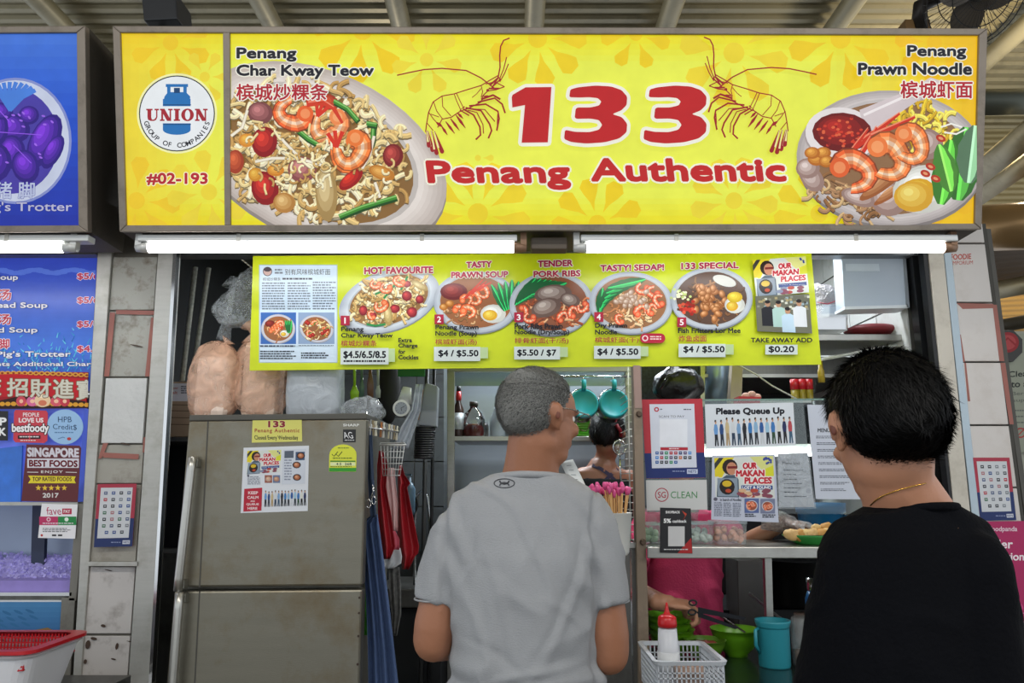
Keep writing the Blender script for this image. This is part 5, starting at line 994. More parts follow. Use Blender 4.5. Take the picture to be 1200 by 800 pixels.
# ---------------------------------------------------------------- hood, ducts and things above the glass
PO = thing('front_post', 'brown stained steel post at the left end of the glass', 'post', P(755, 1080, 2.92))
part('shaft', MB().slab([(741.5, 428), (751, 428), (762, 800), (768, 1095), (752, 1095), (749, 800)], 2.9, .05), M('8a7a68', .5, .4, .15, 5, dirt='4a3c30', dirtscale=5), PO, .002)
for y in (485, 635): c = P(749+(y-485)*.03, y, 2.9); part('bolt', MB().cyl(c, c+Vector((0, -.014, 0)), .012, .009, 12), M('5a4a3c', .5, .5), PO)
part('upper_face', MB().slab([(742, 428), (750, 428), (752.6, 478), (744, 478)], 2.897, .002), M('9c8278', .5, .2), PO)
solo('post_beige', 'beige steel upright in the middle above the glass', 'post', MB().slab([(860, 405), (872, 405), (869, 473), (855, 473)], 3.25, .05), M('a89a8c', .5, .3, .1), bevel=.003)
solo('duct', 'blue grey metal exhaust duct above the queue notice', 'duct', MB().tube([P(843, 400, 3.5), P(838, 475, 3.5)], 13*S(3.5), 20), M('8fa2b2', .3, .7, .1, 3, 0, None, (1, 1, 6)))
hd = thing('hood', 'dull steel exhaust hood under the menu board', 'hood', P(900, 445, 3.75)); part('canopy', MB().slab([(812, 420), (965, 418), (1085, 418), (1090, 441), (900, 441), (812, 436)], 3.5, .7), STEELD, hd, .004); part('lip', MB().rect(812, 438, 1085, 442, 3.48, .02), STEEL, hd)
cap = thing('black_sack', 'bulging black bin bag hanging above the payment poster', 'bag', P(795, 472, 3.2)); c = P(795, 452, 3.2)
def lump(q, u): return q*(1+.12*noise.noise(u*2.2)+.05*noise.noise(u*6))
part('bag', MB().ell(c, (.105, .09, .085), None, 28, 20, lump).tube([c+Vector((0, 0, .06)), c+Vector((0, 0, .12))], [.05, .03], 12), M('0c0c0f', .28, 0, .1, 20, .3), cap); part('fold', MB().tube([c+Vector((-.09, -.07, -.02)), c+Vector((-.06, -.095, .03)), c+Vector((-.01, -.085, .05))], .005, 8), M('16171c', .15), cap)
solo('perforated_screen', 'dark perforated panel behind the black bin bag', 'panel', MB().rect(752, 428, 822, 478, 3.4, .01), M('2c3038', .5, .2, 1., 90, name='perforated'))
solo('steel_flue', 'narrow bright steel edge right of the black bin bag', 'panel', MB().rect(821, 429, 826, 476, 3.38, .02), STEEL)
dk = solo('dim_kitchen_sheet', 'black sheet standing for the dim kitchen behind the hanging notices', 'panel', MB().rect(845, 440, 1075, 800, 4.25, .03), M('17171a', .5, .3, .4, 4))  # black sheet stands in for the unlit depth of the kitchen
for k, (x, y) in enumerate(((874, 464), (881, 462), (887, 465))): solo('pink_bun', ('left', 'middle', 'right')[k]+' pale pink bun on the red packet above the glass', 'bun', MB().ell(P(x, y, 3.06), (.017, .017, .014)), M('c99a90', .6), 'pale pink buns')
solo('red_packet', 'red and white packet with buns on it above the queue notice', 'packet', MB().slab([(866, 464), (892, 465), (890, 474), (865, 474)], 3.04, .07), M('a82024', .5, 0, .3, 20))
for k, x in enumerate((932, 940.5, 949)):
    c = P(x, 470, 3.3); t = thing('jar', ('small yellow jar with a red lid, leftmost above the glass', 'small yellow jar with a red lid, middle above the glass', 'small yellow jar with a red lid, nearest the dark haired man')[k], 'jar', c, 'yellow jars with red lids'); part('body', MB().lathe(c, [(0, 0), (.015, 0), (.016, .005), (.016, .05), (0, .05)], 16), M('8a7a20', .4), t); part('lid', MB().lathe(c+Vector((0, 0, .05)), [(.0175, 0), (.0175, .045), (0, .045)], 16), M('b01420', .35), t)
solo('jar_tray', 'thin shelf plate carrying the small yellow jars', 'shelf', MB().box((P(905, 470, 3.3).x, 3.3, P(932, 470, 3.3).z-.006), (.3, .1, .01)), STEEL)
solo('yellow_sauce_bottle', 'yellow bottle neck peeping out under the menu board corner', 'bottle', MB().lathe(P(963, 448, 3.3), [(0, 0), (.014, 0), (.014, .05), (.01, .06), (.01, .1), (0, .1)]), M('b0962a', .35))
solo('cable', 'thin white cable sagging across the dark hood', 'cable', MB().tube([P(866, 428, 3.1), P(885, 438, 3.1), P(905, 452, 3.1), P(920, 460, 3.1), P(935, 468, 3.1)], .003, 6), M('b8b8b0', .5))
# right side: high shelf, hanging white box, tray, hose
hs = thing('high_shelf', 'steel high shelf across the right part of the kitchen', 'shelf', P(1025, 399, 3.3)); part('board', MB().slab([(955, 391), (1076, 391.5), (1077, 399), (955, 399)], 3.2, .38), STEEL, hs, .003); part('end_cap', MB().slab([(1068, 391.2), (1090, 391.6), (1091, 400), (1068, 399.5)], 3.15, .1), M('4f5352', .5, .4), hs, .003)
wbx = thing('hanging_box', 'pale blue white box hanging under the right tube light', 'box', P(1025, 361, 3.12)); part('body', MB().slab([(986, 292), (1059, 292), (1064, 359), (990, 361)], 3.1, .09), M('b9c6d4', .3, 0, .05), wbx, .004); part('label_strip', MB().slab([(991, 309), (1030, 309), (1031, 317.5), (991.5, 317.5)], 3.098, .002), M('d4e0ea', .3), wbx)
part('edge', MB().slab([(1058, 292), (1061, 292), (1066, 360), (1062.5, 360)], 3.095, .1), M('8a929a', .4), wbx); part('lower_edge', MB().slab([(990, 359), (1064, 357), (1064, 360.5), (990, 362.5)], 3.095, .1), M('dde3e8', .4), wbx)
tr = thing('steel_tray', 'shiny deep steel tray on the high shelf beside the menu board', 'tray', P(972, 390, 3.3)); a, b = P(940, 390, 3.3), P(989.5, 390, 3.3); zt = P(975, 362, 3.3).z
ringstack(m := MB(), [rrect((a.x+b.x)/2, 3.33, a.z+.002, (b.x-a.x)/2-.008, .1, .02), rrect((a.x+b.x)/2, 3.33, zt, (b.x-a.x)/2, .11, .025), rrect((a.x+b.x)/2, 3.33, zt, (b.x-a.x)/2+.006, .116, .03), rrect((a.x+b.x)/2, 3.33, zt-.004, (b.x-a.x)/2+.006, .116, .03)]); part('pan', m, CHROME, tr)
bag('tied_bag', 'tied clear bag of white stuff in the steel tray', 946, 981, 332, 3.33, .14, film_mat('white_film', 'b8b4b6', .7, .2, 1., 40, .6), None, 8, zt-.02, .02)
solo('red_strap', 'thin red tie around the clear bag in the tray', 'tie', MB().tube([P(958, 354, 3.25), P(970, 356, 3.24), (P(981, 352, 3.26))], .002, 6), M('b02040', .5))
solo('red_dish', 'shallow dark red dish lying on the high shelf', 'lid', MB().ell(P(1022, 390, 3.34)+Vector((0, 0, .008)), (.12, .1, .03)), M('7c2026', .5))
solo('hose', 'white hose curving below the high shelf behind the dark haired man', 'hose', MB().tube([P(963, 421, 3.25), P(990, 416, 3.25), (P(1020, 410, 3.25)), P(1050, 404, 3.25), P(1070, 403, 3.25), P(1078, 410, 3.26), P(1081, 440, 3.28), P(1086, 500, 3.3)], .007, 10), M('c9cbc6', .4))
solo('wall_socket', 'small dark wall socket on the tiled right wall', 'socket', MB().box((KX1-.012, 3.42, P(1068, 345, 3.36).z), (.02, .03, .06)), BLK)
solo('tube_lamp', 'dim kitchen lamp strip deep under the ceiling, behind the menu', 'light', MB().box((.25, 4.4, 2.835), (1.2, .1, .05)), M('e4eaf0', .4, 0, 0, emit=1.5))
# ================================================================ counter, glass, notices
GY = 2.96
gl = thing('glass_screen', 'clear glass screen standing on the steel counter shelf', 'glass screen', P(900, 634, GY)); part('pane', MB().slab([(757, 469), (1076, 467), (1090, 602), (758, 602)], GY, .006), GLASS, gl); part('top_edge', MB().slab([(752, 468), (1076, 466), (1076, 468), (752, 470)], GY-.001, .008), M('6f8a80', .2, 0, .1), gl)
CSZ = P(880, 640, 2.9).z
cs = thing('counter_shelf', 'long stainless steel serving shelf in front of the glass', 'shelf', Vector((P(900, 640, 2.9).x, 3.05, P(900, 650, 2.9).z))); xa, xb = P(757, 640, 2.9).x, P(1120, 640, 2.9).x
part('top', MB().box(((xa+xb)/2, 3.07, CSZ-.004), (xb-xa, .38, .008)), STEEL, cs, .002); part('front_lip', MB().box(((xa+xb)/2, 2.878, CSZ-.02), (xb-xa, .012, .04)), STEEL, cs, .003)
part('bracket', MB().slab([(896, 650), (904.5, 650), (907, 740), (899, 740)], 3.1, .03), STEEL, cs, .002)
CT = .85
ct = thing('counter', 'dark steel preparation counter with bowls and a mug on it', 'counter', (1.05, 3.0, 0)); part('top', MB().box((1.04, 2.84, CT-.015), (1.12, .88, .03)), M('3d4a44', .18, .7, .2, 5, dirt='1f2421'), ct, .003); part('front_panel', MB().box((1.04, 2.42, .42), (1.1, .02, .78)), STEELD, ct)
for sx in (.52, 1.56): part('leg', MB().box((sx, 3.24, .42), (.04, .04, .8)), STEELD, ct)
sp_ = thing('steel_partition', 'brushed steel door panel behind the grey haired man', 'panel', P(700, 1080, 2.93)); part('panel', MB().slab([(560, 641), (750, 641), (757, 1085), (545, 1085)], 2.93, .03), STEELD, sp_, .003); part('rail', MB().slab([(560, 636), (750, 636), (750, 642), (560, 642)], 2.92, .05), STEEL, sp_); part('edge', MB().slab([(738, 642), (740, 642), (747, 1085), (744, 1085)], 2.927, .003), CHROME, sp_)
tl = thing('tube_light', 'short lit tube behind the glass between the two rows of notices', 'light', P(880, 532, 3.16)); a, b = P(806, 531, 3.16), P(962, 530, 3.16); part('tube', MB().cyl(a, b, .014, n=14), M('ffffff', .3, 0, 0, emit=5.0, name='lit_small_tube'), tl); part('housing', MB().box((a+b)/2+Vector((0, .03, .012)), (b.x-a.x+.06, .03, .05)), WHT, tl)
# notices on the glass
NY = 2.945
o, _ = poster('payment_poster', 'red and blue framed payment poster with rows of icons on the glass', 'poster', [(752, 468), (823, 467), (827, 559.5), (757.5, 560.5)], NY, 'b52534', .003)
p = Print((0, NY, 0)); p.poly([(755, 531), (825.8, 530), (827, 559.3), (757.4, 560.3)], '24336e'); p.poly([(761, 473.5), (813.5, 473), (816.5, 547.5), (764, 548.5)], 'd3d8e4'); p.ell(769.4, 479.6, 3, 2.8, 'b52534', n=14); p.ell(769.4, 479.6, 1.5, 1.4, 'd3d8e4', n=10); p.fake(773.6, 478.8, 776, 480.4, 1, '4a4a5a', .7); p.fake(801, 479, 810, 481, 1, '4a4a5a', .6); p.text('SCAN TO PAY', 772, 486.6, 802, 489.2, '3a3a48', .0)
p.rect(773, 491, 805.5, 523, 'e6e9f0'); p.rect(774, 524, 806, 527.4, 'b52534'); p.fake(784, 525, 796, 526.6, 1, 'f0e0e0', .7)
rr = random.Random(6); IC = ['b52534', '2a5aa0', '24336e', '30343a', '2a8a5a', '4a8ad0', 'c86a2a', '5a3a6a', '2a2a30']
for j in range(3):
    for i in range(8 if j < 2 else 5): x = 768+i*5.5; y = 528.8+j*5.4; p.rect(x, y, x+3.8, y+3.6, rr.choice(IC)); p.rect(x+1, y+1.2, x+2.8, y+2, 'd3d8e4')
p.rect(805, 549.5, 817.5, 555, 'c8d0e4'); p.text('NETS', 806.5, 550.6, 816, 553.8, '24336e', .02); p.fake(788, 551.5, 803, 553, 1, 'a0aad0', .6); p.build('printed_face', o)
o, _ = poster('clean_notice', 'white notice reading SG Clean below the payment poster', 'notice', [(757, 562.5), (828, 562), (829, 597), (758, 598)], NY, 'c9cac8', .002)
p = Print((0, NY, 0)); p.ell(775.5, 579.6, 8, 8.2, 'a83040', n=28); p.ell(775.5, 579.6, 6.9, 7.1, 'c9cac8', n=28); p.text('SG', 770.8, 576, 780.4, 583.2, 'a83040', .01); p.text('CLEAN', 786, 575.6, 817, 583.6, '3f8a4c', .0); p.build('lettering', o)
o, _ = poster('cashback_sticker', 'small black sticker reading 5% cashback hanging on the shelf lip', 'sticker', [(773.5, 594.5), (809.5, 595.5), (811.5, 648.5), (773.5, 647.5)], 2.866, '141216', .002)
p = Print((0, 2.866, 0)); p.poly([(800, 641), (810, 630), (811.3, 648), (794, 648)], 'a82a2a'); p.poly([(799, 598), (803, 604), (800, 610), (805, 602)], 'b8402a'); p.text('SHOPBACK', 780, 598.4, 797, 601.4, 'e8e8e8', .03); p.text('5%', 777.6, 607.4, 786.4, 612.6, 'f0f0f0', .04); p.text('cashback', 788, 608.6, 804.6, 612.2, 'f0f0f0', .02); p.rect(783, 616.5, 802.3, 639.8, 'c9c9c9'); p.fake(778, 643, 806, 644.6, 1, 'd0d0d0', .7); p.build('lettering', o)
sv = thing('plastic_sleeve', 'clear plastic sleeve behind the please queue up sheet', 'sleeve', P(885, 532, NY+.002)); part('film', MB().slab([(824, 469), (941, 468.5), (947, 529), (827, 531)], NY+.004, .001), glass_mat('sleeve_clear', (.86, .9, .89), .15, 2.), sv)
q = [(826, 473.5), (929.5, 471.5), (932.6, 521.4), (828, 525.8)]
o, _ = poster('queue_notice', 'white notice reading Please Queue Up above a row of people', 'notice', q, NY, 'd5dae0', .001)
p = Print((0, NY, 0)); p.text('Please Queue Up', 839, 477.8, 919.5, 487.8, '1a1c26', .05, dy=-.8); people_row(p, wq(q), 8, 98, 30, 96, 14, 2)
for w_, xx in (('P', (839, 843)), ('l', (846, 848)), ('Q', (875, 883)), ('U', (903, 910)), ('p', (913, 918))):
    pass
p.build('printed_face', o)
q = [(834.5, 533.5), (908, 532), (912.6, 612), (833.5, 608.5)]
o, _ = poster('magazine_page', 'magazine page in plastic with a colourful picture and red title on the glass', 'poster', q, NY-.003, 'bfc4d4', .001)
p = Print((0, NY-.003, 0)); makan(p, wq([(837, 536.5), (906, 534), (908, 583.5), (838.5, 582)]), 3); w = wq(q); p.text('In Search of Noodles', *w(13, 66.5), *w(45, 70), '30343f', .01); p.ell(*w(6, 68), 2.4, 2.2, '5a5a6a', n=10)
for u in (4, 18, 32): p.fake(*w(u, 73), *w(u+12, 95), 9, '6a7080', .5, u)
a, b_ = w(50, 66), w(71, 87); p.rect(a[0], a[1], b_[0], b_[1], '5a6a9a'); plate(p, (a[0]+b_[0])/2, (a[1]+b_[1])/2, 7, 6.4, 0, 'b0b0b8', 'e6e6ee', '9a5038', .85); a, b_ = w(74, 66), w(95, 87); p.rect(a[0], a[1], b_[0], b_[1], '7a809a'); plate(p, (a[0]+b_[0])/2, (a[1]+b_[1])/2, 7, 6, .2, 'b0b0b8', 'e6e6ee', '9a5038', .85)
for (u, v) in ((60, 76), (84, 76)): 
    x, y = w(u, v)
    for k in range(5): prawn(p, x+rr.uniform(-3.5, 3.5), y+rr.uniform(-3, 3), 3, k, 1, 'd8583a', False)
p.fake(*w(50, 89), *w(66, 94), 2, '30343f', .6, 1); p.fake(*w(76, 89), *w(95, 94), 2, '30343f', .6, 2); p.build('printed_face', o)
q = [(911.5, 531.5), (946.5, 530.5), (954.5, 594), (913, 594)]
o, _ = poster('menu_list', 'small typed menu list in a wrinkled plastic sleeve on the glass', 'notice', q, NY-.001, 'b9bec4', .001)
p = Print((0, NY-.001, 0)); w = wq(q); p.text('Menu List', *w(14, 15), *w(70, 21), '2c3038', .02)
for k, v in enumerate((30, 38, 47, 55, 63, 71, 79)): p.fake(*w(16, v), *w(80-(k % 3)*12, v+2.6), 1, '3a3e48', .9, k)
p.ell(*w(88, 70), 3, 3, 'a2a6ae'); p.build('lettering', o)
sv = thing('plastic_sleeve', 'wrinkled clear sleeve over the typed menu list', 'sleeve', P(933, 596, NY-.004)); part('film', MB().slab([(909, 530), (948, 529), (956.5, 596), (911, 596)], NY-.005, .0008), film_mat('wrinkle_film', 'c8d0d6', .12, .1, 1.5, 18, .6), sv)
q = [(946, 474), (1016, 475), (1024, 585), (956, 584.5)]
o, _ = poster('printed_sheet', 'large white typed sheet on the glass, partly hidden by the dark haired man', 'notice', q, NY, 'c3c8d4', .001)
p = Print((0, NY, 0)); w = wq(q); p.text('MENU', *w(14, 25), *w(34, 29), '2c3038', .02)
for k in range(9): p.fake(*w(10, 33+k*7), *w(62, 36+k*7), 2, '5a5e6a', .5, k)
p.build('lettering', o)
# containers on the serving shelf
def container(name, label, x0, x1, y0, Y, dp, lidc, cont, group=None, fill=None):
    a, b = P(x0, 640, Y), P(x1, 640, Y); z0 = CSZ+.001; h = P(x0, y0, Y).z-z0; cx = (a.x+b.x)/2; hw = (b.x-a.x)/2; t = thing(name, label, 'container', (cx, Y+dp/2, z0), group)
    part('box', ringstack(MB(), [rrect(cx, Y+dp/2, z0, hw*.88, dp/2*.88, .012), rrect(cx, Y+dp/2, z0+h*.92, hw*.97, dp/2*.97, .015)]), film_mat('tub_clear', 'c8d4d4', .22, .15, .05, 5, .2), t)
    part('lid', MB().prism([*rrect(cx, Y+dp/2, z0+h, hw, dp/2, .016)], [*rrect(cx, Y+dp/2, z0+h*.9, hw, dp/2, .016)]), film_mat('lid_'+lidc, lidc, .45, .2, .05, 5, .2), t)
    mb = MB(); r2 = random.Random(x0)
    for k in range(26): mb.ell((cx+r2.uniform(-.75, .75)*hw, Y+dp*r2.uniform(.2, .8), z0+.012+r2.random()*h*.5), (.014, .012, .011), Euler((r2.random()*3, r2.random()*3, 0)).to_matrix(), 8, 6)
    o = part('food', mb, M(cont, .4, 0, .35, 30), t); o['kind'] = 'stuff'; return t
container('food_container', 'clear box of pale green food at the left end of the shelf', 757.5, 776, 613, 2.98, .13, 'b8d8cc', 'a8c4a0')
container('food_container', 'clear box with a teal rim behind the black sticker', 806, 839, 612, 2.98, .13, 'a8c8c8', 'c2ccc0')
container('food_container', 'clear box full of pink prawns and pale pieces on the shelf', 839.5, 878.5, 611, 2.96, .13, 'ccd8d8', 'd89a80')
container('food_container', 'clear box standing further back above the black sticker', 760, 822, 596, 3.12, .1, 'c0cccc', 'c8a0a0')
# plate of fritters
pc = P(960.5, 634, 3.0); pc.z = CSZ; pr_ = 43.5*S(2.99, 630); pl = thing('serving_plate', 'oval green plate with white inside holding fritters', 'plate', pc)
Rp = Matrix.Diagonal((1, .68, 1)).to_3x3()
part('outside', MB().lathe(pc+Vector((0, 0, .001)), [(0, 0), (pr_*.62, 0), (pr_*.66, .004), (pr_*.97, .03), (pr_, .036)], 40, Rp), M('2f8a3c', .3), pl); part('inside', MB().lathe(pc+Vector((0, 0, .001)), [(pr_, .036), (pr_*.95, .034), (pr_*.64, .01), (0, .008)], 40, Rp), M('d8dcd4', .3), pl)
rf = random.Random(12); FRM_ = M('c99a48', .6, 0, .3, 25, .5, 60, name='batter'); FRS = [M(h, .6, 0, .35, 25, .5, 60) for h in ('c9a468', 'b8873e', 'd0b070')]; FRD = M('6a4426', .6, 0, .4, 25, .5, 60)
for k, (x, y, rr_, dark) in enumerate(((928, 622, 10, 0), (937, 621, 10, 0), (945, 622, 9, 0), (951, 624, 11, 0), (962, 623, 10, 0), (972, 623, 11, 0), (982, 624, 10, 0), (967, 617, 9, 0), (975, 616, 9, 0), (985, 618, 8, 1), (991, 621, 8, 1), (957, 619, 8, 0))):
    c = P(x, y, 2.97+(.03 if y < 620 else -.005)*1); c.z = CSZ+.036+(.02 if y < 620 else 0)+.004*rf.random(); s1 = rr_*S(2.97)*.96
    o = solo('fritter', ('golden fritter on the green plate, ', 'dark brown fritter on the green plate, ')[dark]+('leftmost', 'second from the left', 'third from the left', 'fourth from the left in front', 'front middle', 'sixth from the left in front', 'front, just left of the dark ones', 'on top, middle', 'on top, right of middle', 'upper one', 'lower one at the right end', 'on top, left')[k], 'fritter', MB().ell(c, (s1, s1*.7, s1*.66), Euler((rf.uniform(-.3, .3), rf.uniform(-.5, .5), rf.uniform(-.6, .6))).to_matrix(), 18, 12, lambda q, u, k=k: q*(1+.16*noise.noise(u*2+Vector((k*3, 0, 0)))+.06*noise.noise(u*7))), FRD if dark else FRS[k % 3], 'golden fritters' if not dark else 'dark fritters')
bt_ = solo('blue_tub', 'blue plastic tub behind the plate of fritters', 'tub', MB().lathe(Vector((P(963, 620, 3.16).x, 3.16, CSZ)), [(0, 0), (.08, 0), (.084, .01), (.088, .11), (.094, .112), (.096, .15), (.09, .15), (.08, .03), (0, .02)], 32), M('1f6ea0', .35, 0, .06))
sm_ = solo('steel_cup', 'small steel cup beside the blue tub behind the fritters', 'cup', MB().lathe(Vector((P(1003, 620, 3.1).x, 3.1, CSZ)), [(0, 0), (.035, 0), (.038, .005), (.048, .105), (.051, .106), (.047, .103), (.036, .01), (0, .008)], 28), CHROME)
# lower counter
GB = M('6aa81e', .3, 0, .08, name='lime_plastic')
def bowl(label, px, Y, r, h, mat=GB, group='lime green bowls', z=CT, name='bowl'):
    c = Vector((P(px, 750, Y).x, Y, z)); t = thing(name, label, 'bowl', c, group)
    part('shell', MB().lathe(c, [(0, 0), (r*.45, 0), (r*.45, .008), (r*.7, h*.3), (r*.93, h*.75), (r, h), (r*1.02, h), (r*.98, h*.97), (r*.9, h*.72), (r*.66, h*.32), (r*.35, h*.14), (0, h*.12)], 36), mat, t); return t, c
b1, c = bowl('lime bowl with chopped filling and a dark spoon, right of the scissors', 862, 3.13, .094, .1); 
part('food', MB().lathe(c+Vector((0, 0, .05)), [(.07, 0), (.05, .008), (0, .012)], 20), M('6a8a3a', .5, 0, .6, 40), b1); part('dumpling', MB().ell(c+Vector((-.02, -.02, .066)), (.026, .02, .014)), M('d8d0a0', .5), b1)
solo('spoon', 'dark spoon standing in the lime bowl right of the scissors', 'spoon', MB().tube([c+Vector((-.01, -.01, .06)), c+Vector((.03, -.03, .09)), c+Vector((-.06, .05, .15))], .004, 8), M('2a1c18', .4))
b2, c = bowl('smaller olive lime bowl full of reddish food in the middle', 826, 3.05, .078, .075, M('5f8a24', .35, 0, .1)); part('food', MB().lathe(c+Vector((0, 0, .05)), [(.06, 0), (.04, .012), (0, .016)], 20, wob=lambda q, j, k: q+Vector((0, 0, .006*math.sin(k*2.1)))), M('7a3020', .4, 0, .7, 60), b2)
for k in range(4): bowl(('lowest lime bowl of the stack under the scissors', 'second lime bowl of the stack under the scissors', 'third lime bowl of the stack under the scissors', 'topmost lime bowl of the stack under the scissors')[k], 789-k*2, 3.16, .09, .066, z=CT+k*.028)
# turquoise mug
c = Vector((P(907, 760, 2.95).x, 2.95, CT)); mg = thing('mug', 'large turquoise plastic mug with a handle on the dark counter', 'mug', c); r = 19.5*S(2.95, 760)
part('cup', MB().lathe(c, [(0, 0), (r*.88, 0), (r*.92, .006), (r*.96, .14), (r*1.04, .155), (r*1.05, .162), (r*.98, .16), (r*.86, .02), (0, .015)], 36), M('2c8c9a', .35, 0, .06), mg); part('handle', MB().tube([c+Vector((-r*.9, -.01, .135)), c+Vector((-r*1.2, -.03, .13)), c+Vector((-r*1.25, -.035, .08)), c+Vector((-r*.92, -.01, .05))], .0065, 10), M('2c8c9a', .35), mg)
# plastic jars at the right and cookers
c = Vector((P(943, 760, 2.95).x, 2.95, CT)); t = thing('storage_jar', 'clear plastic jar with brown crumbs right of the turquoise mug', 'jar', c); part('jar', MB().lathe(c, [(0, 0), (.04, 0), (.044, .01), (.046, .15), (.04, .17)], 24), film_mat('jar_film', '9aa0a0', .3, .15, .4, 20, .5), t); part('crumbs', MB().lathe(c+Vector((0, 0, .004)), [(0, 0), (.036, 0), (.038, .05), (0, .06)], 18), M('6a4a30', .7, 0, .5, 50), t)
c = Vector((P(948, 740, 3.1).x, 3.1, CT)); t = thing('storage_jar', 'brown topped jar standing behind the crumb jar', 'jar', c); part('jar', MB().lathe(c, [(0, 0), (.05, 0), (.052, .16), (0, .16)], 24), film_mat('jar_film2', '6a5a50', .6, .15, .4, 20, .5), t)
c = Vector((P(957, 720, 3.2).x, 3.2, CT)); t = thing('flask', 'blue flask with a silver cap near the dark haired man', 'flask', c); part('body', MB().lathe(c, [(0, 0), (.04, 0), (.04, .2), (.03, .23), (0, .23)], 24), M('1c6aa8', .3), t); part('cap', MB().lathe(c+Vector((0, 0, .23)), [(.03, 0), (.032, .005), (.032, .05), (0, .05)], 24), CHROME, t)
solo('cooking_pot', 'large black pot in the dark below the serving shelf', 'pot', MB().lathe(Vector((P(930, 700, 3.75).x, 3.75, .95)), [(0, 0), (.17, 0), (.18, .02), (.18, .2), (.19, .205), (.17, .2), (0, .19)], 32), M('101012', .3, .4))
solo('stove_box', 'dull steel box standing left of the black pot', 'box', MB().slab([(864, 656), (897, 656), (899, 745), (866, 745)], 3.55, .2), M('5a5652', .4, .6, .15, dirt='2a2622'), bevel=.004)
st = thing('stove', 'dark stove bench behind the preparation counter', 'stove', (1.15, 4.0, KZ)); part('bench', MB().box((1.2, 3.95, .54), (.85, .5, .78)), M('1d1e21', .5, .3), st)
solo('ladle', 'ladle handle leaning in the dark between steel box and mug', 'utensil', MB().tube([P(878, 695, 3.4), P(904, 716, 3.3), P(926, 733, 3.2)], .006, 8), M('8a8a8a', .3, .5))
# white crate, squeeze bottle, chilli box
a, b = P(757.5, 755, 2.72), P(838, 782, 2.45); x0, x1 = P(758, 752, 2.74).x, P(837, 776, 2.46).x; cx = (x0+x1)/2+.004; hw = .105; yc = 2.6; hy = .15; zt = CT+.125
cr = thing('crate', 'white plastic basket crate with a sauce bottle in it', 'crate', (cx, yc, CT)); WP = M('c9ced4', .35, 0, .05, name='crate_plastic')
part('rim', ringstack(MB(), [rrect(cx, yc, zt-.012, hw+.004, hy+.004, .02), rrect(cx, yc, zt, hw+.008, hy+.008, .022), rrect(cx, yc, zt, hw-.006, hy-.006, .018), rrect(cx, yc, zt-.012, hw-.008, hy-.008, .018)], False), WP, cr)
mb = MB(); n_ = 15
for k in range(n_):
    u = -1+2*k/(n_-1)
    for sy in (-1, 1): mb.box((cx+u*(hw-.008), yc+sy*(hy-.004), CT+.06), (.0045, .003, .118))
for k in range(21):
    u = -1+2*k/20
    for sx in (-1, 1): mb.box((cx+sx*(hw-.004), yc+u*(hy-.008), CT+.06), (.003, .0045, .118))
for z in (.012, .03, .045, .06, .075, .09): mb.box((cx, yc-hy+.004, CT+z), (2*hw-.01, .003, .0035)).box((cx, yc+hy-.004, CT+z), (2*hw-.01, .003, .0035)).box((cx-hw+.004, yc, CT+z), (.003, 2*hy-.01, .0035)).box((cx+hw-.004, yc, CT+z), (.003, 2*hy-.01, .0035))
part('lattice', mb, WP, cr); part('bottom', MB().box((cx, yc, CT+.004), (2*hw-.02, 2*hy-.02, .004)), WP, cr)
c = Vector((P(783, 760, 2.62).x, 2.62, CT+.007)); k = S(2.62, 740)
sq_ = thing('squeeze_bottle', 'white squeeze bottle with a red nozzle cap in the white crate', 'bottle', c); hh = P(783, 734, 2.62).z-c.z; r = 13*k
part('body', MB().lathe(c, [(0, 0), (r*.95, 0), (r, .01), (r*.98, hh*.5), (r*.82, hh*.97), (0, hh)], 28), M('d0d2d8', .35, 0, .04), sq_); part('cap', MB().lathe(c+Vector((0, 0, hh)), [(r*.84, 0), (r*.86, .012), (r*.8, .03), (r*.55, .036), (.011, .04), (.006, .055), (.003, .075), (0, .075)], 24), M('c0141c', .3), sq_); part('label', MB().lathe(c+Vector((0, 0, hh*.25)), [(r*1.005, 0), (r*.99, hh*.35)], 28), M('dcdfe2', .4), sq_)
solo('chilli_box', 'round tub of brown paste in the white crate', 'tub', MB().lathe(Vector((P(806, 775, 2.56).x, 2.54, CT+.007)), [(0, 0), (.04, 0), (.046, .09), (.04, .09), (0, .085)], 24), M('a08474', .5, 0, .2, 40))
# chopsticks in a white tub hung on the rack
c = Vector((P(720, 640, 2.72).x-.002, 2.72, P(720, 650, 2.72).z)); ht = P(720, 601, 2.72).z-c.z
ck_ = thing('chopstick_holder', 'white plastic holder full of pink tipped chopsticks', 'holder', c); part('cup', MB().lathe(c, [(0, 0), (.046, 0), (.052, .01), (.064, ht), (.067, ht+.002), (.06, ht), (.048, .02), (0, .015)], 32), M('d6d6d0', .35, 0, .04), ck_)
part('hanger', MB().box(c+Vector((.05, .19, ht-.02)), (.02, .28, .01)), STEEL, ck_)
WD = M('c2975e', .6, 0, .15, 20, name='chopstick_wood'); PK = M('d8548e', .5, 0, .35, 60, .4, 100, name='pink_wrapper'); rr = random.Random(21)
for k in range(52):
    a = rr.random()*6.28; r0 = .045*math.sqrt(rr.random()); b0 = c+Vector((r0*math.cos(a)*.7, r0*math.sin(a)*.7, .02)); tp = c+Vector((r0*1.7*math.cos(a)-.016+rr.uniform(-.012, .012), r0*1.3*math.sin(a), ht+.075+rr.uniform(-.012, .016)))
    t = thing('chopsticks', 'bamboo chopstick pair with a pink wrapper tip in the white holder', 'chopsticks', b0, 'pink tipped chopsticks'); part('stick', MB().tube([b0, tp], .0026, 6), WD, t); d = (tp-b0).normalized(); part('wrapper', MB().tube([tp-d*.012, tp, tp+d*.008, tp+d*.016], [.003, .0075, .008, .004], 7), PK, t)
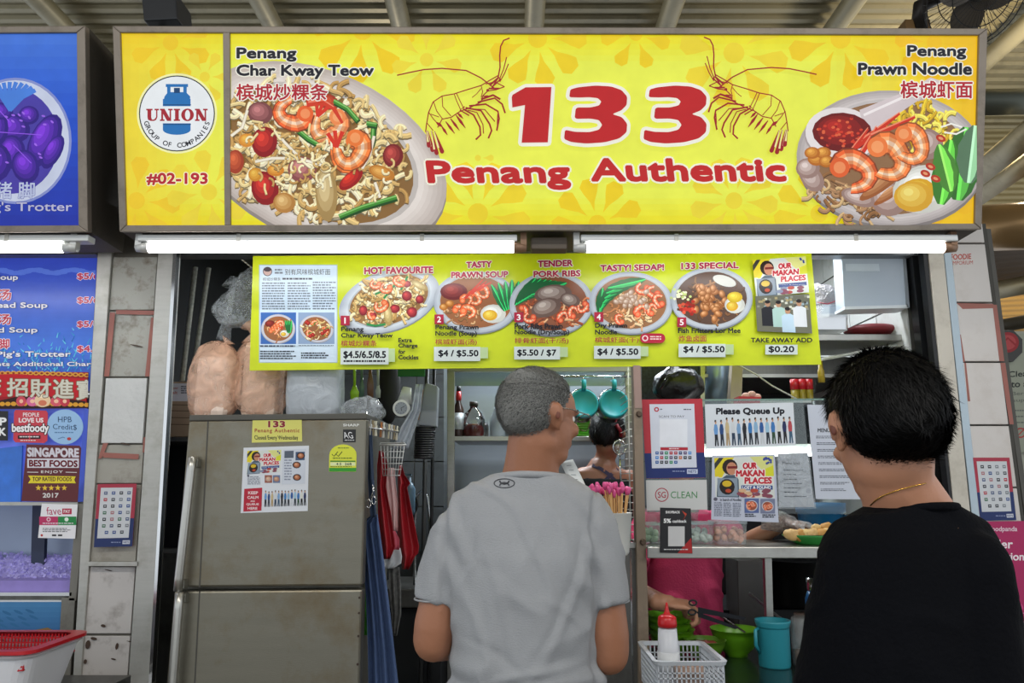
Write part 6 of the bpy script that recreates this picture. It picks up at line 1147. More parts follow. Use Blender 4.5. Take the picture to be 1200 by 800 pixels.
# receipt
g = []
for j in range(14):
    t = j/13; x = 661+19*t-4*t*t; y = 540+34*t; g.append([P(x+u*(13+3*t), y-2.5*u*(1-t)+2*math.sin(t*3)*u, 2.5+.03*math.sin(t*3.4)) for u in (-.4, 0, .4, .8)])
o = solo('receipt', 'long white paper strip curling beside the grey haired man', 'paper', MB().sheet(g, .0006), M('d9dcda', .6)); 
mb = MB()
for j in range(2, 12, 2): a, b_ = g[j][1], g[j][2]; n_ = Vector((0, -.002, 0)); d = (b_-a); u = (g[j+1][1]-g[j][1])*.22; mb.add([a+n_, b_+n_, b_+u+n_, a+u+n_], [(0, 1, 2, 3)])
part('print', mb, M('7a7e84', .6), o)
# ================================================================ people
from mathutils.bvhtree import BVHTree
def skin(h): return M(h, .5, 0, .12, 14, .08, 90, name='skin_'+h)
def remeshed(name, mb, mat, parent, voxel=.007, it=5, disp=None, label=None):
    o = part(name, mb, None, parent)
    m = o.modifiers.new('r', 'REMESH'); m.mode = 'VOXEL'; m.voxel_size = voxel; m.use_smooth_shade = True
    if it: s_ = o.modifiers.new('s', 'SMOOTH'); s_.iterations = it; s_.factor = .5
    dg = bpy.context.evaluated_depsgraph_get(); me = bpy.data.meshes.new_from_object(o.evaluated_get(dg)); o.modifiers.clear(); old = o.data; o.data = me; bpy.data.meshes.remove(old); me.name = name
    if disp:
        off = WL[parent.name] if parent else WL[o.name]; ns = [v.normal.copy() for v in me.vertices]
        for v, n in zip(me.vertices, ns): v.co += n*disp(v.co+off, n)
    me.polygons.foreach_set('use_smooth', [True]*len(me.polygons)); me.materials.clear(); me.materials.append(mat); me.update()
    if label: o['label'] = label
    return o
def limb(mb, pts, rs, n=14, side=None, flat=1.):
    mb.tube(pts, rs, n, True, flat, side)
    for p_, r in ((pts[0], rs[0]), (pts[-1], rs[-1])):
        r = r if not isinstance(r, tuple) else min(r); mb.ell(p_, (r, r, r), None, 12, 8)
    return mb
def rotz(a): return Matrix.Rotation(a, 3, 'Z')
def head(mb, c, R, s=1., jaw=1.):
    def e(p_, r, rr=(0, 0, 0)): mb.ell(c+R@(Vector(p_)*s), tuple(x*s for x in r), R@Euler(rr).to_matrix(), 24, 16)
    e((0, -.014, .03), (.077, .097, .088)); e((0, .03, -.022), (.062, .064, .088)); e((0, .042, -.08), (.046*jaw, .045, .034)); e((0, .005, -.055), (.06*jaw, .062, .055)); e((0, .03, .035), (.067, .062, .06))
    mb.tube([c+R@(Vector(q)*s) for q in ((0, .088, .02), (0, .1, 0), (0, .112, -.022), (0, .1, -.033))], [.008*s, .009*s, .014*s, .009*s], 10)
    e((0, .09, .025), (.045, .012, .01)); e((0, .088, -.052), (.024, .012, .007)); e((0, .087, -.062), (.02, .011, .007)); e((.034, .078, -.02), (.022, .018, .018)); e((-.034, .078, -.02), (.022, .018, .018))
    for sx in (-1, 1):
        e((sx*.081, -.006, .002), (.008, .02, .033), (.15, sx*.15, -sx*.45)); e((sx*.089, -.014, .012), (.006, .016, .022), (.15, 0, -sx*.5)); e((sx*.077, .004, -.026), (.008, .01, .011))
def eyes(o, c, R, s=1.):
    for sx in (-1, 1): part('ear_recess_shade', MB().ell(c+R@Vector((sx*.0925, -.012, .004))*s, (.003*s, .007*s, .014*s), R@Euler((.15, 0, -sx*.5)).to_matrix(), 12, 8), M('74402f', .5), o)  # shade of the ear hollow put in as a darker ellipsoid
    for sx in (-1, 1): part('eye', MB().ell(c+R@Vector((sx*.032, .0715, .006))*s, (.012*s,)*3, R, 14, 10), M('e4e2de', .2, 0, 0), o); part('iris', MB().ell(c+R@Vector((sx*.032, .082, .006))*s, (.005*s, .003*s, .005*s), R, 10, 8), M('1c120e', .2), o)
    for sx in (-1, 1): part('eyebrow', MB().tube([c+R@(Vector(q)*s) for q in ((sx*.016, .094, .026), (sx*.034, .092, .031), (sx*.05, .078, .026))], .003*s, 6), M('1a1614', .8), o)
def hand(mb, w, d, n, curl=.5, side=1, s=1.):
    d = Vector(d).normalized(); n = Vector(n); n = (n-d*n.dot(d)).normalized(); l = d.cross(n); R = Matrix((l, d, n)).transposed()
    mb.ell(w+d*.045*s, (.04*s, .052*s, .016*s), R, 16, 10); limb(mb, [w-d*.02*s, w+d*.02*s], [.026*s, .026*s], 12, side=tuple(l), flat=.75)
    for k, (o_, L_) in enumerate(((-.031, .8), (-.011, .95), (.01, 1.), (.031, .9))):
        p_ = w+d*(.082-.004*abs(k-1.5))*s+l*o_*s*side; a = .15+curl*.5; pts = [p_-d*.02*s, p_]
        for q, ln in enumerate((.04, .026, .021)): v = d*math.cos(a)+n*math.sin(a); p_ = p_+v*ln*s*L_; pts.append(p_); a += curl*(.9+.1*k)
        limb(mb, pts, [.0098*s, .0095*s, .0088*s, .0082*s, .0072*s], 10)
    b = w+d*.02*s+l*side*.03*s; v = (d*.75+l*side*.6+n*.35).normalized(); limb(mb, [b, b+v*.035*s, b+v*.035*s+(d*.9+n*.3*(1+curl)).normalized()*.028*s, b+v*.035*s+(d*.8+n*.5*(1+curl)).normalized()*.05*s], [.013*s, .0115*s, .0105*s, .009*s], 10)
def hair(o, c, R, s, inside, n, ln, wd, flow, lift, mat, shell=1.05, noise_amp=.0, seed=0, name='hair', mat2=None, rad=(.08, .1, .092), cz=.03, curl=0.):
    rr = random.Random(seed); mb = MB(); rad = Vector(rad)*s
    def surf(u, k=1.):
        q = Vector((u.x*rad.x, u.y*rad.y-.014*s, u.z*rad.z+cz*s)); 
        return q
    # cap: part of the ellipsoid covered by hair
    nu, nv = 48, 34; vs = {}; 
    def cov(u): return inside(surf(u)/s)
    pts = []; ok = []
    for j in range(nv+1):
        th_ = PI*j/nv
        for i in range(nu):
            a = 2*PI*i/nu; u = Vector((math.sin(th_)*math.cos(a), math.sin(th_)*math.sin(a), math.cos(th_))); k = cov(u)
            q = surf(u); q = Vector((q.x, q.y, q.z)); e = 1+(shell-1)*max(0, min(1, k*12))+noise_amp*noise.noise(u*4+Vector((seed, 0, 0))); qq = Vector((q.x*e, (q.y+.014*s)*e-.014*s, (q.z-cz*s)*e+cz*s)); pts.append(c+R@qq); ok.append(k > -.02)
    fs = []
    for j in range(nv):
        for i in range(nu):
            f = (j*nu+i, (j+1)*nu+i, (j+1)*nu+(i+1) % nu, j*nu+(i+1) % nu)
            if all(ok[t] for t in f): fs.append(f)
    mb.add(pts, fs, True); cap_ = part(name, mb, mat, o)
    mb = MB(); vs = []; fs = []; k = 0; tries = 0
    while k < n and tries < n*8:
        tries += 1; z = rr.uniform(-1, 1); a = rr.random()*2*PI; r = math.sqrt(1-z*z); u = Vector((r*math.cos(a), r*math.sin(a), z)); kk = cov(u)
        if kk < 0 or (kk < .012 and rr.random() < .35): continue
        q = surf(u); nrm = Vector((u.x/rad.x, u.y/rad.y, u.z/rad.z)).normalized(); f = flow(q/s, u); f = f-nrm*f.dot(nrm); f = f.normalized() if f.length > 1e-4 else Vector((1, 0, 0))
        f = (f+Vector((rr.uniform(-.4, .4), rr.uniform(-.4, .4), rr.uniform(-.4, .4)))).normalized(); L_ = ln*rr.uniform(.6, 1.2)*s; sd = f.cross(nrm).normalized(); e = 1+(shell-1)*.6
        p0 = Vector((q.x*e, (q.y+.014*s)*e-.014*s, (q.z-cz*s)*e+cz*s)); p1 = p0+(f*(1-lift)+nrm*lift)*L_*.5; p2 = p1+(f*(1-lift*.6)+nrm*lift*.25*(1-curl)+Vector((0, 0, -.35*curl)))*L_*.5
        w_ = wd*s; b = len(vs); vs += [c+R@x for x in (p0-sd*w_, p0+sd*w_, p1+sd*w_*.8, p1-sd*w_*.8, p2)]; fs += [(b, b+1, b+2, b+3), (b+3, b+2, b+4)]; k += 1
    mb.add(vs, fs, False); h = part('hair_strands', mb, mat2 or mat, cap_); h['kind'] = 'stuff'; return cap_
def project(bvhs, px, py, lift=.001):
    c = Vector((0, 0, EYE)); d = ray(px, py).normalized(); best = None
    for b, off in bvhs:
        h = b.ray_cast(c-off, d)
        if h[0] is not None and (best is None or h[3] < best[1]): best = (h[0]+off, h[3], h[1])
    if best is None: return None
    return best[0]-d*lift
def bvh_of(o):
    dg = bpy.context.evaluated_depsgraph_get(); me = o.data; return (BVHTree.FromPolygons([v.co.copy() for v in me.vertices], [tuple(p_.vertices) for p_ in me.polygons]), WL[o.name])
def folds(seed, amp=.004, f=(7, 7, 2.2), ridge=.0035):
    S_ = Vector((seed*3.1, seed*1.7, 0))
    def fn(p_, n):
        a = noise.noise(Vector((p_.x*f[0], p_.y*f[1], p_.z*f[2]))+S_); b = 1-abs(noise.noise(Vector((p_.x*9+p_.z*5, p_.y*9, p_.z*7))+S_*2))*2; return a*amp+max(0, b-.55)*ridge*2
    return fn
def torso(mb, secs, Y, yaw=0, n=32):     # secs: (px cx, py, half width m, half depth m, dY)
    pts = []; R = rotz(yaw)
    rings = []
    for cx, y, hw, hd, dY in secs:
        c = P(cx, y, Y+dY); rings.append([c+R@Vector((hw*abs(math.cos(a))**.85*(1 if math.cos(a) >= 0 else -1), hd*abs(math.sin(a))**.85*(1 if math.sin(a) >= 0 else -1), 0)) for a in (2*PI*k/n for k in range(n))])
    ringstack(mb, rings); b = len(mb.v)-n; mb.f.append(tuple(range(b, b+n))); mb.sm.append(False); return mb
def legs(mb_leg, mb_shoe, hip, yaw, floor, hw=.09, stride=.0):
    R = rotz(yaw)
    for sx in (-1, 1):
        a = hip+R@Vector((sx*hw, 0, -.02)); k = Vector((hip.x, hip.y, 0))+R@Vector((sx*(hw+.01), .02+stride*sx, floor+.5)); f = Vector((hip.x, hip.y, 0))+R@Vector((sx*(hw+.02), -.01+stride*sx*1.3, floor+.09))
        limb(mb_leg, [a, a.lerp(k, .5), k, k.lerp(f, .4), f], [.1, .088, .066, .064, .058]); mb_leg.ell(hip+Vector((0, 0, .03)), (.16, .12, .13), R)
        s0 = Vector((f.x, f.y, floor+.045)); mb_shoe.ell(s0+R@Vector((0, .05, 0)), (.05, .14, .045), R).ell(s0+R@Vector((0, -.02, .03)), (.045, .07, .06), R)
# ---- man in the grey shirt
GYm = 1.8; g_ = thing('person', 'man in a light grey T-shirt and glasses with short grey hair, seen from behind', 'person', (P(616, 800, GYm).x, GYm+.03, 0))
SK = skin('a06c50'); mb = MB(); HC = P(632, 490, GYm+.0)+Vector((0, 0, 0)); HR = rotz(math.radians(-57))@Matrix.Rotation(math.radians(-6), 3, 'X'); head(mb, HC, HR, .94)
limb(mb, [HC+Vector((-.01, .0, -.04)), P(623, 545, GYm+.02), P(620, 575, GYm+.05), P(620, 600, GYm+.04)], [.062, .064, .075, .1])
torso(mb, [(620, 588, .15, .08, .04), (618, 640, .165, .095, .04), (616, 700, .145, .1, .04), (616, 780, .14, .1, .04), (616, 850, .15, .1, .04)], GYm)
for sd, q in ((-1, [(541, 620, .03), (517, 690, .02), (508, 750, .03), (530, 752, .2), (560, 747, .3)]), (1, [(693, 618, .03), (708, 690, .02), (713, 765, .03), (700, 765, .16), (680, 748, .27)])):
    pts = [P(x, y, GYm+dy) for x, y, dy in q]; limb(mb, [pts[0], pts[0].lerp(pts[1], .6), pts[1], pts[1].lerp(pts[2], .7), pts[2]], [.04, .04, .043, .05, .047]); limb(mb, pts[2:], [.047, .042, .03]); hand(mb, pts[-1], pts[-1]-pts[-2]+Vector((-sd*.02, .05, .0)), (-sd, 0, .3), .6, -sd, 1.)
body = remeshed('body', mb, SK, g_, .0065, 4); eyes(body, HC, HR, .94)
shm = MB(); torso(shm, [(619, 556, .088, .07, .03), (619, 566, .125, .078, .035), (619, 578, .17, .088, .04), (618, 594, .185, .1, .04), (617, 615, .192, .112, .04), (616, 650, .19, .125, .04), (615, 690, .176, .13, .04), (615, 730, .17, .13, .04), (615, 765, .17, .13, .04), (616, 800, .176, .134, .04), (616, 828, .18, .136, .04)], GYm)
for pts, rs in (([P(557, 598, GYm+.035), P(543, 621, GYm+.03), P(527, 657, GYm+.03), P(516, 688, GYm+.03), P(513, 703, GYm+.03)], [.06, .068, .064, .060, .0585]), ([P(680, 595, GYm+.035), P(689, 619, GYm+.03), P(700, 655, GYm+.03), P(706, 688, GYm+.03), P(708, 705, GYm+.03)], [.06, .067, .065, .0625, .061])): shm.tube(pts, rs, 20); shm.ell(pts[1], (.062, .062, .062))
GS = M('9a9c9f', .85, 0, .08, 3, .25, 160, (1, 1, 3), name='grey_jersey')
FOLD = []
for (ax_, ay_, bx_2, by_, am_, wd_) in ((560, 630, 612, 790, .007, .011), (596, 600, 652, 730, -.006, .012), (694, 625, 636, 800, .009, .012), (538, 690, 585, 800, .008, .01), (664, 690, 612, 810, -.007, .01), (548, 812, 706, 768, .009, .008), (590, 818, 706, 790, .009, .007), (534, 745, 640, 800, -.006, .009), (682, 600, 668, 720, -.007, .009), (552, 600, 545, 700, -.006, .009), (640, 585, 600, 700, .004, .012), (625, 700, 700, 740, .006, .009), (532, 720, 560, 640, .006, .008)):
    a_, b__ = P(ax_, ay_, GYm-.08), P(bx_2, by_, GYm-.08); FOLD.append((a_.x, a_.z, b__.x, b__.z, am_, wd_))
def gf(p_, n):
    base = folds(4, .007, (6, 6, 2.), .006)(p_, n); z = p_.z; lo = max(0, min(1, (1.16-z)/.08)); dx = p_.x-.02
    w1 = math.sin((z*75)+dx*14+3*noise.noise(p_*6))*.0045*lo*(.8+abs(dx)*6)
    ax = max(0, 1-abs(abs(dx)-.155)/.05)*max(0, 1-abs(z-1.33)/.14)*math.sin(z*60+dx*90)*.007
    dia = math.sin((dx*38)+z*16+2.5*noise.noise(p_*5+Vector((9, 0, 0))))*.005*max(0, 1-abs(z-1.2)/.25)
    zz = p_.z; xa = .168+max(0, min(1, (zz-1.42)/.1))*.018; arm = -.010*math.exp(-((abs(dx+.004)-xa)/.009)**2)*max(0, min(1, (1.53-zz)/.05))*(1 if n.y < .3 else .3)
    fo = 0.
    if n.y < .2:
        for (x0, z0, x1, z1, am, wd) in FOLD:
            ux, uz = x1-x0, z1-z0; L2 = ux*ux+uz*uz; t = max(0, min(1, ((p_.x-x0)*ux+(p_.z-z0)*uz)/L2)); d = ((p_.x-x0)*uz-(p_.z-z0)*ux)/math.sqrt(L2)+.008*math.sin(t*5); fo += .6*am*math.exp(-(d/wd)**2)*math.sin(PI*min(1, max(0, t)))
    return base+w1+ax+dia+arm+fo
shirt = remeshed('t_shirt', shm, GS, g_, .006, 3, gf)
bs_ = [bvh_of(shirt)]
ring = []
for k in range(33):
    a = 2*PI*k/32; q = P(619, 556.5, GYm+.03); ring.append(q+Vector((.086*math.cos(a), .0685*math.sin(a), -.004*math.cos(2*a)-.003)))
part('collar', MB().tube(ring, .0085, 10), GS, shirt)
# sleeve hems
for c_, r_ in ((P(513.5, 701, GYm+.03), .0535), (P(708, 703, GYm+.03), .056)): part('sleeve_hem', MB().tube([c_+Vector((r_*math.cos(2*PI*k/28), r_*math.sin(2*PI*k/28), 0)) for k in range(29)], .0022, 6), GS, shirt)
# oval chest mark on the back below the collar, laid on the cloth
lm = MB()
def cloth_line(pts, w_, bv, mb, lift=.0012):
    L_ = []
    for i, (x, y) in enumerate(pts):
        a = pts[max(i-1, 0)]; b = pts[min(i+1, len(pts)-1)]; dx, dy = b[0]-a[0], b[1]-a[1]; l = math.hypot(dx, dy) or 1; L_.append((project(bv, x-dy/l*w_/2, y+dx/l*w_/2, lift), project(bv, x+dy/l*w_/2, y-dx/l*w_/2, lift)))
    for (a, b), (c_, d_) in zip(L_, L_[1:]):
        if None not in (a, b, c_, d_): mb.add([a, b, d_, c_], [(0, 1, 2, 3)])
cloth_line([(591+12*math.cos(k*PI/16), 566+5.2*math.sin(k*PI/16)) for k in range(33)], .9, bs_, lm)
for sg_ in (1, -1): cloth_line([(585.4, 566-3*sg_), (586.4, 566-1*sg_), (588.5, 566+.4*sg_), (591, 566+.8*sg_), (593.5, 566+.4*sg_), (595.6, 566-1*sg_), (596.6, 566-3*sg_)], 1.7, bs_, lm); part('back_emblem', lm, M('3a3c42', .6), shirt, label='small dark oval emblem below the collar')
def ins(q): # grey man's hair: positive where hair grows
    y, z = q.y, q.z
    lim = -.068 if y < -.045 else (-.068+(y+.045)*1.75 if y < -.0 else (.012+(y)*1.1 if y < .045 else .075+(y-.045)*.6)); return z-lim
HM = M('626260', .7, 0, .8, 160, name='grey_hair')
hair(body, HC, HR, .94, ins, 17000, .013, .0008, lambda q, u: Vector((u.x*.3, -.2-.6*(u.z < .5), -.7 if u.z < .4 else .3)), (.7), HM, 1.02, .004, 2, mat2=M('8c8c88', .6, 0, .6, 300, name='grey_strands'))
gp = part('glasses', MB().tube([HC+HR@Vector(q) for q in ((.083, -.012, .018), (.084, .03, .019), (.078, .085, .014), (.068, .1, .012))], .0014, 6).tube([HC+HR@Vector(q) for q in ((-.083, -.012, .018), (-.084, .03, .019), (-.078, .085, .014), (-.068, .1, .012))], .0014, 6).tube([HC+HR@Vector(q) for q in ((-.014, .116, .008), (0, .12, .011), (.014, .116, .008))], .0014, 6), M('8a8078', .25, .9), body)
for sx in (-1, 1):
    el = [HC+HR@Vector((sx*(.04+.027*math.cos(k*PI/12)), .115-.016*abs(math.cos(k*PI/12)+.6*sx*0)*.5-.008, .003+.02*math.sin(k*PI/12))) for k in range(25)]; part('rim', MB().tube(el, .0013, 6), M('8a8078', .25, .9), gp); part('lens', MB().add(el[:24], [tuple(range(24))]), glass_mat('lens', (.8, .82, .84), .03, 2.), gp)
mbl, mbs = MB(), MB(); legs(mbl, mbs, Vector((P(616, 800, GYm).x, GYm+.04, .93)), -.15, 0); remeshed('trousers', mbl, M('23262e', .85, 0, .15, 30, .2, 120), g_, .009, 3, folds(2, .006)); remeshed('shoes', mbs, M('2c2c2e', .5), g_, .008, 2)
# ---- man in the black shirt
BY = 1.27; b_ = thing('person', 'dark haired man in a black T-shirt and thin gold necklace, seen from behind', 'person', (P(1070, 800, BY).x, BY+.04, 0))
SK2 = skin('b98264'); mb = MB(); HC2 = P(1038, 505, BY); HR2 = rotz(math.radians(3))@Matrix.Rotation(math.radians(-10), 3, 'X'); head(mb, HC2, HR2, 1.0, .95)
limb(mb, [HC2+Vector((.012, -.01, -.04)), P(1050, 560, BY+.0), P(1064, 596, BY+.03), P(1070, 640, BY+.03)], [.054, .056, .07, .09])
YW = math.radians(22); torso(mb, [(1070, 625, .13, .075, .03), (1070, 700, .15, .09, .03), (1070, 800, .14, .09, .03), (1070, 950, .15, .1, .03)], BY, YW)
sR = P(1133, 662, BY-.02); sL = P(1001, 668, BY+.09); eR = P(1148, 850, BY-.04); eL = P(972, 850, BY+.2); wR = P(1080, 870, BY+.12); wL = P(960, 860, BY+.4)
for q in ((sR, eR, wR, 1), (sL, eL, wL, -1)): limb(mb, [q[0], q[0].lerp(q[1], .5), q[1]], [.05, .047, .04]); limb(mb, [q[1], q[1].lerp(q[2], .4), q[2]], [.042, .04, .028]); hand(mb, q[2], q[2]-q[1], (-q[3], 0, .3), .6, -q[3], 1.)
body2 = remeshed('body', mb, SK2, b_, .006, 4); eyes(body2, HC2, HR2, 1.0)
sm2 = MB(); torso(sm2, [(1068, 592, .062, .06, .02), (1068, 602, .1, .07, .025), (1068, 613, .135, .08, .03), (1069, 630, .155, .09, .03), (1070, 660, .17, .1, .03), (1070, 720, .18, .115, .03), (1069, 800, .19, .13, .03), (1068, 900, .2, .14, .03), (1068, 960, .2, .14, .03)], BY, YW)
for a, e, hm in ((sR, eR, .85), (sL, eL, .85)): m_ = a.lerp(e, .45); h_ = a.lerp(e, hm); sm2.tube([a+(Vector((1068/1000*0, 0, 0))), m_, h_], [.06, .064, .068], 20); sm2.ell(a, (.059, .059, .056))
BS = M('0b0c10', .95, 0, .2, 6, .3, 140, spec=.08, name='black_jersey')
shirt2 = remeshed('t_shirt', sm2, BS, b_, .007, 4, folds(9, .006, (6, 6, 2), .005))
q = P(1068, 592, BY+.02); R2 = rotz(YW); ring = [q+R2@Vector((.066*math.cos(2*PI*k/32), .064*math.sin(2*PI*k/32), -.006*math.sin(2*PI*k/32)-.006)) for k in range(33)]; part('collar', MB().tube(ring, .007, 10), BS, shirt2)
bb = [bvh_of(body2), bvh_of(shirt2)]; nk = [project(bb, x, y, .0012) for x, y in ((1020, 592), (1026, 586), (1034, 581), (1044, 577), (1056, 573), (1068, 570), (1078, 567.5), (1085, 566))]; nk = [x for x in nk if x]
if len(nk) > 2: part('necklace', MB().tube(nk, .0011, 6), M('d8a850', .25, .9), body2, label='thin gold necklace')
def ins2(q):
    y, z = q.y, q.z; lim = -.082 if y < -.03 else (-.082+(y+.03)*2.4 if y < .02 else (.03+(y-.02)*.5 if y < .06 else .05+(y-.06)*.6)); return z-lim
HB = M('070606', .6, 0, .3, 60, name='black_hair', spec=.25)
hair(body2, HC2, HR2, 1.0, ins2, 22000, .032, .0010, lambda q, u: Vector((u.x*.9, -.25+u.y*.9, -.55 if u.z < .7 else -.1)), .2, HB, 1.09, .03, 5, rad=(.079, .096, .092), curl=.25)
mbl, mbs = MB(), MB(); legs(mbl, mbs, Vector((P(1068, 800, BY).x, BY+.04, .9)), YW, 0); remeshed('trousers', mbl, M('1c1d22', .85, 0, .15, 30), b_, .009, 3, folds(3, .006)); remeshed('shoes', mbs, M('d0d0cc', .5), b_, .008, 2)
# ---- cook in the pink shirt behind the counter
PYk = 3.52; pk = thing('person', 'cook in a bright pink T-shirt cutting with scissors behind the counter', 'person', (P(800, 700, PYk).x, PYk, KZ))
SK3 = skin('bd8a6c'); mb = MB(); HC3 = P(798, 540, PYk-.02); HR3 = rotz(PI+.1)@Matrix.Rotation(math.radians(-22), 3, 'X'); head(mb, HC3, HR3, .98)
limb(mb, [HC3+Vector((0, .01, -.05)), P(799, 585, PYk), P(800, 600, PYk)], [.052, .054, .08]); torso(mb, [(800, 605, .14, .07, .0), (800, 660, .14, .09, 0), (800, 730, .13, .09, 0), (800, 800, .14, .1, 0)], PYk)
rh = [P(758, 612, PYk-.02), P(735, 690, PYk-.2), P(776, 706, PYk-.5)]; lh = [P(843, 612, PYk-.02), P(866, 642, PYk-.1), P(918, 612, PYk-.38)]
for q, sd in ((rh, 1), (lh, -1)): limb(mb, [q[0], q[0].lerp(q[1], .5), q[1]], [.045, .042, .038]); limb(mb, [q[1], q[1].lerp(q[2], .4), q[2]], [.042, .04, .027], flat=1)
limb(mb, [rh[1].lerp(rh[2], .45), rh[2]], [.042, .033]); hand(mb, rh[2], Vector((.9, -.15, -.05)), (.1, .1, -1), .95, 1, 1.2); body3 = remeshed('body', mb, SK3, pk, .0055, 3); eyes(body3, HC3, HR3, .98)
hm = MB(); hand(hm, lh[2]+Vector((.0, -.0, .0)), Vector((.7, -.35, -.12)), (0, -.2, -1), .6, -1, 1.0); gv = remeshed('gloved_hand', hm, SK3, body3, .005, 3)
gm = MB(); hand(gm, lh[2], Vector((.7, -.35, -.12)), (0, -.2, -1), .5, -1, 1.2); gm.tube([lh[2]-Vector((.07, -.03, -.02)), lh[2], lh[2]+Vector((.02, 0, 0))], [.05, .04, .034], 16); remeshed('plastic_glove', gm, film_mat('glove_film', 'ececea', .42, .1, 1.4, 60, .9), body3, .006, 1, lambda p_, n: .006*noise.noise(p_*45), label='clear crinkled plastic glove')
PKS = M('d23a68', .8, 0, .08, 4, .2, 120, name='pink_jersey'); sm3 = MB(); torso(sm3, [(800, 596, .07, .06, 0), (800, 602, .14, .08, 0), (800, 614, .175, .09, 0), (800, 645, .175, .11, 0), (800, 690, .165, .12, 0), (801, 730, .17, .125, 0), (801, 775, .18, .13, 0), (801, 800, .18, .13, 0)], PYk)
for q in (rh, lh): sm3.tube([q[0]+Vector((0, 0, .0)), q[0].lerp(q[1], .35), q[0].lerp(q[1], .62)], [.062, .062, .06], 18); sm3.ell(q[0], (.06, .06, .058))
remeshed('t_shirt', sm3, PKS, pk, .007, 3, folds(7, .008, (8, 8, 3), .008))
hair(body3, HC3, HR3, .98, ins, 4000, .02, .001, lambda q, u: Vector((u.x*.3, -.6, -.5)), .2, HB, 1.07, .01, 8)
mbl, mbs = MB(), MB(); legs(mbl, mbs, Vector((P(801, 780, PYk).x, PYk, .93)), PI, KZ, .08); remeshed('trousers', mbl, M('22242c', .85), pk, .01, 3); remeshed('shoes', mbs, M('1a1a1c', .5), pk, .009, 2)
sc = thing('scissors', 'dark kitchen scissors held in the hand of the pink shirted cook', 'scissors', P(830, 720, PYk-.33)); w0 = rh[2]
part('blade', MB().prism([P(818, 711, 2.95), P(874, 723, 2.95), P(872, 726.5, 2.95), P(818, 718, 2.95)], [P(818, 711, 2.953), P(874, 723, 2.953), P(872, 726.5, 2.953), P(818, 718, 2.953)]), M('26272b', .3, .8), sc); part('blade', MB().prism([P(816, 716, 2.96), P(866, 735, 2.96), P(862, 737, 2.96), P(816, 722, 2.96)], [P(816, 716, 2.963), P(866, 735, 2.963), P(862, 737, 2.963), P(816, 722, 2.963)]), M('26272b', .3, .8), sc)
part('handle', MB().tube([P(812+4.5*math.cos(k*.6), 706+3*math.sin(k*.6), 2.95) for k in range(12)], .0035, 8), BLK, sc); part('handle', MB().tube([P(811+4.5*math.cos(k*.6), 717+3*math.sin(k*.6), 2.95) for k in range(12)], .0035, 8), BLK, sc)
# ---- woman at the back
WY = 3.82; wn = thing('person', 'woman with dark bobbed hair in a black top with purple straps at the back', 'person', (P(712, 600, WY).x, WY, KZ))
SK4 = skin('9c6a54'); mb = MB(); HC4 = P(712, 511, WY); HR4 = rotz(-.35)@Matrix.Rotation(-.25, 3, 'X'); head(mb, HC4, HR4, .95); limb(mb, [HC4+Vector((0, 0, -.05)), P(709, 538, WY+.02), P(706, 552, WY+.02)], [.05, .052, .08]); torso(mb, [(703, 547, .09, .06, .02), (703, 553, .15, .075, .02), (703, 575, .155, .085, .02), (704, 640, .13, .09, .02), (704, 720, .15, .1, .02)], WY)
for sd, q in ((-1, [P(672, 560, WY), P(664, 615, WY+.02), P(690, 630, WY+.25)]), (1, [P(737, 560, WY), P(744, 615, WY+.02), P(722, 630, WY+.25)])): limb(mb, [q[0], q[0].lerp(q[1], .5), q[1]], [.042, .04, .036]); limb(mb, [q[1], q[2]], [.036, .026]); hand(mb, q[2], q[2]-q[1], (0, 0, -1), .6, sd, .95)
body4 = remeshed('body', mb, SK4, wn, .0065, 3); eyes(body4, HC4, HR4, .95)
sm4 = MB(); torso(sm4, [(703, 561, .155, .09, .02), (703, 580, .168, .098, .02), (704, 640, .15, .1, .02), (704, 720, .17, .11, .02), (704, 770, .19, .12, .02)], WY); remeshed('black_top', sm4, M('16181c', .85, 0, .2), wn, .008, 3, folds(5, .006))
b4 = [bvh_of(body4)]; sm_ = MB()
for q in ([(694, 545), (704, 549), (714, 556), (724, 566), (730, 576)], [(724, 549), (716, 556), (706, 566), (700, 574)]): cloth_line(q, 4.2, b4, sm_, .004)
part('apron_straps', sm_, M('3c3450', .8), wn)
def ins3(q): y, z = q.y, q.z; lim = -.085 if y < .0 else (-.06+(y)*1.5 if y < .05 else .06); return z-lim
hair(body4, HC4, HR4, .95, ins3, 5000, .035, .0014, lambda q, u: Vector((u.x*.3, -.3, -.8)), .12, M('15120f', .5, 0, .4, 50), 1.14, .02, 9); part('hair_clip', MB().tube([HC4+Vector((.03, -.105, .05)), HC4+Vector((.05, -.1, .02)), HC4+Vector((.055, -.085, -.005))], .009, 8), M('8a1420', .4), body4, label='dark red hair clip')
mbl, mbs = MB(), MB(); legs(mbl, mbs, Vector((P(704, 760, WY).x, WY+.02, .95)), 0, KZ, .08); remeshed('trousers', mbl, M('22242c', .85), wn, .01, 3); remeshed('shoes', mbs, M('1a1a1c', .5), wn, .009, 2)
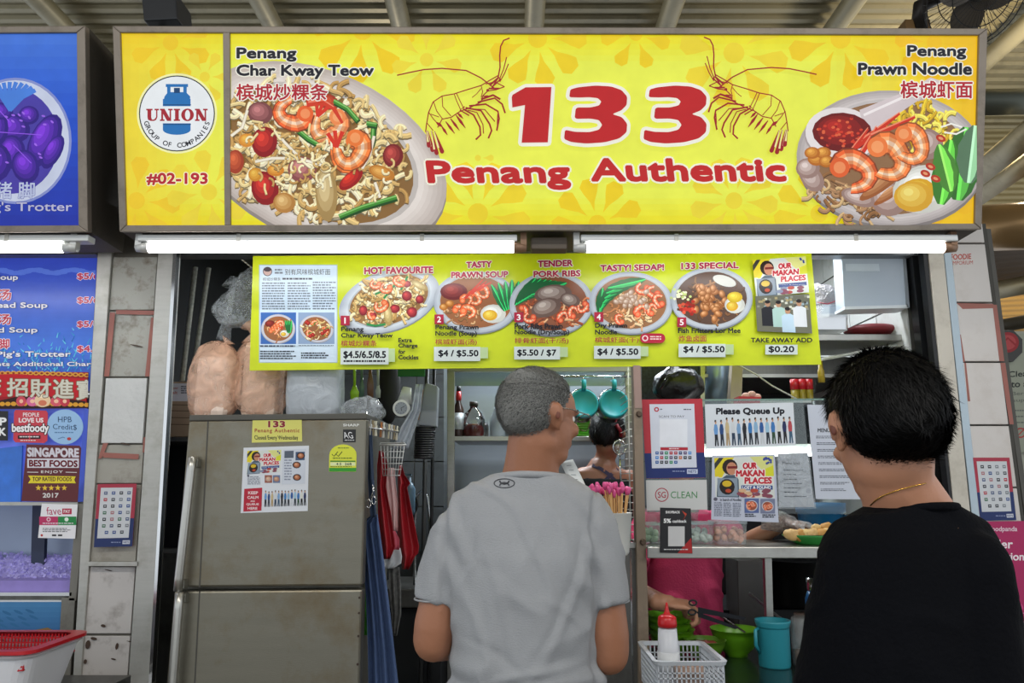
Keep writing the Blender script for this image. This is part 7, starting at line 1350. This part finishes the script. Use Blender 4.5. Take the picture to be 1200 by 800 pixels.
# ================================================================ fan, speaker and what lies beyond the right pillar
fn = thing('fan', 'large dark wall fan in a wire cage at the top right corner', 'fan', P(1140, 30, 2.75)); fc = P(1143, -9, 2.72)+Vector((0, 0, 0)); FR = .205
Rf = Euler((math.radians(128), 0, math.radians(8))).to_matrix(); FM = M('2c2a28', .4, .5, .2, name='dark_wire')
for z0, sg_ in ((0, 1), (0, -1)):
    mb = MB()
    for k in range(44):
        a = 2*PI*k/44; pts = []
        for j in range(7): t = j/6; r = .03+(FR-.03)*t; pts.append(fc+Rf@Vector((r*math.cos(a+.25*t*sg_), r*math.sin(a+.25*t*sg_), sg_*.06*math.sqrt(max(0, 1-(t*.98)**2)))))
        mb.tube(pts, .0011, 4, False)
    for rr_ in (.3, .6, 1.): r = FR*rr_; mb.tube([fc+Rf@Vector((r*math.cos(k*PI/20), r*math.sin(k*PI/20), sg_*.06*math.sqrt(max(0, 1-(rr_*.97)**2)))) for k in range(41)], .0022, 5)
    part('cage', mb, FM, fn)
for k in range(4):
    a = k*PI/2; bl = []
    for i in range(7):
        t = i/6; r = .03+.145*t; wv = .05*math.sin(PI*(.15+.8*t))+.01; bl.append([fc+Rf@(Vector((r*math.cos(a)-s_*wv*math.sin(a), r*math.sin(a)+s_*wv*math.cos(a), s_*.02*(1-t*.5)))) for s_ in (-1, -.3, .3, 1)])
    part('blade', MB().sheet(bl, .0), M('4a4238', .4, .2), fn)
part('hub', MB().lathe(fc, [(0, -.03), (.03, -.025), (.034, .02), (0, .03)], 20, Rf), FM, fn); part('motor', MB().lathe(fc+Rf@Vector((0, 0, -.09)), [(0, -.06), (.045, -.05), (.055, .0), (.05, .04), (0, .045)], 24, Rf), BLK, fn)
part('arm', MB().tube([fc+Rf@Vector((0, 0, -.13)), P(1078, 8, 2.8), P(1077, 34, 2.84)], [.02, .03, .034], 12), M('2a2420', .5, .3), fn); part('bracket', MB().box(P(1070, 36, 2.86), (.1, .08, .05)), M('6a4c20', .6), fn)
spk = thing('speaker', 'dark grey box speaker above the gap between the two signs', 'speaker', P(187, 32, 2.75)); part('cabinet', MB().slab([(165, -8), (205, -12), (208, 22), (168, 24)], 2.75, .16), M('2a2b2e', .5), spk, .006); part('foot', MB().slab([(172, 24), (206, 22), (206, 27), (176, 29)], 2.78, .1), M('1a1a1c', .5), spk)
part('stand', MB().cyl(P(190, 26, 2.83), P(190, 52, 2.83), .012, n=10), BLK, spk)
# beams and ducts seen past the right pillar
BEAM = M('a89c7c', .45, .3, .15, 2, dirt='6a5c40', dirtscale=3); BR = M('a8865a', .35, .5, .15, 2, .05, 12, name='brassy_duct')
def beam(a, b, r, mat, n=4): return struct('trim_%d' % beam.k, MB().tube([a, b], r, n), mat)
beam.k = 8
for (pa, ya), (pb, yb), r, mt, n in ((((1140, 120), 5.0), ((1230, 118), 5.0), .1, M('5c5f55', .5, .4), 4), (((1145, 205), 5.6), ((1250, 120), 4.4), .11, BEAM, 4), (((1145, 232), 6.4), ((1250, 158), 5.2), .09, BEAM, 4), (((1140, 268), 5.0), ((1260, 262), 4.6), .155, BR, 20), (((1150, 344), 6.0), ((1260, 322), 5.2), .07, BEAM, 4), (((1150, 386), 5.2), ((1260, 366), 4.8), .045, M('4a4438', .5), 8)):
    beam(P(*pa, ya), P(*pb, yb), r, mt, n); beam.k += 1
def corr(name, q, Y0, Y1, mat, k=26):
    a, b, c_, d_ = q; g = []
    for i in range(k*4+1):
        t = i/(k*4); l = P(a[0], a[1], Y0).lerp(P(d_[0], d_[1], Y1), t); r = P(b[0], b[1], Y0).lerp(P(c_[0], c_[1], Y1), t); o_ = Vector((0, -.012, .012))*math.sin(i*PI/2); g.append([l+o_, r+o_])
    return struct(name, MB().sheet(g), mat)
corr('wall_corrugated_1', [(1120, 20), (1300, 10), (1300, 130), (1130, 132)], 7.4, 8.2, M('b8ab84', .45, .25, .15, 2, dirt='7a6c48', dirtscale=2), 22)
corr('wall_corrugated_2', [(1130, 130), (1300, 128), (1300, 260), (1140, 262)], 8.2, 8.3, M('8f8462', .45, .25, .2, 2), 20)
corr('wall_corrugated_3', [(1140, 285), (1300, 270), (1300, 335), (1150, 345)], 5.4, 6.6, M('5a4630', .5, .2, .2, 2), 10)
corr('wall_corrugated_4', [(1150, 340), (1300, 330), (1300, 420), (1150, 420)], 6.8, 6.9, M('b08c50', .45, .3, .2, 2), 14)
# side wall at the right with its board and posters
SWY = 3.6; struct('wall_side', MB().slab([(1176, 388), (1330, 388), (1390, 1010), (1200, 1010)], SWY, .1), M('a5a596', .6, 0, .1, 3, dirt='6e6c5e', dirtscale=3))
bd = thing('advice_board', 'grey green board starting Clear your, seen past the right pillar', 'board', P(1240, 530, SWY-.02)); part('panel', MB().slab([(1170, 392), (1300, 386), (1315, 528), (1188, 530)], SWY-.02, .015), M('989c8a', .5), bd)
p = Print((0, SWY-.02, 0)); p.text('Clear your table', 1181.5, 435, 1262, 444, '2c302c', .02, dy=-4); p.text('to avoid a fine', 1184.5, 446, 1256, 454, '2c302c', .02, dy=-3); p.text('Bersihkan meja', 1186, 459, 1246, 464.5, '5a6058', .0, dy=-2); p.text('supaya bersih', 1187, 467, 1242, 472, '5a6058', .0, dy=-2)
for k in range(5): p.fake(1188+k*.8, 480+k*7, 1240, 482+k*7, 1, '6a7068', .8, k)
p.ell(1196, 507, 6, 6, 'b83a3a'); p.ell(1196, 507, 4.4, 4.4, '989c8a'); p.line([(1192, 511), (1200, 503)], 1.2, 'b83a3a'); p.build('lettering', bd)
oc = lambda cx, cy, r, rot=PI/8: [(cx+r*math.cos(rot+k*PI/4), cy+r*math.sin(rot+k*PI/4)) for k in range(8)]
eb = solo('octagonal_sign', 'dark octagonal plate with a red disc above the grey green board', 'sign', MB().slab(oc(1180, 405, 20), SWY-.05, .02), M('3c3a38', .5, .2), bevel=.002); p = Print((0, SWY-.05, 0)); p.ell(1181, 401, 13, 12, '9a2c30', n=24); p.ell(1181, 401, 9.5, 8.6, 'b8484a', n=24); p.line([(1173, 404), (1181, 396), (1190, 404)], 2.4, '9a2c30'); p.build('printed_face', eb)
# posters on the pillars
def paynow(name, label, q, Y):
    o, _ = poster(name, label, 'poster', q, Y, 'a82c42', .0015); w = wq(q); p = Print((0, Y, 0)); p.poly([w(0, 55), w(100, 55), w(100, 100), w(0, 100)], '2a3868'); p.poly([w(9, 6), w(91, 6), w(89, 86), w(7, 86)], 'cdd0d4'); rr = random.Random(int(q[0][0]))
    for j in range(7):
        for i in range(4 if j < 6 else 3):
            u, v = 18+i*20+(8 if j == 6 else 0), 12+j*10.4; p.poly([w(u, v), w(u+9, v), w(u+9, v+5), w(u, v+5)], rr.choice(['b02838', '2a4a8a', '30343c', '4a5a80', '7a8088', '2a2a30', 'a86a70', '3a6a4a'])); p.poly([w(u+2, v+1.6), w(u+7, v+1.6), w(u+7, v+3), w(u+2, v+3)], 'cdd0d4')
    p.poly([w(74, 90), w(93, 90), w(93, 96), w(74, 96)], 'c8ccd8'); a, b = w(76, 91.5), w(91, 94.6); p.text('NETS', *a, *b, '2a3868', .02); p.fake(*w(44, 92), *w(70, 94.5), 1, '8a94b8', .7); p.build('printed_face', o)
paynow('payment_poster', 'red and blue payment icon poster on the left metal pillar', [(114.5, 567), (160, 566.5), (155, 640), (110, 641)], PY-.012)
paynow('payment_poster', 'red and blue payment icon poster on the right tiled pillar', [(1140, 536), (1183, 536), (1191, 609), (1149, 610)], PY-.004)
q = [(1146, 611), (1215, 610), (1232, 727), (1160, 728)]; o, _ = poster('collection_poster', 'magenta delivery rider collection point poster on the right pillar', 'poster', q, PY-.02, 'a81858', .002); p = Print((0, PY-.02, 0)); w = wq(q)
p.text('foodpanda', 1160, 616.5, 1192, 624, 'e8d0dc', .01); p.ell(1155, 620, 3, 3, 'e8d0dc', n=12)
for t, x0, y0, x1 in (('Rider', 1153, 632, 1187), ('Collection', 1146, 647, 1200), ('Point', 1156, 661, 1188)): p.text(t, x0, y0, x1, y0+(10.5 if t != 'Collection' else 9.6), 'f0e4ea', .02)
p.line([w(4, 92), w(96, 92)], .8, 'd890b0'); p.ell(1193, 712, 6, 6, 'c84a84', n=14); p.ell(1193, 712, 4, 4, 'a81858', n=14); p.build('lettering', o)
o = solo('round_poster', 'pale blue round poster low on the right pillar', 'poster', MB().slab([(1204+26*math.cos(k*PI/16), 765+26*math.sin(k*PI/16)) for k in range(32)], PY-.022, .002), M('7fb0d0', .5, 0, .04)); p = Print((0, PY-.022, 0)); p.text('HPB', 1186, 748, 1204, 755, '28406a', .0); p.text('SMS', 1188, 758, 1208, 765, '28406a', .0); p.fake(1184, 770, 1204, 772, 1, '4a7aa0', .8); p.ell(1190, 780, 4, 3, 'b84a5a'); p.build('lettering', o)
